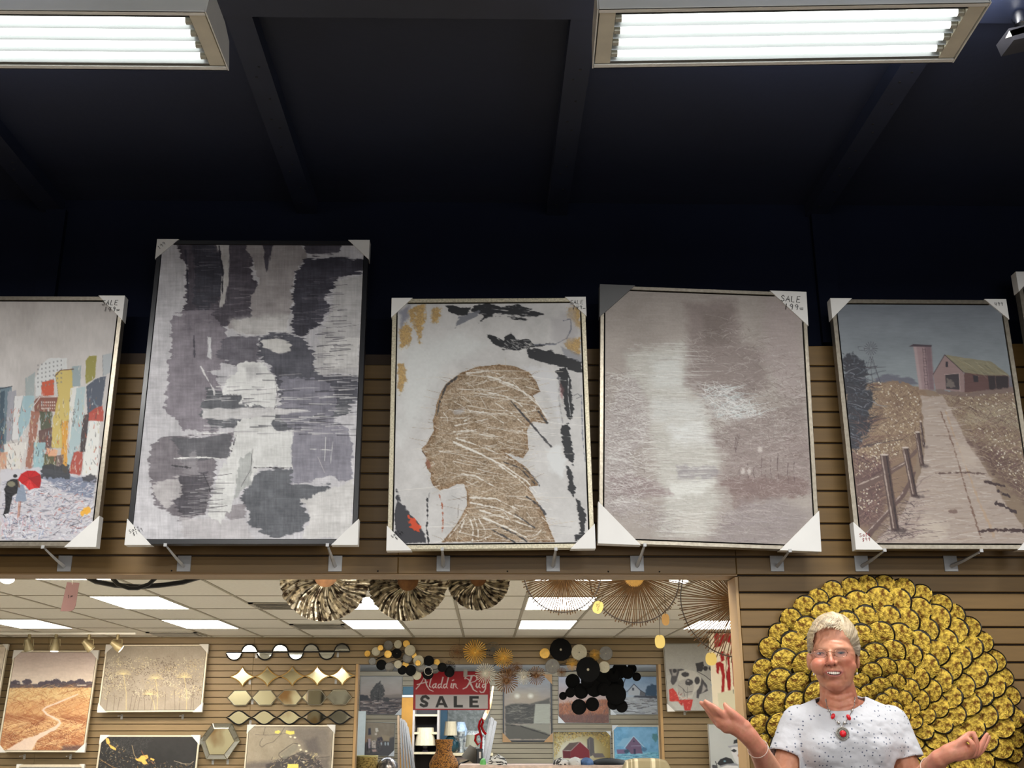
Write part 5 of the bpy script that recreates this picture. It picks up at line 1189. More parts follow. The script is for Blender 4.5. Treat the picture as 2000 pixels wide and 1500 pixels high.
for s_ in (-1, 1):
    q = remesh([('t', [(hx + s_ * .105, YP + .10, .045), (hx + s_ * .118, YP - .09, .035)], [.045, .038])], .008, 2, 'shoe'); q.materials.append(mat('shoe_leather', (60, 50, 46), .4, var=.1)); q.polygons.foreach_set('use_smooth', [True] * len(q.polygons)); ob('shoe', q, woman)
bpy.context.view_layer.update()
# necklace
def onf(px, py, off=.003):
    o0 = Vector((0, 0, EYE)); dr = (W(px, py, YP) - o0).normalized(); best = None
    for o in (woman, shirt):
        hit, loc, nn, idx = o.ray_cast(o0, dr)
        if hit and (best is None or loc.y < best.y): best = loc
    best = best or W(px, py, YP)
    return best - dr * off
SILV = mat('silver', (190, 188, 182), .25, .9, var=.1, scale=200); REDS = mat('red_coral', (196, 22, 34), .25, var=.15, scale=60)
nl = thing('necklace', 'silver chain necklace with red stones and a round red pendant', 'necklace', onf(1645, 1433))
nlc = nl.location
left = [(1613, 1366), (1615, 1378), (1618, 1386), (1622, 1394), (1627, 1401), (1634, 1409), (1640, 1414), (1645, 1420)]
right = [(1670, 1362), (1669, 1376), (1665, 1386), (1661, 1395), (1657, 1402), (1652, 1410), (1648, 1414), (1645, 1420)]
for side in (left, right):
    P = [onf(*q, .0035) - nlc for q in side]
    MB().tube(P, .0009, 5).build('chain', SILV, nl, True)
    for j in range(8):
        q = P[0].lerp(P[1], j / 8) if j < 4 else P[1].lerp(P[3], (j - 4) / 4)
        MB().sphere(q, .0019, 8).build('bead', SILV, nl, True)
for px, py, rx, rz, an, mt_ in ((1627, 1399, .0058, .0088, .5, REDS), (1657.5, 1401, .0058, .0088, -.5, REDS), (1638, 1411.5, .0048, .0055, 0, SILV), (1650, 1412, .0048, .0055, 0, SILV), (1620, 1388, .0038, .0038, 0, SILV), (1664, 1387.5, .0038, .0038, 0, SILV)):
    o = MB().sphere((0, 0, 0), 1, 14, (rx, .004, rz)).build('stone' if mt_ is REDS else 'silver_bead', mt_, nl, True, loc=onf(px, py, .005) - nlc, rot=(0, an, 0))
pd = MB().lathe([(.0185, .001), (.0185, -.0015), (.0165, -.003), (.014, -.002), (.011, -.003), (.010, -.001)], 28, axis='y').build('pendant', mat('silver_filigree', (150, 148, 140), .4, .8, var=.4, scale=500, bump=.5, bscale=700), nl, True, loc=(0, -.004, 0))
MB().sphere((0, -.003, 0), 1, 20, (.0092, .005, .0092)).build('stone', REDS, pd, True)
# bracelets
for k, (w_, e_) in enumerate(((wL, eL), (wR, eR))):
    ax = (e_ - w_).normalized(); c0 = w_ + ax * (.012 if k == 0 else .06); u = ax.cross(Vector((0, 1, 0))).normalized(); v = ax.cross(u)
    rr = .0275 if k == 0 else .032
    bt = thing('bracelet', ['thin pale bangle on the wrist of the raised hand nearer the dog picture', 'thin bangle on the wrist in front of the lower right gold discs'][k], 'bracelet', c0)
    MB().tube([(u * math.cos(t) + v * math.sin(t)) * rr for t in [j * math.pi / 14 for j in range(28)]], .0013, 6, closed=True).build('band', mat('pale_metal', (236, 214, 200), .25, .5, var=.05), bt, True)
# ================================================================ things in the second room, seen through the opening
FR = {'white': mat('pale_frame', (206, 196, 176), .4, .1, var=.06, scale=30), 'none': mat('canvas_edge', (170, 165, 155), .7, var=.05), 'dark': mat('dark_frame', (32, 30, 30), .4, var=.1)}
GF = 'pictures on the back wall of the next room'; GT = 'pictures in the third room'
def scr(c, k=3, a=14): c.C += (c.nz(k, k, 5)[..., None] - .5) * a
def art_path(c):
    c.t = (0, 1110, 3.5714)
    v = np.clip((c.Y - 1270) / 72, 0, 1)[..., None]; c.C[:] = np.array([186, 168, 164]) * (1 - v) + np.array([226, 212, 196]) * v; c.C += (c.nz(14, 3, 1)[..., None] - .5) * 16
    c.poly([(0,835),(700,820),(700,1400),(0,1400)], (206, 160, 114), 3, 3, (5, 3)); c.poly([(0,835),(700,825),(700,900),(0,930)], (218, 190, 140), 6, 3)
    for i, x in enumerate((70,110,190,300,340,390,440,500,560,620)): c.ell(x, 808 - (i % 3) * 8, 34, 20, (74, 66, 80), 1.5, 5, (3, 3), .95, i)
    c.poly([(50,810),(650,800),(650,832),(50,835)], (84,74,82), 1.5, 3, (3, 3), .9); c.line([(120,800),(160,798)], 1.5, (220,215,210)); c.line([(540,815),(600,815)], 2.5, (226,220,214))
    c.dabs(1500, [(0,850),(650,840),(620,1280),(0,1280)], (4, 16), (.6, 1.4), 1.25, [(206,160,106),(236,206,150),(160,92,52),(138,76,44),(222,182,130),(196,134,84)], 2, .5, .22, 3)
    for P in ([(0,1010),(330,1030),(300,1080),(0,1070)],[(420,1020),(640,1040),(620,1090),(450,1080)],[(260,1150),(600,1180),(560,1280),(240,1280)],[(0,1130),(200,1180),(100,1270),(0,1240)]): c.poly(P, (136, 70, 40), 8, 8, (5, 5), .5); 
    c.dabs(500, [(0,1080),(640,1080),(610,1280),(0,1280)], (6, 20), (.6, 1.3), 1.2, [(226,186,136),(238,214,166),(150,84,48),(104,52,34)], 4, .6, .3, 4)
    c.line([(540,880),(420,930),(320,970),(300,990),(330,1020),(410,1060),(420,1080),(380,1120),(280,1160)], 4, (228, 206, 190), 9, soft=2, rough=1.5); c.poly([(300,1150),(420,1080),(400,1110),(260,1200),(220,1275),(30,1275),(170,1190)], (226, 204, 188), 2, 3, (4, 4), .95); c.poly([(430,1240),(640,1230),(640,1280),(430,1280)], (60,50,60), 6, 6, a=.6); scr(c)
def art_lace(c):
    c.t = (0, 1110, 3.5714)
    c.C[:] = np.array([148, 139, 126]) + (c.nz(20, 20, 1)[..., None] - .5) * 20; scr(c, 2, 18)
    rr = random.Random(4)
    for i in range(130):
        x = rr.uniform(720, 1420); y = rr.uniform(640, 900); r = rr.uniform(30, 60); colr = rr.choice([(196,180,138),(78,66,58),(96,84,74),(210,200,168),(150,138,116)])
        for k in range(int(r / 2.6)):
            a = rr.uniform(0, 6.28); q = r * math.sqrt(rr.random()); c.ell(x + q * math.cos(a), y + q * .8 * math.sin(a), 2.6, 2.6, colr, .7, a=.85)
    for x0, y0, x1 in ((860,740,880),(1085,770,1095),(1285,760,1300),(1045,880,1080)):
        c.line([(x0, y0), ((x0 + x1) / 2 + 10, (y0 + 990) / 2), (x1, 992)], 1.2, (212, 192, 130))
        for k in range(16): a = math.pi * (.05 + .9 * k / 15); c.line([(x0, y0), (x0 + 55 * math.cos(a), y0 - 45 * math.sin(a) + 10)], .7, (218, 200, 146))
    for x in (740,790,820,905,930,960,1010,1050,1150,1220,1250,1330,1350): c.line([(x, 990), (x + rr.uniform(-8, 24), rr.uniform(850, 900))], 1.2, (92, 82, 72), a=.9)
def art_blackgold(c):
    c.t = (0, 1380, 5.0)
    c.C[:] = np.array([30, 30, 32]) + (c.nz(12, 12, 1)[..., None] - .5) * 16
    c.dabs(500, [(960,380),(1100,330),(1300,450),(1500,540),(1900,560),(1900,760),(960,760)], (1, 4), (.5, 1.1), .6, [(150,144,132),(206,196,170),(90,88,86),(214,170,96)], 2, .7, 1.2)
    c.dabs(260, [(1000,300),(1500,300),(1400,480),(1100,450)], (2, 8), (.4, .8), .7, [(74,74,76),(60,60,62)], 3, .7, .4)
    G_ = (224, 176, 88)
    for P in ([(1030,305),(1060,310),(1075,350),(1065,370),(1040,360)],[(1060,370),(1100,385),(1135,410),(1130,430),(1080,405)],[(1320,505),(1350,510),(1380,480),(1440,470),(1450,500),(1420,520),(1445,560),(1400,565),(1380,540),(1330,525)],[(1470,500),(1510,515),(1500,530),(1465,515)]): c.poly(P, G_, 1, 1.2, (2, 2), 1)
    c.line([(1380,430),(1400,470),(1500,560)], 1.2, (176,100,60), rough=.8); c.line([(1700,530),(1800,560),(1860,560),(1890,535)], 1.2, (200,184,160)); c.line([(950,500),(1100,590),(1250,640)], 1.2, (190,150,100), rough=.6); c.line([(1290,380),(1310,470),(1330,500)], 1.2, (200,176,130), dry=.3)
def art_petal(c):
    c.t = (380, 1390, 7.143)
    c.C[:] = np.array([150, 140, 122]) + (c.nz(14, 14, 1)[..., None] - .5) * 26
    c.poly([(1250,200),(1900,200),(1900,640),(1700,660),(1500,480)], (112,104,98), 18, 8, a=.8); c.poly([(1550,400),(1700,360),(1760,560),(1560,600)], (88,82,80), 10, 6, a=.7)
    c.poly([(680,720),(1000,690),(1200,690),(1880,640),(1880,800),(680,800)], (100,92,88), 8, 5, a=.85); c.poly([(1000,740),(1500,560),(1700,640),(1800,800),(1000,800)], (60,56,58), 5, 7, (4, 4), .85); c.dabs(120, [(1050,640),(1700,560),(1800,800),(1050,800)], (2, 7), (.6, 1.3), .5, [(200,190,170),(50,46,48),(150,130,110),(232,214,150)], 3, .8, .6)
    for P in ([(1120,270),(1180,260),(1200,280),(1170,310),(1120,300)],[(1280,260),(1340,270),(1390,270),(1395,310),(1340,320),(1270,305)],[(1300,730),(1450,730),(1450,800),(1290,800)]): c.poly(P, (232,214,110), 1, 1.5, (2, 2), 1)
    K = (46, 42, 44)
    for P, w_ in (([(850,320),(1000,325),(1150,320),(1290,300)],1),([(990,200),(960,320)],1.4),([(1260,210),(1190,330),(1100,420),(1000,450),(940,495),(910,470),(915,420),(950,370)],1.2),([(1440,450),(1380,440),(1300,490),(1180,580),(1175,610),(1230,680),(1320,640),(1500,550)],2.2),([(1000,740),(1180,700),(1320,650)],1.6),([(1700,640),(1880,630)],1.6)): c.line(P, w_ * .6, K, rough=.3)
    c.poly([(1200,590),(1380,460),(1440,470),(1430,530),(1300,630),(1240,670)], (124,122,110), 3, 1, a=.6); 
    for x, y in ((1460,470),(1340,350),(1400,360),(1480,530),(1560,550),(1520,700)): c.ell(x, y, 18, 12, (230, 222, 196), 1, 2, (2, 2))
    scr(c, 2, 14)
def art_dogs(c):
    c.t = (1280, 1230, 5.553); c.lw = .35
    c.C[:] = np.array([158, 157, 152]) + (c.nz(20, 20, 1)[..., None] - .5) * 12
    D = (40, 38, 42); G_ = (120, 118, 118)
    c.poly([(245,450),(330,430),(430,450),(500,530),(490,620),(420,680),(400,740),(300,760),(240,720),(225,640),(250,560),(240,500)], (176,173,166), 1.5, 2); c.poly([(250,560),(340,530),(400,540),(420,620),(400,700),(300,740),(240,680),(235,600)], (150,147,142), 3, 2, a=.8)
    c.poly([(150,430),(200,425),(290,425),(310,435),(260,450),(230,560),(190,605),(165,560),(175,500)], (66,64,68), 1.5, 2); c.poly([(180,430),(240,430),(225,500),(185,500)], (176,172,168), 3, 2, a=.7); c.poly([(500,520),(560,600),(570,660),(480,700),(470,745),(445,740),(450,660),(490,600)], (58,56,60), 1.5, 2); c.poly([(520,590),(560,640),(500,690)], (170,166,162), 3, 2, a=.8)
    for x, y, a, b in ((325,485,40,26),(455,550,30,40),(365,570,42,34),(210,445,22,22)): c.ell(x, y, a, b, D, 2, 3, (3, 3), .95)
    c.line([(300,640),(330,680),(400,670)], 4, (90,86,88)); c.line([(350,620),(345,740)], 2, (90,86,86)); c.line([(250,600),(300,640),(320,720)], 3, (84,80,82), a=.8); c.ell(355, 555, 14, 8, (150, 146, 146), 2)
    c.poly([(150,650),(190,630),(230,680),(260,760),(300,760),(290,870),(250,780),(155,775)], (176,44,36), 1.5, 2); c.poly([(290,760),(410,755),(380,878),(320,878)], (166,36,32), 1.5, 2); c.dabs(40, [(155,650),(400,760),(370,870),(160,770)], (2, 6), (.6, 1.4), .6, [(214,120,104),(110,22,24)], 3, .7, .6); c.poly([(160,790),(230,775),(300,830),(310,878),(230,870)], (170,170,166), 3, 3)
    c.poly([(435,365),(520,345),(530,400),(500,455),(450,450)], (44,42,46), 1.5, 2); c.poly([(520,400),(640,380),(650,500),(600,550),(540,500)], (150,148,144), 2, 2); c.ell(545, 420, 24, 26, D, 2, 2); c.ell(612, 420, 34, 28, D, 2, 2); c.line([(450,450),(540,500),(600,550)], 3, D); c.poly([(600,590),(680,590),(690,700),(640,660)], (96,124,150), 2, 3); c.line([(650,600),(660,700)], 2, (60,70,90)); c.line([(690,580),(690,780)], 3, D); scr(c, 1.6, 14)
def art_hats(c):
    c.t = (1360, 1340, 9.375); c.lw = .25
    c.C[:] = np.array([160, 163, 162]) + (c.nz(20, 20, 1)[..., None] - .5) * 8
    D = (26, 28, 34)
    c.poly([(690,990),(770,965),(770,1040),(680,1055)], D, 1); c.poly([(575,1100),(780,1070),(790,1110),(600,1130)], (130,132,140), 1.5, 1.5); c.poly([(640,1120),(790,1110),(800,1400),(760,1440),(690,1330),(640,1220)], (184,184,186), 2, 2); c.poly([(630,1180),(690,1150),(740,1180),(730,1200),(690,1215)], D, 1, 1); c.ell(775, 1270, 16, 26, (120, 60, 50), 1.5)
    c.poly([(380,1420),(440,1340),(540,1300),(640,1330),(700,1420),(560,1430),(440,1460)], D, 1.2, 1); c.ell(520, 1375, 22, 14, (110, 150, 168), 2); c.poly([(430,1460),(560,1425),(700,1410),(770,1440),(760,1470),(560,1460),(440,1500)], (120,124,132), 1.5, 1); c.poly([(440,1490),(560,1450),(760,1460),(780,1560),(440,1560)], (190,190,192), 1.5, 1); c.line([(350,1380),(380,1460),(300,1450)], 5, D, rough=2); c.poly([(290,1450),(380,1460),(400,1560),(300,1560)], (60,60,66), 2, 3)
def art_frameonly(c): c.C[:] = (150, 148, 144)
def art_wave(c):
    c.C[:] = np.array([200, 186, 170]) + (c.nz(9, 9, 1)[..., None] - .5) * 60; c.t = (0, 1110, 3.5714); c.line([(0,700),(10,760),(-20,900)], 2, (110, 100, 92), rough=1)
def art_tree(c):
    c.t = (680, 1220, 5.356)
    v = np.clip((c.Y - 1320) / 48, 0, 1)[..., None]; c.C[:] = np.array([172, 164, 152]) * (1 - v) + np.array([178, 156, 142]) * v + (c.nz(14, 6, 1)[..., None] - .5) * 16
    c.poly([(115,770),(580,760),(580,950),(110,950)], (92,82,80), 2, 3, (8, 2)); c.poly([(350,740),(575,725),(575,770),(350,775)], (146,130,118), 3, 2, (8, 2), .8)
    c.dabs(160, [(115,800),(560,780),(560,930),(110,930)], (6, 22), (.6, 1.8), 0, [(214,188,172),(60,54,54),(150,120,106),(40,36,40),(236,214,198)], 3, .7, .08)
    c.poly([(115,730),(200,740),(230,790),(115,790)], (66,62,62), 2, 4, (3, 3)); 
    c.poly([(335,595),(385,680),(375,740),(320,790),(250,790),(225,740),(260,660),(300,610)], (70,66,62), 2, 6, (2.5, 2.5), .95); c.line([(325,640),(315,800)], 2, (50,44,42)); c.dabs(100, [(335,595),(385,680),(360,780),(230,780),(260,660)], (1, 4), (.6, 1.2), 1, [(104,98,90),(44,42,42),(130,122,110)], 4, .7, 1.2); c.poly([(370,760),(430,765),(430,800),(365,800)], (74,70,68), 2, 4, (3, 3))
def art_bottles(c):
    c.t = (690, 1380, 11.765)
    c.C[:] = np.array([160, 142, 118]) + (c.nz(10, 10, 1)[..., None] - .5) * 34; c.poly([(100,650),(260,640),(420,700),(300,1100),(90,1100)], (178,140,110), 5, 3, a=.7); c.poly([(300,820),(640,780),(960,690),(960,1150),(100,1120),(150,980)], (84,80,80), 3, 3, a=.9); c.poly([(650,640),(840,690),(820,790),(660,790)], (178,156,124), 3, 2)
    W2 = (214, 196, 180)
    c.poly([(345,500),(400,490),(410,640),(340,660)], (70,66,76), 1, 1); c.poly([(340,740),(400,740),(390,950),(350,960)], (196,176,180), 1, 1); c.line([(330,760),(325,1000)], 1.6, (30,28,34)); c.poly([(420,790),(510,780),(525,960),(420,950)], W2, 1, 1.5, (2, 2)); c.poly([(430,990),(530,985),(530,1040),(440,1040)], (206,170,156), 1.5, 1.5, (2, 2)); c.poly([(505,500),(560,490),(580,560),(540,590),(510,570)], (232,220,200), 1, 1.5, (1.5, 1.5)); c.ell(520, 635, 28, 26, (226, 206, 184), 1, 1.5, (2, 2)); c.ell(610, 760, 70, 60, (66, 60, 70), 2, 4, (2, 2), .9)
    for x in (645, 735, 800): c.ell(x, 855, 18, 42, (190, 196, 196), 1)
    c.dabs(60, [(480,700),(680,700),(640,1050),(300,1060)], (1, 4), (.5, 1.2), .6, [(50,46,52),(176,150,130),(120,80,70)], 5, .8, 1)
def art_shore(c):
    c.t = (960, 1220, 5.356)
    v = np.clip((c.Y - 1322) / 45, 0, 1)[..., None]; c.C[:] = np.array([156, 160, 166]) * (1 - v) + np.array([176, 158, 140]) * v + (c.nz(14, 4, 1)[..., None] - .5) * 18
    for x in (268, 408): c.ell(x, 746, 60, 44, (206, 184, 150), 22, a=.6); c.ell(x, 746, 24, 20, (252, 244, 224), 6)
    c.poly([(145,850),(250,820),(400,830),(610,770),(610,1040),(145,1040)], (100,94,84), 3, 4, (9, 3)); c.poly([(145,860),(290,830),(450,850),(440,1030),(145,1030)], (72,68,62), 3, 5, (8, 3), .7); c.dabs(200, [(145,850),(600,820),(600,1040),(145,1040)], (5, 18), (.5, 1.5), .1, [(60,56,50),(130,122,106),(168,160,142),(46,42,40)], 3, .65, .15)
    c.poly([(290,1050),(610,1030),(615,1200),(380,1100)], (152,146,128), 4, 3, a=.9); c.poly([(145,1030),(300,1060),(480,1100),(612,1150),(612,1200),(145,1200)], (96,90,78), 3, 4, (7, 3)); c.line([(150,1050),(300,1060),(420,1100),(610,1160)], 2.5, (56,50,44), rough=2); c.poly([(458,830),(612,828),(612,1035),(440,1035)], (196,192,172), 1.5, a=.85)
def art_redfield(c):
    c.t = (960, 1220, 5.356)
    v = np.clip((c.Y - 1325) / 50, 0, 1)[..., None]; c.C[:] = np.array([186, 184, 192]) * (1 - v) + np.array([206, 168, 150]) * v + (c.nz(8, 8, 1)[..., None] - .5) * 20
    c.poly([(700,830),(1240,780),(1240,1030),(700,1030)], (176,110,78), 3, 5, (5, 5)); c.dabs(420, [(705,820),(1235,800),(1235,1020),(705,1020)], (2, 9), (.6, 1.5), 1.2, [(206,134,96),(222,160,130),(110,76,70),(150,84,66),(190,110,60),(90,84,84)], 3, .75, .6); c.poly([(700,940),(1240,930),(1240,1030),(700,1030)], (96,74,74), 5, 8, (5, 5), .6)
def art_snowhouse(c):
    c.t = (960, 1220, 5.356)
    v = np.clip((c.Y - 1322) / 40, 0, 1)[..., None]; c.C[:] = np.array([150, 174, 198]) * (1 - v) + np.array([196, 204, 212]) * v + (c.nz(9, 7, 1)[..., None] - .5) * 24
    c.poly([(1240,760),(1740,750),(1740,950),(1240,950)], (196,194,192), 2, 3, (8, 3)); c.dabs(160, [(1240,770),(1740,760),(1740,940),(1240,940)], (5, 18), (.6, 1.8), 0, [(226,226,226),(120,110,100),(150,150,152),(70,66,66),(180,176,166)], 3, .7, .1)
    c.poly([(1620,650),(1680,620),(1730,640),(1730,760),(1600,740)], (70,92,112), 2, 5, (3, 3)); c.poly([(1500,740),(1740,745),(1740,775),(1480,760)], (84,84,90), 2, 3); c.poly([(1430,690),(1490,625),(1550,680),(1550,740),(1430,740)], (206,204,202), 1); c.line([(1385,720),(1430,690),(1490,622),(1555,685),(1610,720)], 2.2, (60,60,70)); c.poly([(1470,660),(1492,660),(1492,690),(1470,690)], (90,90,96), 1); c.poly([(1555,690),(1610,720),(1605,745),(1550,740)], (120,116,116), 1)
def art_redbarn(c):
    c.t = (1060, 1400, 7.692)
    D_ = np.hypot((c.X - 1118) / 60, (c.Y - 1470) / 42)[..., None]; c.C[:] = np.array([232, 224, 200]) * np.clip(1.25 - D_, 0, 1) + np.array([150, 124, 58]) * (1 - np.clip(1.25 - D_, 0, 1))
    c.dabs(700, [(160,215),(1000,215),(1000,480),(900,420),(760,280),(560,300),(300,400),(200,600),(150,600)], (1, 3.5), (.7, 1.6), .6, [(206,168,60),(150,112,44),(232,206,120),(104,84,44),(190,140,60),(130,120,80)], 3, .7, 1.3); c.dabs(160, [(160,215),(950,215),(1000,290),(180,260)], (1, 4), (.8, 1.8), .6, [(90,76,48),(70,62,46),(140,110,50)], 4, .8, 1.3)
    c.poly([(560,375),(700,500),(705,625),(415,625),(420,510)], (128,26,34), 1); c.poly([(298,505),(420,510),(418,625),(305,620)], (104,22,30), 1); c.poly([(298,505),(400,395),(560,375),(420,512)], (104,84,74), 1, 1); c.line([(298,506),(420,512),(560,375),(702,502)], 1.2, (214,196,184)); c.poly([(665,340),(710,298),(765,330),(780,560),(710,600),(700,500),(668,470)], (96,88,84), 1, 1); c.line([(700,340),(706,480)], 3, (120,112,106)); c.poly([(735,545),(900,548),(940,610),(780,615)], (112,98,92), 1, 1)
def art_bluebarn(c):
    c.t = (1060, 1400, 7.692)
    c.C[:] = np.array([126, 182, 214]) + (c.nz(7, 7, 1)[..., None] - .5) * 60; c.poly([(1280,170),(1660,170),(1640,420),(1300,420)], (150,196,224), 10, 5, a=.6)
    c.poly([(1090,540),(1750,530),(1750,650),(1080,650)], (140,206,222), 2, 3, (7, 2)); c.dabs(90, [(1090,540),(1750,540),(1750,640),(1080,640)], (4, 14), (.6, 1.4), 0, [(206,236,244),(84,140,170),(60,110,140)], 3, .7, .1)
    c.poly([(1110,440),(1200,330),(1360,300),(1260,440)], (150,196,220), 1.2, 2); c.poly([(1365,290),(1480,430),(1500,550),(1330,560),(1240,470)], (128,100,124), 1, 1); c.line([(1225,470),(1365,292),(1540,470)], 2.2, (206,226,236)); c.poly([(1110,490),(1250,490),(1240,550),(1120,560)], (134,110,140), 1.2, 1.5); c.poly([(1365,480),(1395,480),(1400,560),(1368,562)], (70,64,90), 1); c.ell(1370, 368, 10, 12, (60, 60, 80), 1); c.line([(1330,440),(1480,435)], 1.2, (190,180,200)); c.ell(1265, 520, 40, 28, (60, 90, 110), 2, 3, (2, 2)); c.ell(1690, 310, 44, 60, (80, 130, 120), 2, 7, (2.5, 2.5), .7); c.ell(1520, 490, 40, 30, (80, 120, 150), 2, 5, (3, 3), .8)
def art_silver(c):
    c.C[:] = np.array([140, 142, 136]) + (c.nz(5, 5, 1)[..., None] - .5) * 80; c.dabs(260, [(870,1380),(970,1380),(970,1490),(870,1490)], (1, 4), (.5, 1.3), .8, [(186,188,182),(100,102,102),(206,206,200)], 3, .6, 1.2)
YF = D2 - .16
rz = .0055
def pic(label, TL, TR, BR, BL, art, Y=YF, lean=5.5, fw=.018, dep=.035, fm='white', corners=None, group=GF, gain=1.0, res_=rz, **k):
    cs = {q: corners for q in ('tl', 'tr', 'bl', 'br')} if isinstance(corners, float) else corners
    return picture(label, TL, TR, BR, BL, Y, lean, fw, dep, FR[fm], art, res_, gain, cs, group, gap=.004, rec=.003, relief=.001, **k)
pic('golden grass field picture with a pale winding path', (24, 1270), (192, 1271), (165, 1469), (-3, 1469), art_path, corners=.11, gain=.95, ctext=None)
pic('wide picture of pale lacy flower heads on thin stems', (210, 1259), (409, 1259), (394, 1390), (190, 1391), art_lace, corners=.11)
pic('black picture with gold flecks, below the lacy flower picture', (190, 1436), (387, 1436), (379, 1580), (183, 1580), art_blackgold, corners=.11)
pic('grey abstract picture with yellow petals beside the six-sided mirror', (481, 1415), (653, 1417), (646, 1580), (472, 1580), art_petal, corners=.10)
pic('pale picture cut off at the left edge beside the golden field', (-150, 1258), (14, 1259), (-4, 1382), (-170, 1382), art_wave, corners=.07)
pic('silver framed picture of which only the top shows below the golden field', (29, 1493), (160, 1493), (154, 1600), (20, 1600), art_frameonly, corners=.06, fw=.03)
pic('picture of spotted dogs, one wearing a red bow tie', (1297, 1256), (1407, 1257), (1406, 1388), (1308, 1389), art_dogs, fm='none', fw=.004, corners={'bl': .09})
pic('grey picture of animals wearing bowler hats', (1383, 1414), (1442, 1414), (1450, 1560), (1390, 1560), art_hats, Y=D2 - .35, lean=1, fm='none', fw=.004)
# brackets under those pictures
for i, (px, py, lab) in enumerate(((48, 1478, 'left bracket under the golden field picture'), (138, 1478, 'right bracket under the golden field picture'), (238, 1400, 'left bracket under the lacy flower picture'), (357, 1400, 'right bracket under the lacy flower picture'),
      (501, 1281, 'bracket below the left part of the scalloped mirror'), (660, 1279, 'bracket below the right part of the scalloped mirror'), (488, 1332, 'left bracket under the gold diamond mirror'), (656, 1331, 'right bracket under the gold diamond mirror'), (493, 1371, 'bracket between the first two hexagon mirror panels'), (489, 1411, 'bracket under the left of the black wavy mirror'),
      (416, 1488, 'left bracket under the six-sided mirror'), (445, 1488, 'right bracket under the six-sided mirror'), (1337, 1392, 'bracket under the spotted dog picture'))):
    p = W(px, py, D2); t = thing('display_bracket', 'small clear ' + lab, 'bracket', (p.x, D2 - .003, p.z), group='small brackets on the back wall')
    MB().box((0, 0, 0), (.026, .005, .055)).build('plate', BRK, t); dd = .14 if i < 4 or i == 12 else .045
    MB().box((0, -dd / 2 - .002, .012), (.006, dd, .008), Matrix.Rotation(.06, 3, 'X')).build('arm', BRK, t)
# ---------------------------------------------------------------- mirrors
MIRR = mat('mirror_glass', (205, 208, 204), .03, 1.0, var=0); BLK = mat('black_iron', (20, 19, 20), .4, .3, var=.1); BRS = mat('brass_edge', (198, 160, 96), .3, .8, var=.1); SLV = mat('bevelled_edge', (170, 165, 150), .12, .95, var=.05)
f7 = lambda x, y: (430 + x / 7.407, 1240 + y / 7.407)
def strip(label, cat, panels, rim, r, yoff=.03, group='long decorative mirrors', name='wall_mirror'):
    allp = [q for P in panels for q in P]; o0 = W(sum(q[0] for q in allp) / len(allp), sum(q[1] for q in allp) / len(allp), D2 - yoff)
    t = thing(name, label, cat, o0, group=group)
    for i, P in enumerate(panels):
        L = [W(px, py, D2 - yoff) - o0 for px, py in P]
        MB().prism([(v.x, v.z) for v in L], .0, .008).build('mirror_panel', MIRR, t, rot=None)
        MB().tube(L, r, 6, closed=True).build('rim', rim, t, True)
    return t
semi = []
for i in range(8):
    cx = 200 + i * 223.5; up = i % 2; cy = 253 - i * 1.4
    semi.append([f7(cx + 110 * math.cos(a), cy + (-1 if up else 1) * 112 * math.sin(a)) for a in [k * math.pi / 12 for k in range(13)]])
strip('long black mirror of eight half circles, topmost of the stacked mirrors', 'mirror', semi, BLK, .0095)
dia = []
for i in range(5):
    cx = 322 + i * 361; cy = 606 - i * 4; P = []
    for (ax, ay), (bx, by) in (((-182, 0), (0, -146)), ((0, -146), (182, 0)), ((182, 0), (0, 140)), ((0, 140), (-182, 0))):
        for k in range(6):
            t_ = k / 6; mx, my = (ax + bx) * .26, (ay + by) * .26
            x = (1 - t_) ** 2 * ax + 2 * t_ * (1 - t_) * mx + t_ * t_ * bx; y = (1 - t_) ** 2 * ay + 2 * t_ * (1 - t_) * my + t_ * t_ * by
            P.append(f7(cx + x, cy + y))
    dia.append(P)
strip('long gold edged mirror of five pointed diamonds', 'mirror', dia, BRS, .0075)
hexs = []
for i in range(5):
    cx = 282 + i * 360; cy = 912 - i * 3; hexs.append([f7(cx + dx, cy + dy) for dx, dy in ((-178, 0), (-78, -106), (92, -108), (178, 0), (92, 106), (-78, 108))])
strip('long silver edged mirror of five hexagons', 'mirror', hexs, SLV, .007)
wav = []
for i in range(5):
    cx = 270 + i * 365; cy = 1197 - i * 2; P = []
    for k in range(12): t_ = k / 11; P.append((cx - 180 + 360 * t_, cy - 100 * math.sin(math.pi * t_) ** 1.5))
    for k in range(1, 11): t_ = 1 - k / 11; P.append((cx - 180 + 360 * t_, cy + 102 * math.sin(math.pi * t_) ** 1.5))
    wav.append([f7(*q) for q in P])
strip('long black mirror of five almond shapes, lowest of the stacked mirrors', 'mirror', wav, BLK, .0095)
o0 = W(429, 1448, D2 - .06); t = thing('wall_mirror', 'six-sided mirror with a wide mirrored border', 'mirror', o0)
f4 = lambda x, y: W(380 + x / 7.143, 1390 + y / 7.143, D2 - .06) - o0
OUT = [(255, 165), (520, 165), (632, 405), (450, 662), (165, 662), (72, 405)]; INN = [(285, 240), (480, 240), (565, 412), (418, 600), (212, 600), (150, 408)]
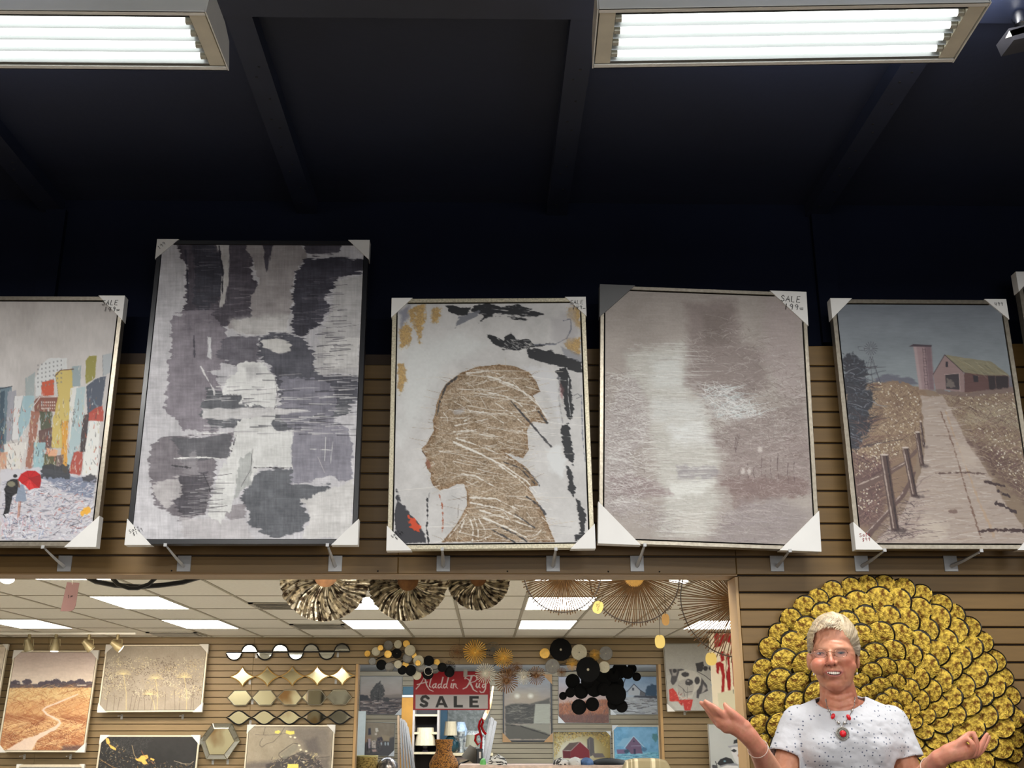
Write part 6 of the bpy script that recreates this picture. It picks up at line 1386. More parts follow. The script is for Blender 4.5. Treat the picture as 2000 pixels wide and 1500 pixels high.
for k in range(6):
    a, b, c_, d_ = f4(*OUT[k]), f4(*OUT[(k + 1) % 6]), f4(*INN[(k + 1) % 6]), f4(*INN[k])
    m = MB(); dv = Vector((0, -.022, 0)); m.add([a, b, c_ + dv, d_ + dv, a + Vector((0, .03, 0)), b + Vector((0, .03, 0)), c_ + Vector((0, .03, 0)), d_ + Vector((0, .03, 0))], [(0, 1, 2, 3), (4, 5, 1, 0), (7, 6, 5, 4), (3, 2, 6, 7), (1, 5, 6, 2), (0, 3, 7, 4)])
    m.build('border_panel', MIRR, t); MB().tube([a, d_ + dv], .004, 5).build('seam_bead', SLV, t)
L = [f4(*q) for q in INN]; MB().prism([(v.x, v.z) for v in L], -.018, .02).build('mirror_panel', MIRR, t)
MB().tube([v + Vector((0, -.022, 0)) for v in L], .005, 5, closed=True).build('inner_rim', SLV, t); MB().tube([f4(*q) for q in OUT], .004, 5, closed=True).build('outer_rim', SLV, t)
# ---------------------------------------------------------------- clusters of metal discs and bursts
GLDM = mat('brushed_gold', (222, 178, 88), .35, .45, var=.15, scale=40); GRYM = mat('grey_disc', (112, 110, 106), .5, .4, var=.2, scale=30); LGT = mat('pale_disc', (176, 170, 150), .6, .1, var=.1, scale=60); BKD = mat('black_disc', (7, 7, 8), .75, .0, spec=.15, var=.1); BRZ = mat('bronze_rod', (132, 98, 68), .4, .4, var=.2, scale=40); SILR = mat('silver_rod', (206, 200, 186), .35, .4, var=.1)
def cluster(label, cat, items, Y, ctr, name='wall_decoration', org=None, k=1.0, frame=True, group=None):
    o0 = W(*ctr, Y); t = thing(name, label, cat, o0, group=group); s_ = 1 / PPM(ctr[1], Y)
    cen = []
    for i, it in enumerate(items):
        kind, x, y, r, mt_ = it[:5]; px, py = org[0] + x / org[2], org[1] + y / org[2]; rr = r / org[2] * s_
        p = W(px, py, Y) - o0; p.y = -.012 * ((i * 7) % 5) - .02; cen.append(p)
        if kind == 'd': MB().lathe([(rr * .99, .006), (rr, 0), (rr * .96, -.008), (rr * .88, -.004), (rr * .4, -.002), (.001, -.004)], 20, axis='y').build('disc', mt_, t, True, loc=p, rot=((i % 3 - 1) * .1, 0, (i % 4 - 1.5) * .12))
        elif kind == 'c': # cup with hammered surface and a bright boss
            o = MB().lathe([(rr * .97, -.012), (rr, -.016), (rr * .8, -.004), (rr * .3, .008), (.001, .010)], 14, axis='y').build('disc', mt_, t, True, loc=p, rot=((i % 3 - 1) * .12, 0, (i % 4 - 1.5) * .1)); MB().sphere((0, -.004, 0), max(.009, rr * .13), 10).build('boss', LGT if mt_ is not LGT else GRYM, o, True)
        elif kind == 'b': # burst of rods
            m = MB(); n = 28
            for j in range(n):
                a = 2 * math.pi * j / n; q = rr * (.9 + .1 * ((j * 13) % 5) / 4); y2 = -.03 + .02 * math.sin(3 * a + i); wd_ = rr * .034
                m.tube([(rr * .08 * math.cos(a), 0, rr * .08 * math.sin(a)), (q * math.cos(a), y2, q * math.sin(a))], [wd_ * .7, wd_ * 1.3], 4)
            m.sphere((0, -.01, 0), rr * .16, 8); b_ = m.build('burst', mt_, t, True, loc=p)
        elif kind == 'w':
            m = MB()
            for j in range(22): a = 2 * math.pi * j / 22; m.tube([(0, 0, 0), (rr * math.cos(a), -.006, rr * math.sin(a))], .0022, 4)
            for q in (.35, .7, 1): m.tube([(rr * q * math.cos(a), -.006, rr * q * math.sin(a)) for a in [j * math.pi / 10 for j in range(20)]], .0025, 4, closed=True)
            m.build('wire_disc', mt_, t, True, loc=p)
        elif kind == 'r': MB().tube([(rr * math.cos(a), 0, rr * math.sin(a)) for a in [j * math.pi / 12 for j in range(24)]], rr * .07, 6, closed=True).build('ring', mt_, t, True, loc=p)
    m = MB()
    for a, b in zip(cen[:-1], cen[1:]): m.tube([a + Vector((0, .016, 0)), b + Vector((0, .016, 0))], .004, 4)
    m.build('frame_rods', BLK, t)
    return t
o4 = (700, 1240, 10.0)
cluster('wall decoration of overlapping grey, black, cream and gold discs', 'wall decoration', [('d', 180, 370, 62, GLDM), ('d', 350, 330, 85, LGT), ('d', 440, 260, 56, GLDM), ('d', 590, 210, 95, GRYM), ('d', 780, 190, 82, LGT), ('d', 940, 175, 72, GLDM), ('d', 280, 520, 75, GRYM), ('d', 585, 385, 75, GLDM), ('c', 760, 365, 98, BKD), ('d', 1015, 310, 108, LGT), ('d', 1080, 400, 62, GLDM), ('d', 455, 590, 100, BKD), ('d', 620, 635, 92, GRYM), ('d', 960, 460, 95, GRYM), ('d', 780, 580, 78, LGT), ('d', 920, 590, 66, GLDM), ('d', 1180, 510, 110, LGT), ('d', 1170, 555, 55, GLDM), ('d', 1220, 640, 95, GRYM), ('d', 1380, 510, 100, BKD), ('d', 1535, 535, 62, GLDM), ('d', 860, 690, 90, BKD), ('d', 1030, 700, 105, BKD), ('d', 1145, 790, 90, LGT), ('d', 1500, 670, 90, GRYM), ('d', 1360, 760, 110, BKD)], D2 - .05, (800, 1290), org=o4, name='disc_wall_art')
cluster('black spiky pod decoration touching the top of the red sign', 'wall decoration', [('b', 1780, 640, 130, BKD), ('d', 1780, 730, 100, BKD), ('d', 1640, 640, 90, BKD), ('r', 1370, 710, 80, SILR)], D2 - .12, (875, 1308), org=o4, name='spiky_wall_art')
o5 = (870, 1240, 10.0)
cluster('wall decoration of gold, silver and bronze rod bursts', 'wall decoration', [('w', 225, 345, 148, BRZ), ('w', 930, 290, 140, GRYM), ('b', 580, 340, 240, GLDM), ('b', 1130, 450, 200, GLDM), ('b', 780, 760, 205, SILR), ('b', 1240, 720, 190, BRZ), ('b', 1190, 900, 245, BRZ), ('b', 1520, 830, 150, SILR), ('b', 1770, 800, 185, BRZ), ('b', 1400, 640, 110, BRZ)], D2 - .1, (980, 1300), org=o5, name='burst_wall_art')
o6 = (1050, 1240, 9.37)
cluster('wall decoration of black and pale flower cups with gold bursts', 'wall decoration', [('c', 130, 345, 95, GLDM), ('c', 420, 275, 205, BKD), ('c', 750, 325, 145, LGT), ('b', 1040, 370, 105, GLDM), ('c', 1240, 345, 128, GRYM), ('c', 270, 575, 135, GRYM), ('b', 625, 545, 115, GLDM), ('c', 910, 640, 225, BKD), ('c', 1215, 590, 105, LGT), ('b', 430, 690, 90, BRZ)], D2 - .1, (1130, 1290), org=o6, name='flower_cup_wall_art')
cluster('hanging cluster of plain black discs in front of the orange field picture', 'wall decoration', [('d', 640, 850, 135, BKD), ('d', 460, 1120, 72, BKD), ('d', 590, 1060, 90, BKD), ('d', 790, 1030, 140, BKD), ('d', 750, 1320, 138, BKD), ('d', 1000, 1270, 125, BKD), ('d', 1030, 980, 155, BKD), ('d', 900, 860, 120, BKD), ('d', 1180, 840, 170, BKD), ('d', 1380, 740, 130, BKD), ('d', 1430, 900, 150, BKD), ('d', 1500, 650, 150, BKD), ('d', 1420, 1090, 190, BKD), ('d', 1380, 1260, 110, BKD), ('d', 1530, 1310, 112, BKD), ('d', 1500, 1090, 120, BKD), ('d', 1640, 700, 110, BKD), ('d', 1800, 770, 80, BKD), ('d', 1720, 620, 90, BKD), ('d', 1200, 1000, 120, BKD)], D2 + .6, (1160, 1345), org=o6, name='black_disc_mobile')
m = MB()
for px in (1140, 1200): 
    a = W(px, 1330, D2 + .6); m.tube([a, (a.x, a.y, ZC3)], .003, 4)
tag(m.build('hanging_wire', BLK, None), 'two thin black wires holding the cluster of plain black discs', 'wire')
# ---------------------------------------------------------------- hammered fans, sunbursts and tags hanging behind the header
HAM = mat('hammered_silver', (190, 180, 160), .3, .75, scale=34, col2=(66, 52, 38), c2at=(.46, .60), bump=.6, bscale=60, detail=6)
YH2 = 6.3
def hfan(label, cx, cy, r, grp='hammered silver fans', YH2=6.3):
    o0 = W(cx, cy, YH2); t = thing('hammered_fan', label, 'wall decoration', o0, group=grp); R0 = r / PPM(cy, YH2); n = 40; seg = 6
    # ridged dish
    v = []; f = []; N_ = n * 4
    rr = random.Random(int(cx)); jit = [rr.uniform(-.03, .03) for _ in range(N_)]
    for i in range(seg + 1):
        q = .26 + (1 - .26) * i / seg
        for k in range(N_):
            a = 2 * math.pi * k / N_ + .10 * math.sin(q * 5 + k * .02) ; amp = .013 * (.3 + q)
            v.append((R0 * q * (1 + (jit[k] if i == seg else 0)) * math.cos(a), -.03 * q + amp * math.sin(k * math.pi / 2 * 1.0 + math.sin(k) * .8), R0 * q * math.sin(a)))
    for i in range(seg):
        for k in range(N_): f.append((i * N_ + k, i * N_ + (k + 1) % N_, (i + 1) * N_ + (k + 1) % N_, (i + 1) * N_ + k))
    m = MB(); m.v = v; m.f = f; o = m.build('pleated_dish', HAM, t); so_ = o.modifiers.new('t', 'SOLIDIFY'); so_.thickness = .003
    MB().lathe([(R0 * .27, .0), (R0 * .2, .02), (.001, .025)], 20, axis='y').build('hub', mat('dark_bronze', (92, 62, 36), .35, .7, var=.3, scale=30), t, True)
    return t
hfan('largest hammered silver fan dish, left of the three under the header', 637, 1124, 89, YH2=6.3)
f2 = hfan('middle hammered silver fan dish with a clear square tag at its hub', 797, 1134, 78, YH2=6.45)
hfan('smallest hammered silver fan dish, right of the other two', 934, 1130, 62, YH2=6.6)
MB().box((0, -.05, .03), (.05, .003, .045)).build('square_tag', mat('clear_tag', (190, 190, 186), .2, var=.02), f2)
STRAW = mat('rattan_stick', (104, 74, 42), .6, var=.25, scale=40); DKW = mat('dark_wire', (52, 36, 26), .5, var=.1)
TAGY = mat('yellow_card', (214, 190, 112), .7, var=.05)
def sunburst(label, cx, cy, r, n, hub, a0=0, a1=360, Y=6.3):
    o0 = W(cx, cy, Y); t = thing('rattan_sunburst', label, 'wall decoration', o0, group='rattan sunbursts'); R0 = r / PPM(cy, Y); rr = random.Random(int(r)); m = MB(); h0 = hub / PPM(cy, Y)
    for k in range(n):
        a = R_(a0 + (a1 - a0) * k / n) + rr.uniform(-.012, .012); q = R0 * rr.uniform(1.02, 1.10)
        m.tube([(h0 * .5 * math.cos(a + .5), -.006 * (k % 3), h0 * .5 * math.sin(a + .5)), (q * math.cos(a), -.01, q * math.sin(a))], .0030, 4)
    o = m.build('sticks', STRAW, t); o['kind'] = 'stuff'
    MB().tube([(R0 * math.cos(a), -.016, R0 * math.sin(a)) for a in [k * math.pi / 30 for k in range(60)]], .0036, 5, closed=True).build('hoop', DKW, t, True)
    MB().lathe([(h0, .0), (h0, -.012), (h0 * .6, -.02), (.001, -.022)], 20, axis='y').build('hub', mat('woven_hub', (190, 146, 74), .6, var=.15, scale=60), t, True)
    return t
sunburst('smallest rattan sunburst in front of a lit ceiling panel', 1098, 1120, 75, 90, 12)
sunburst('middle rattan sunburst with a round tan hub', 1238, 1127, 88, 110, 20, Y=6.45)
sunburst('rattan sunburst partly hidden by the right side of the opening', 1440, 1170, 112, 120, 16, Y=6.6)
def pricetag(label, px, py, w_, h_, mt_, Y=6.25, cord=None, ink=None, rot=0):
    o0 = W(px, py, Y); t = thing('price_tag', label, 'tag', o0, Euler((0, rot, 0)), 'price tags on strings'); s_ = 1 / PPM(py, Y)
    P = [(w_ / 2 * s_ * math.copysign(abs(math.cos(a)) ** .8, math.cos(a)), h_ / 2 * s_ * math.copysign(abs(math.sin(a)) ** .8, math.sin(a))) for a in [k * math.pi / 10 for k in range(20)]]
    c_ = MB().prism(P, 0, .002).build('card', mt_, t)
    if cord: MB().tube([(0, -.001, h_ / 2 * s_ * .8), (.002, .004, h_ / 2 * s_ + cord * s_)], .0014, 4).build('cord', DKW, t)
    if ink: handwriting(c_, ink, -w_ * .25 * s_, -h_ * .02 * s_, h_ * .22 * s_, .3, -.001)
    return t
pricetag('yellow round price tag with dark numbers between the two rattan sunbursts', 1168, 1186, 20, 25, TAGY, ink='95|5', cord=14, rot=.4)
pricetag('plain yellow oval tag on a long string', 1289, 1253, 20, 26, TAGY, cord=50, Y=6.43)
pricetag('brown oval tag behind the middle sunburst rim', 1300, 1210, 15, 23, mat('brown_card', (168, 128, 72), .7), cord=40, Y=6.43)
pricetag('yellow oval tag in front of the dog picture', 1389, 1287, 22, 25, TAGY, cord=60, Y=6.55)
# pink hanging tag, left
o0 = W(137, 1166, 6.2); t = thing('hanging_label', 'dusty pink hanging label with a rounded lower corner', 'tag', o0, Euler((0, .05, 0))); s_ = 1 / PPM(1166, 6.2)
c_ = MB().prism([(x * s_, z * s_) for x, z in ((-11, 28), (13, 28), (13, -16), (11, -23), (6, -27), (-14, -28))], 0, .004).build('card', mat('pink_card', (146, 110, 108), .7, var=.06), t)
handwriting(c_, '1=', -.012, -.01, .02, .4, -.001); MB().tube([(0, 0, .07), (.0, .0, ZC2 - o0.z)], .002, 4).build('cord', mat('cord_white', (220, 216, 208), .7), t)
# black ring chandelier
o0 = W(276, 1120, 6.6); t = thing('ring_chandelier', 'black iron ring chandelier cut off by the header', 'ceiling light', o0); s_ = 1 / PPM(1130, 6.6)
MB().tube([((px - 276) * s_, 0, (1120 - py) * s_) for px, py in ((150, 1100), (165, 1124), (190, 1136), (228, 1143), (276, 1146), (322, 1142), (358, 1137), (388, 1128), (408, 1100), (380, 1082), (276, 1070), (180, 1082))], .015, 8, closed=True).build('outer_ring', BLK, t, True)
MB().tube([(x * s_, -.12, (y - 1120) * -s_) for x, y in ((-46, 1122), (-44, 1132), (-30, 1146), (-8, 1153), (8, 1153), (28, 1146), (40, 1134), (44, 1122))], .013, 8).build('lower_loop', BLK, t, True)
for sx in (-44, 42): MB().tube([(sx * s_, -.12, -.01), (sx * s_, -.12, .06)], .022, 8).build('clamp', BLK, t, True)
MB().tube([(0, 0, ZC2 - o0.z - .001), (0, 0, .3), (0, -.25, .02)], .008, 6).build('stem', BLK, t, True)
# bright bulbs under the header
for i, (px, py, lab) in enumerate(((14, 1132, 'glowing round ceiling lamp at the far left under the header'), (1318, 1131, 'glowing double ceiling lamp between the rattan sunbursts'))):
    o0 = W(px, py, 7.2); t = thing('ceiling_lamp', lab, 'ceiling light', (o0.x, 7.2, o0.z))
    MB().sphere((0, 0, 0), .045, 14, (1, 1, .6)).build('bulb', mat('lit_bulb', (255, 255, 250), .4, var=0, emis=8, ecol=(255, 250, 238)), t, True)
    MB().tube([(0, 0, .02), (0, 0, ZC2 - o0.z - .001)], .012, 8).build('stem', WH, t, True)
    if i: MB().sphere((.06, .05, .0), .04, 14, (1, 1, .6)).build('bulb', _mats['lit_bulb'], t, True)
# track spotlights
yt = D2 - .75; zt = ZC2 - .03
tr0 = W(-40, 1246, yt).x; tr1 = W(265, 1246, yt).x
tk = tag(MB().box(((tr0 + tr1) / 2, yt, ZC2 - .012), (tr1 - tr0, .035, .022)).build('light_track', WH, None, bevel=.003), 'white ceiling track carrying four spotlights', 'track')
HSG = mat('olive_housing', (136, 124, 92), .45, .3, var=.1); LMP = mat('lamp_face', (255, 250, 240), .4, var=0, emis=3.5, ecol=(255, 246, 226))
for i, (px, ax, az, on, lab) in enumerate(((56, .2, .25, 0, 'leftmost of the four olive track spotlights'), (108, .0, .0, 1, 'second olive track spotlight from the left, lamp lit'), (173, .3, .75, 0, 'third olive track spotlight, turned right'), (229, .3, .95, 1, 'rightmost olive track spotlight with bright lamp edge'))):
    x = W(px, 1256, yt).x; t = thing('track_spotlight', lab, 'spotlight', (x, yt, zt), group='spotlights on the ceiling track')
    MB().tube([(0, 0, .008), (0, 0, -.05)], .018, 10).build('stem', HSG, t, True)
    M_ = Matrix.Translation((0, 0, -.12)) @ Euler((ax, -az, 0)).to_matrix().to_4x4()
    b_ = MB().lathe([(.012, .085), (.030, .075), (.034, .03), (.046, .0), (.052, -.05), (.048, -.055)], 18).build('housing', HSG, t, True); b_.matrix_local = M_
    l_ = MB().lathe([(.047, -.05), (.04, -.062), (.001, -.066)], 18).build('lamp', LMP if on else mat('frosted_glass', (190, 188, 170), .3, var=.03), b_, True)
    y_ = MB().tube([(-.05, 0, -.045), (-.056, 0, -.12)], .004, 6); y_.tube([(.05, 0, -.045), (.056, 0, -.12)], .004, 6); y_.tube([(-.05, 0, -.047), (.05, 0, -.047)], .004, 6); y_.build('yoke', HSG, t, True)
# red and white hanging banner at the right jamb
o0 = W(1412, 1320, 9.0); t = thing('fabric_banner', 'red and white patterned hanging cloth beside the dog picture', 'textile', (o0.x, 9.0, o0.z)); s_ = 1 / PPM(1320, 9.0)
def art_flag(c):
    c.t = (1280, 1230, 5.553)
    c.C[:] = (214, 204, 184)
    RD = (142, 22, 26)
    for P in ([(640,30),(700,30),(690,120),(720,180),(640,190)],[(700,60),(830,20),(830,160),(760,120),(700,190)],[(810,100),(850,120),(865,660),(845,600),(830,300)],[(655,360),(700,345),(740,370),(755,500),(745,690),(715,688),(722,500),(700,400),(685,480),(665,470)],[(770,260),(800,260),(820,560),(815,690),(795,695),(780,600),(770,470),(790,400)],[(700,240),(745,230),(750,330),(715,350)]): c.poly(P, RD, 1.2, 1.5, (3, 3))
    c.line([(750,240),(770,330),(765,480),(780,560)], 1.6, (60, 30, 26)); c.poly([(675,690),(880,640),(890,880),(690,880)], (196,192,168), 1.5, 2, (3, 3)); c.dabs(40, [(640,40),(840,40),(840,300),(640,300)], (6, 18), (.6, 1.2), .9, [(230,220,200),(120,20,24)], 2, .7, .3); c.line([(845,650),(850,690)], 1.6, (60, 60, 60))
w_, h_ = 46 * s_, 166 * s_
cl = canvas('cloth', t, w_, h_, 0, art_flag, .006, 1.0, .004, paint_mat('printed_cloth', .85, 0, .2, 300), 0, -h_ / 2)
so_ = cl.modifiers.new('t', 'SOLIDIFY'); so_.thickness = .006
MB().tube([(-w_ / 2 - .02, .004, h_ / 2), (w_ / 2 + .02, .004, h_ / 2)], .008, 8).build('rod', DKW, t, True); MB().tube([(0, .004, h_ / 2), (0, .004, ZC2 - o0.z - .001)], .002, 4).build('cord', DKW, t)
# ================================================================ the third room, beyond the second opening
Y3 = D3 - .038
def pic3(label, TL, TR, BR, BL, art, Y=Y3, lean=0, **k): return pic(label, TL, TR, BR, BL, art, Y=Y, lean=lean, group=GT, res_=.0085, gain=.8, **k)
pic3('picture of a dark leafy tree beside a pale field', (703, 1321), (788, 1320), (783, 1396), (702, 1396), art_tree, fm='none', fw=.004, corners={'br': .12})
pic3('still life picture of pale bottles, below the tree picture', (711, 1412), (774, 1409), (770, 1477), (703, 1475), art_bottles, fm='none', fw=.006, corners={'br': .1})
pic3('seaside picture with two glowing lights, in a dark frame with brown card corners', (981, 1318), (1079, 1317), (1078, 1449), (983, 1449), art_shore, fm='dark', fw=.02, card=KRAFT, corners={'bl': .15, 'br': .15, 'tr': .16})
pic3('picture of an orange and brown field behind the black discs', (1091, 1321), (1190, 1322), (1190, 1413), (1091, 1412), art_redfield, fm='none', fw=.006, corners={'bl': .12})
pic3('snowy picture of a white house beside dark trees', (1192, 1321), (1284, 1321), (1284, 1396), (1192, 1396), art_snowhouse, fm='none', fw=.006, corners={'bl': .1})
pic3('picture of a red barn and grey silo in golden light', (1081, 1428), (1192, 1429), (1194, 1486), (1079, 1486), art_redbarn, fm='none', fw=.006, corners={'tr': .08})
pic3('blue winter picture of a pink barn', (1195, 1416), (1287, 1418), (1290, 1487), (1199, 1487), art_bluebarn, fm='white', fw=.02, corners={'tl': .1})
pic3('large mottled silver picture behind the lamps', (873, 1380), (957, 1380), (957, 1442), (873, 1442), art_silver, fm='none', fw=.006)
def flat(name, label, cat, x0, y0, x1, y1, Y, dep, mt_, zb=None):
    a, b = W(x0, y0, Y), W(x1, y1, Y); zb = b.z if zb is None else zb
    return tag(boxo(name, a.x, b.x, Y, Y + dep, zb, a.z, mt_, None, .004), label, cat)
flat('wall_panel', 'mustard yellow tall panel left of the red sign', 'panel', 785, 1362, 808, 1450, 17.6, .06, mat('mustard', (196, 136, 42), .6, var=.15, scale=6), 0)
flat('teal_box', 'dark teal box on top of the mustard panel', 'box', 787, 1341, 809, 1353, 17.6, .25, mat('teal', (34, 74, 88), .6, var=.1), W(787, 1357, 17.6).z); 
flat('white_board', 'white strip lying between the teal box and mustard panel', 'board', 785, 1357, 809, 1362, 17.55, .3, CARD)
flat('blank_board', 'narrow pale blank board beside the still life picture', 'board', 698, 1389, 713, 1437, 18.2, .03, mat('pale_board', (186, 190, 184), .6, var=.05), 0)
flat('wall_hanging', 'dark teal tall hanging behind the cream lampshade', 'hanging', 857, 1380, 873, 1460, 18.1, .05, mat('teal_dark', (18, 62, 82), .6, var=.15), 0)
# hanging sale sign
def art_sign(c):
    c.t = (680, 1220, 5.356); c.lw = 1.0
    c.C[:] = (168, 16, 34)
    c.poly([(960,495),(1475,495),(1475,720),(960,720)], (178,22,40), 30, a=.6)
    Wt = (234, 222, 224)
    L = lambda P, w0, w1=None: c.line(P, w0, Wt, w1, .9)
    c.lw = 1.45
    L([(712,672),(740,640),(775,590),(800,540)], 1.6, 1.0); L([(800,545),(812,600),(824,640),(850,680),(890,698)], 2.4, 1.0); L([(722,628),(760,615),(830,600)], 1.4)
    L([(872,548),(858,600),(850,645),(866,655)], 1.8, 1.2)
    for ox in (0, 0): pass
    L([(915,618),(893,625),(880,648),(893,664),(913,645),(920,618)], 1.4); L([(920,618),(914,655),(928,662)], 1.8, 1.1)
    for ox in (0, 57):
        L([(970 + ox,620),(948 + ox,626),(938 + ox,650),(950 + ox,664),(968 + ox,648)], 1.5); L([(992 + ox,552),(980 + ox,600),(970 + ox,650),(984 + ox,664)], 2.0, 1.1)
    L([(1083,618),(1074,655),(1086,662)], 2.0, 1.1); L([(1090,585),(1104,578)], 1.6)
    L([(1104,620),(1098,662)], 1.8); L([(1100,640),(1116,618),(1128,622),(1126,650),(1146,668)], 1.8, 1.0)
    L([(1222,566),(1225,548),(1250,535),(1285,535),(1320,532),(1345,545),(1350,570),(1325,595),(1275,608)], 1.8, 1.2); L([(1292,540),(1280,580),(1262,620),(1238,655),(1202,672)], 2.8, 1.4); L([(1275,608),(1292,640),(1310,680),(1350,704)], 3.0, 1.2); L([(1235,560),(1262,575),(1270,595)], 1.4)
    L([(1346,615),(1338,645),(1350,660),(1368,640),(1374,618)], 1.8); L([(1374,618),(1368,652),(1382,662)], 1.8, 1.1)
    L([(1430,622),(1410,626),(1402,648),(1414,660),(1430,645),(1440,618)], 1.6); L([(1440,618),(1436,670),(1418,706),(1388,710),(1378,695)], 2.0, 1.2)
    c.lw = 1.0
    c.poly([(704,732),(1462,732),(1462,880),(704,880)], (196,194,198), .8)
    K = (20, 20, 22)
    S = [(838,770),(812,750),(782,756),(768,778),(776,798),(806,810),(824,824),(818,845),(790,852),(762,838)]
    c.line(S, 5.4, K, soft=.9)
    c.poly([(912,866),(955,748),(990,748),(1044,866),(1008,866),(998,842),(948,842),(940,866)], K, .8); c.poly([(958,818),(974,780),(990,818)], (196,194,198), .8)
    c.poly([(1104,748),(1138,748),(1138,840),(1200,840),(1200,866),(1104,866)], K, .8)
    c.poly([(1268,748),(1366,748),(1366,774),(1302,774),(1302,794),(1356,794),(1356,818),(1302,818),(1302,842),(1366,842),(1366,866),(1268,866)], K, .8)
a, b = W(809, 1312, 14.2), W(956, 1386, 14.2)
sg = thing('sale_sign', 'red and white hanging shop sign reading SALE', 'sign', ((a.x + b.x) / 2, 14.2, b.z))
w_, h_ = b.x - a.x, a.z - b.z
MB().box((0, .008, h_ / 2), (w_ + .01, .012, h_ + .01)).build('board', mat('red_board', (150, 14, 30), .5, var=.05), sg, bevel=.002)
canvas('printed_face', sg, w_, h_, 0, art_sign, .0042, 1.0, 0, paint_mat('sign_print', .35, 0, 0, 300), 0, 0)
for sx in (-.4, .4): MB().tube([(sx * w_, .008, h_), (sx * w_, .008, ZC3 - b.z - .001)], .003, 4).build('cord', DKW, sg)
MB().box((.18 * w_, -.02, h_ - .02), (.05, .03, .09)).build('clip', mat('clip_grey', (190, 186, 182), .5, var=.05), sg, bevel=.004)
# shelf unit with lamp
xa, xb = W(808, 1400, 16.4).x, W(856, 1400, 16.4).x; ztp = W(830, 1383, 16.4).z
su = thing('shelf_unit', 'dark shelf unit with light edges below the red sign', 'shelf', ((xa + xb) / 2, 16.6, 0)); ws = xb - xa
SHM = mat('shelf_edge', (168, 154, 124), .5, var=.1)
for s_ in (-1, 1): MB().box((s_ * ws / 2, 0, ztp / 2), (.03, .4, ztp)).build('side_panel', mat('shelf_side', (140, 130, 122), .5, var=.1), su)
MB().box((0, .19, ztp / 2), (ws, .02, ztp)).build('back_panel', mat('shelf_back', (34, 28, 30), .7, var=.1), su)
sz = []
for py in (1397, 1432, 1471, 1520, 1570):
    z = W(830, py, 16.4).z; sz.append(z); MB().box((0, 0, z), (ws - .03, .38, .03)).build('shelf', SHM, su)
SHD = mat('pleated_shade', (176, 162, 134), .8, var=.12, scale=30, stretch=(6, 6, .2))
def lamp(label, px, Y, zb, ztop, rs, shade_h, bm_, base_prof, smat=None):
    x = W(px, 1430, Y).x; t = thing('table_lamp', label, 'lamp', (x, Y, zb))
    H = ztop - zb; MB().lathe([(r, z * (H - shade_h * .9)) for r, z in base_prof], 16).build('base', bm_, t, True)
    MB().tube([(0, 0, (H - shade_h) * .8), (0, 0, H - .01)], .008, 6).build('stem', GREY, t)
    m = MB(); n = 28; v = []
    for r, z in ((rs, H - shade_h), (rs * .8, H)): v += [(r * (1 + .02 * (k % 2)) * math.cos(2 * math.pi * k / n), r * (1 + .02 * (k % 2)) * math.sin(2 * math.pi * k / n), z) for k in range(n)]
    m.add(v, [(k, (k + 1) % n, n + (k + 1) % n, n + k) for k in range(n)]); o = m.build('lamp_shade', smat or SHD, t); q = o.modifiers.new('t', 'SOLIDIFY'); q.thickness = .004
lamp('table lamp with pleated cream shade standing in the shelf unit', 831, 16.5, sz[2] + .015, W(831, 1421, 16.5).z, .145, .245, mat('dark_ceramic', (40, 34, 40), .2, var=.2), [(.05, 0), (.07, .03), (.05, .1), (.03, .4), (.045, .7), (.02, 1)])
gz = W(885, 1470, 17.0).z
ct = thing('display_counter', 'low brown counter carrying the lamp and silver pieces', 'counter', (W(912, 1470, 17.0).x, 17.0, 0)); cw = W(960, 1470, 17).x - W(858, 1470, 17).x
MB().box((0, 0, gz / 2 - .02), (cw - .04, .5, gz - .04)).build('carcass', mat('counter_dark', (70, 56, 48), .5, var=.15), ct); MB().box((0, 0, gz - .02), (cw, .56, .04)).build('top', SHM, ct, bevel=.004)
for k in range(3): MB().box((-cw / 3 + k * cw / 3, -.255, gz - .2), (cw / 3 - .04, .02, .22)).build('drawer', mat('drawer_brown', (96, 80, 60), .5, var=.1), ct, bevel=.004)
lamp('lamp with cream shade on a dark teal vase base', 880, 17.0, gz, W(880, 1409, 17).z, .10, .2, mat('teal_glaze', (26, 52, 58), .15, var=.3, scale=8), [(.06, 0), (.11, .15), (.14, .35), (.13, .6), (.05, .85), (.03, 1)])
lamp('lamp with square grey shade beside the red sculpture', 922, 16.9, gz, W(922, 1435, 17).z, .10, .17, mat('crystal_base', (170, 180, 186), .1, .3, var=.3, scale=30), [(.06, 0), (.05, .3), (.08, .5), (.03, 1)], mat('grey_shade', (120, 116, 98), .8, var=.05))
o0 = W(900, 1425, 17.15); t = thing('glass_vase', 'pale blue crystal vase next to the cream lampshade', 'vase', (o0.x, 17.15, gz)); hv = W(900, 1410, 17.15).z - gz
MB().lathe([(.05, 0), (.04, .04), (.03, hv * .5), (.09, hv * .55), (.10, hv * .75), (.06, hv)], 14).build('vase', mat('crystal', (176, 194, 214), .1, .2, var=.3, scale=20), t)
t = thing('silver_armchair', 'white and silver tufted seat back on the counter', 'chair', (W(906, 1440, 17.1).x + .12, 17.12, gz)); 
MB().box((.0, .05, .16), (.34, .06, .30), bev=0).build('backrest', mat('silver_damask', (190, 192, 188), .3, .4, scale=24, col2=(110, 116, 120), c2at=(.45, .6)), t, bevel=.02); MB().lathe([(.05, 0), (.03, .1), (.045, .2), (.06, .3)], 12, (-.16, -.05, 0)).build('arm', mat('silver_damask', (1, 1, 1)), t, True); MB().lathe([(.05, 0), (.03, .1), (.045, .2), (.06, .3)], 12, (.16, -.05, 0)).build('arm', mat('silver_damask', (1, 1, 1)), t, True)
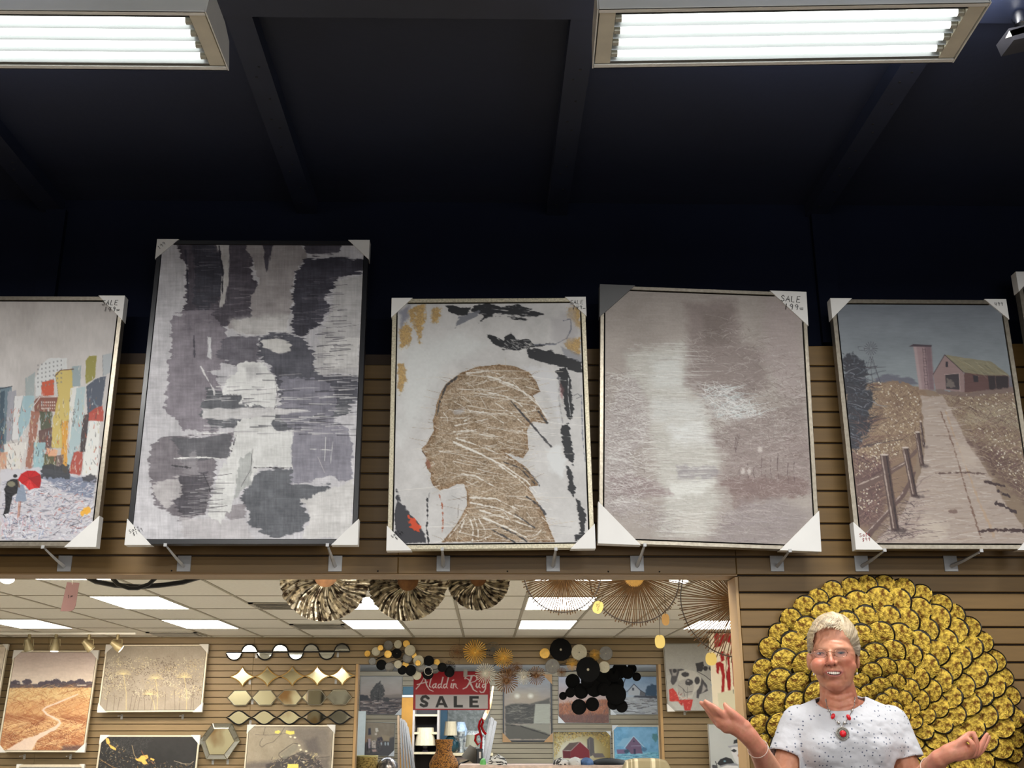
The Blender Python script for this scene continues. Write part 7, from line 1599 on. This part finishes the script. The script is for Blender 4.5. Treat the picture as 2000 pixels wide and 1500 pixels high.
# table with rug edge, near the second opening
YT = 14.35; zt2 = W(1050, 1494, YT - .3).z
x0, x1 = W(897, 1494, YT).x, W(1300, 1494, YT).x
tb = thing('display_table', 'long table whose pale top edge shows along the bottom of the photograph', 'table', ((x0 + x1) / 2, YT, 0)); tw = x1 - x0
MB().box((0, 0, zt2 - .03), (tw, .7, .05)).build('tabletop', mat('rug_pink', (214, 190, 176), .9, var=.2, scale=14), tb, bevel=.012)
for sx in (-1, 1):
    for sy in (-1, 1): MB().box((sx * (tw / 2 - .08), sy * .28, (zt2 - .055) / 2), (.07, .07, zt2 - .055)).build('leg', WD, tb)
def lump(name, label, cat, px0, px1, ptop, Y, mt_, zb, seed, dep=.22):
    a, b = W(px0, ptop, Y), W(px1, ptop, Y); h = a.z - zb; w_ = b.x - a.x
    m = MB(); n = 18; k_ = 7; v = []; rr = random.Random(seed)
    ph = [rr.uniform(0, 6) for _ in range(4)]
    for j in range(k_ + 1):
        q = j / k_
        for i in range(n):
            t_ = 2 * math.pi * i / n; r = (1 - q ** 2.4) ** .5 if q < 1 else .02; r = max(r, .02) * (1 + .08 * math.sin(3 * t_ + ph[0]) + .05 * math.sin(5 * t_ + ph[1]))
            v.append((w_ / 2 * r * math.cos(t_), dep * r * math.sin(t_), h * q * (1 + .08 * math.sin(2 * t_ + ph[2]))))
    f = [(j * n + i, j * n + (i + 1) % n, (j + 1) * n + (i + 1) % n, (j + 1) * n + i) for j in range(k_) for i in range(n)] + [tuple(range(n))]
    m.v = v; m.f = f; return tag(m.build(name, mt_, None, True, loc=((a.x + b.x) / 2, Y, zb)), label, cat)
lump('folded_textile', 'black and white patterned folded cloth on the long table', 'textile', 1080, 1112, 1480, YT, mat('bw_cloth', (24, 24, 26), .8, scale=16, col2=(220, 216, 210), c2at=(.48, .54)), zt2 - .005, 1)
lump('folded_textile', 'white rumpled cloth on the long table left of the blue one', 'textile', 1110, 1136, 1479, YT, mat('white_cloth', (214, 212, 206), .8, scale=12, col2=(60, 56, 54), c2at=(.6, .66)), zt2 - .005, 2)
lump('folded_textile', 'blue rumpled cloth on the long table', 'textile', 1133, 1158, 1480, YT, mat('blue_cloth', (70, 104, 150), .8, var=.3, scale=12), zt2 - .005, 3)
lump('folded_textile', 'long black cloth lying on the right of the table', 'textile', 1156, 1222, 1481, YT, mat('black_cloth', (18, 18, 20), .8, var=.2), zt2 - .005, 4)
lump('zebra_cushion', 'black and white striped cushion at the left end of the table', 'cushion', 954, 990, 1474, YT, mat('zebra_cloth', (226, 224, 218), .8, scale=9, stretch=(1, 1, 5), col2=(30, 28, 28), c2at=(.50, .55)), zt2 - .005, 5)
lump('green_pot', 'small light green pot at the foot of the leaning boards', 'pot', 938, 950, 1481, YT, mat('green_glaze', (110, 196, 110), .4, var=.1), zt2 - .005, 6, .06)
# striped high-backed chair at the bottom
a, b = W(1216, 1481, 12.6), W(1308, 1481, 12.6); cw = b.x - a.x; h = a.z
t = thing('striped_armchair', 'armchair with beige and grey striped back, in front of the blue barn picture', 'chair', ((a.x + b.x) / 2, 12.6, 0))
m = MB(); P = []
for k in range(13): q = k / 12; P.append((-cw / 2 + cw * q, h - .03 * (2 * q - 1) ** 4 * 1.6 - (.05 if k in (0, 12) else 0)))
m.prism([(-cw / 2, .35), (cw / 2, .35)] + P[::-1], -.08, .10, .02)
SM = mat('striped_fabric', (150, 138, 108), .85, scale=9, stretch=(2.4, 0.01, .02), col2=(214, 202, 172), c2at=(.54, .58), bump=.2, bscale=80)
m.build('backrest', SM, t, bevel=.01)
MB().box((0, -.30, .36), (cw, .55, .16)).build('seat', SM, t, bevel=.02)
for s_ in (-1, 1):
    MB().box((s_ * (cw / 2 + .03), -.25, .45), (.09, .6, .3)).build('arm', SM, t, bevel=.02)
    for yy in (-.5, .05): MB().lathe([(.018, 0), (.028, .28)], 10, (s_ * (cw / 2 - .04), yy, 0)).build('leg', WD, t)
# wicker vase, basket, bowl on a plinth
WK = mat('wicker_weave', (186, 128, 56), .7, scale=70, col2=(74, 44, 18), c2at=(.46, .58), bump=.8, bscale=70, detail=2)
def ringtex(t, prof, name, mt_, n=26, amp=.006):
    m = MB(); P = []
    for (r0, z0), (r1, z1) in zip(prof[:-1], prof[1:]):
        k = max(2, int(math.hypot(r1 - r0, z1 - z0) / .018))
        for j in range(k): q = j / k; P.append((r0 + (r1 - r0) * q + amp * (len(P) % 2), z0 + (z1 - z0) * q))
    P.append(prof[-1]); m.lathe(P, n)
    m.v = [((1 + .05 * ((i % n + i // n) % 2)) * x, (1 + .05 * ((i % n + i // n) % 2)) * y, z) for i, (x, y, z) in enumerate(m.v)]
    return m.build(name, mt_, t, True)
pl = tag(boxo('plinth', W(686, 1500, 14.5).x, W(885, 1500, 14.5).x, 14.3, 14.9, 0, .62, mat('plinth_grey', (96, 90, 84), .6, var=.08), None, .01), 'grey plinth under the wicker vase, basket and silver bowl', 'plinth')
pv = W(867, 1446, 14.5); s_ = 1 / PPM(1470, 14.5); hz = pv.z - .62
t = thing('wicker_vase', 'tall brown woven wicker vase below the red sign', 'vase', (pv.x, 14.55, .62))
ringtex(t, [(.09, 0), (.17, .06), (.175, hz - 43 * s_), (22 * s_, hz - 32 * s_), (16 * s_, hz - 24 * s_), (14 * s_, hz - 16 * s_), (16 * s_, hz - 8 * s_), (16.5 * s_, hz)], 'body', WK)
MB().tube([(16.5 * s_ * math.cos(a), 16.5 * s_ * math.sin(a), hz) for a in [k * math.pi / 12 for k in range(24)]], .012, 6, closed=True).build('rim', WK, t, True)
pv = W(716, 1477, 14.6); t = thing('wicker_basket', 'yellow straw basket at the lower left of the second opening', 'basket', (pv.x, 14.62, .62)); hb = pv.z - .62
WK2 = mat('straw_weave', (190, 164, 96), .8, scale=40, col2=(96, 78, 36), c2at=(.5, .6), bump=.8, bscale=60, stretch=(1, 1, 3))
ringtex(t, [(.11, 0), (.13, hb * .5), (.135, hb)], 'body', WK2); MB().tube([(.137 * math.cos(a), .137 * math.sin(a), hb) for a in [k * math.pi / 12 for k in range(24)]], .010, 6, closed=True).build('rim', mat('straw_rim', (206, 196, 130), .7), t, True)
pv = W(757, 1478, 14.6); t = thing('silver_orb', 'dark silver scribbled sphere beside the straw basket', 'decoration', (pv.x, 14.62, .62)); hb = pv.z - .62
MB().lathe([(.10, 0), (.12, .03), (.05, hb - .32)], 16).build('stand', BLK, t, True); MB().sphere((0, 0, hb - .138), .138, 20).build('orb', mat('scribbled_silver', (120, 118, 120), .25, .6, scale=12, col2=(200, 190, 180), c2at=(.52, .58), stretch=(3, 3, 1)), t, True)
# leaning boards, grouped left and right
GB = mat('grey_moulding', (104, 100, 97), .45, var=.18, scale=10, stretch=(8, 8, .4)); rr = random.Random(5)
for i, (xt, yt_, xb_) in enumerate(((778, 1398, 779), (783, 1404, 786), (787, 1406, 792), (790, 1408, 798), (793, 1412, 804), (796, 1420, 809))):
    A = W(xt, yt_, 15.9 - i * .05); B = W(xb_, 1500, 15.3 - i * .05); d_ = (B - A); B = A + d_ * (A.z / -d_.z)
    m = MB().tube([A, B], .015, 4); tag(m.build('moulding_board', GB if i else mat('brown_board', (118, 96, 74), .5, var=.1), None), ('brown' if i == 0 else 'grey') + ' leaning moulding length, ' + ['first', 'second', 'third', 'fourth', 'fifth', 'sixth'][i] + ' from the left beside the still life', 'board', 'leaning mouldings left of the shelf unit')
for i, (xt, yt_, xb_) in enumerate(((960, 1404, 945), (966, 1410, 950))):
    A = W(xt, yt_, 15.8); B = W(xb_, 1490, 15.2); d_ = (B - A); B = A + d_ * (A.z / -d_.z)
    tag(MB().tube([A, B], .034, 4).build('moulding_board', GB, None), ['left', 'right'][i] + ' grey leaning length beside the red looped sculpture', 'board', 'leaning mouldings right of the sign')
# red looped sculpture on a black post
o0 = W(937, 1462, 15.0); t = thing('looped_sculpture', 'glossy red looped sculpture on a black column', 'sculpture', (o0.x, 15.0, 0)); s_ = 1 / PPM(1440, 15.0)
MB().box((0, 0, o0.z / 2), (.085, .085, o0.z)).build('column', mat('black_gloss', (16, 14, 16), .2, var=.1), t, bevel=.006); MB().box((.005, -.046, o0.z - .08), (.03, .004, .08)).build('label_plate', CARD, t)
RG = mat('red_gloss', (150, 14, 24), .15, var=.15, scale=8)
g = lambda x, y, yy=0: ((x - 937) * s_, yy, (1462 - y) * s_ + o0.z)
MB().tube([g(*q) for q in ((939, 1462), (940, 1450), (933, 1455), (928, 1447), (929, 1438), (936, 1435), (941, 1440), (941, 1450), (940, 1440), (937, 1430), (935, 1422), (937, 1412), (941, 1406), (943, 1413), (940, 1421), (944, 1430), (949, 1436))], .017, 8).build('loop', RG, t, True)
# driftwood branch
tag(MB().tube([W(944, 1406, 15.6), W(950, 1393, 15.65), W(956, 1380, 15.6), W(960, 1362, 15.6), W(963, 1340, 15.6)], [.022, .03, .022, .016, .012], 7).build('driftwood_branch', mat('pale_branch', (196, 160, 116), .7, var=.3, scale=20), None, True), 'pale twisted branch rising to the right of the red sign', 'branch')
t = thing('dark_lampshade', 'dark olive tilted lampshade beside the black column', 'lampshade', W(924, 1474, 15.4), Euler((0, .5, 0))); MB().lathe([(.13, -.09), (.10, .09)], 18).build('shade', mat('olive_cloth', (52, 44, 30), .8, var=.15), t, True)
MB().tube([(0, 0, -.08), (-.30, 0, -.72 if False else -.4)], .012, 6).build('stem', BLK, t)
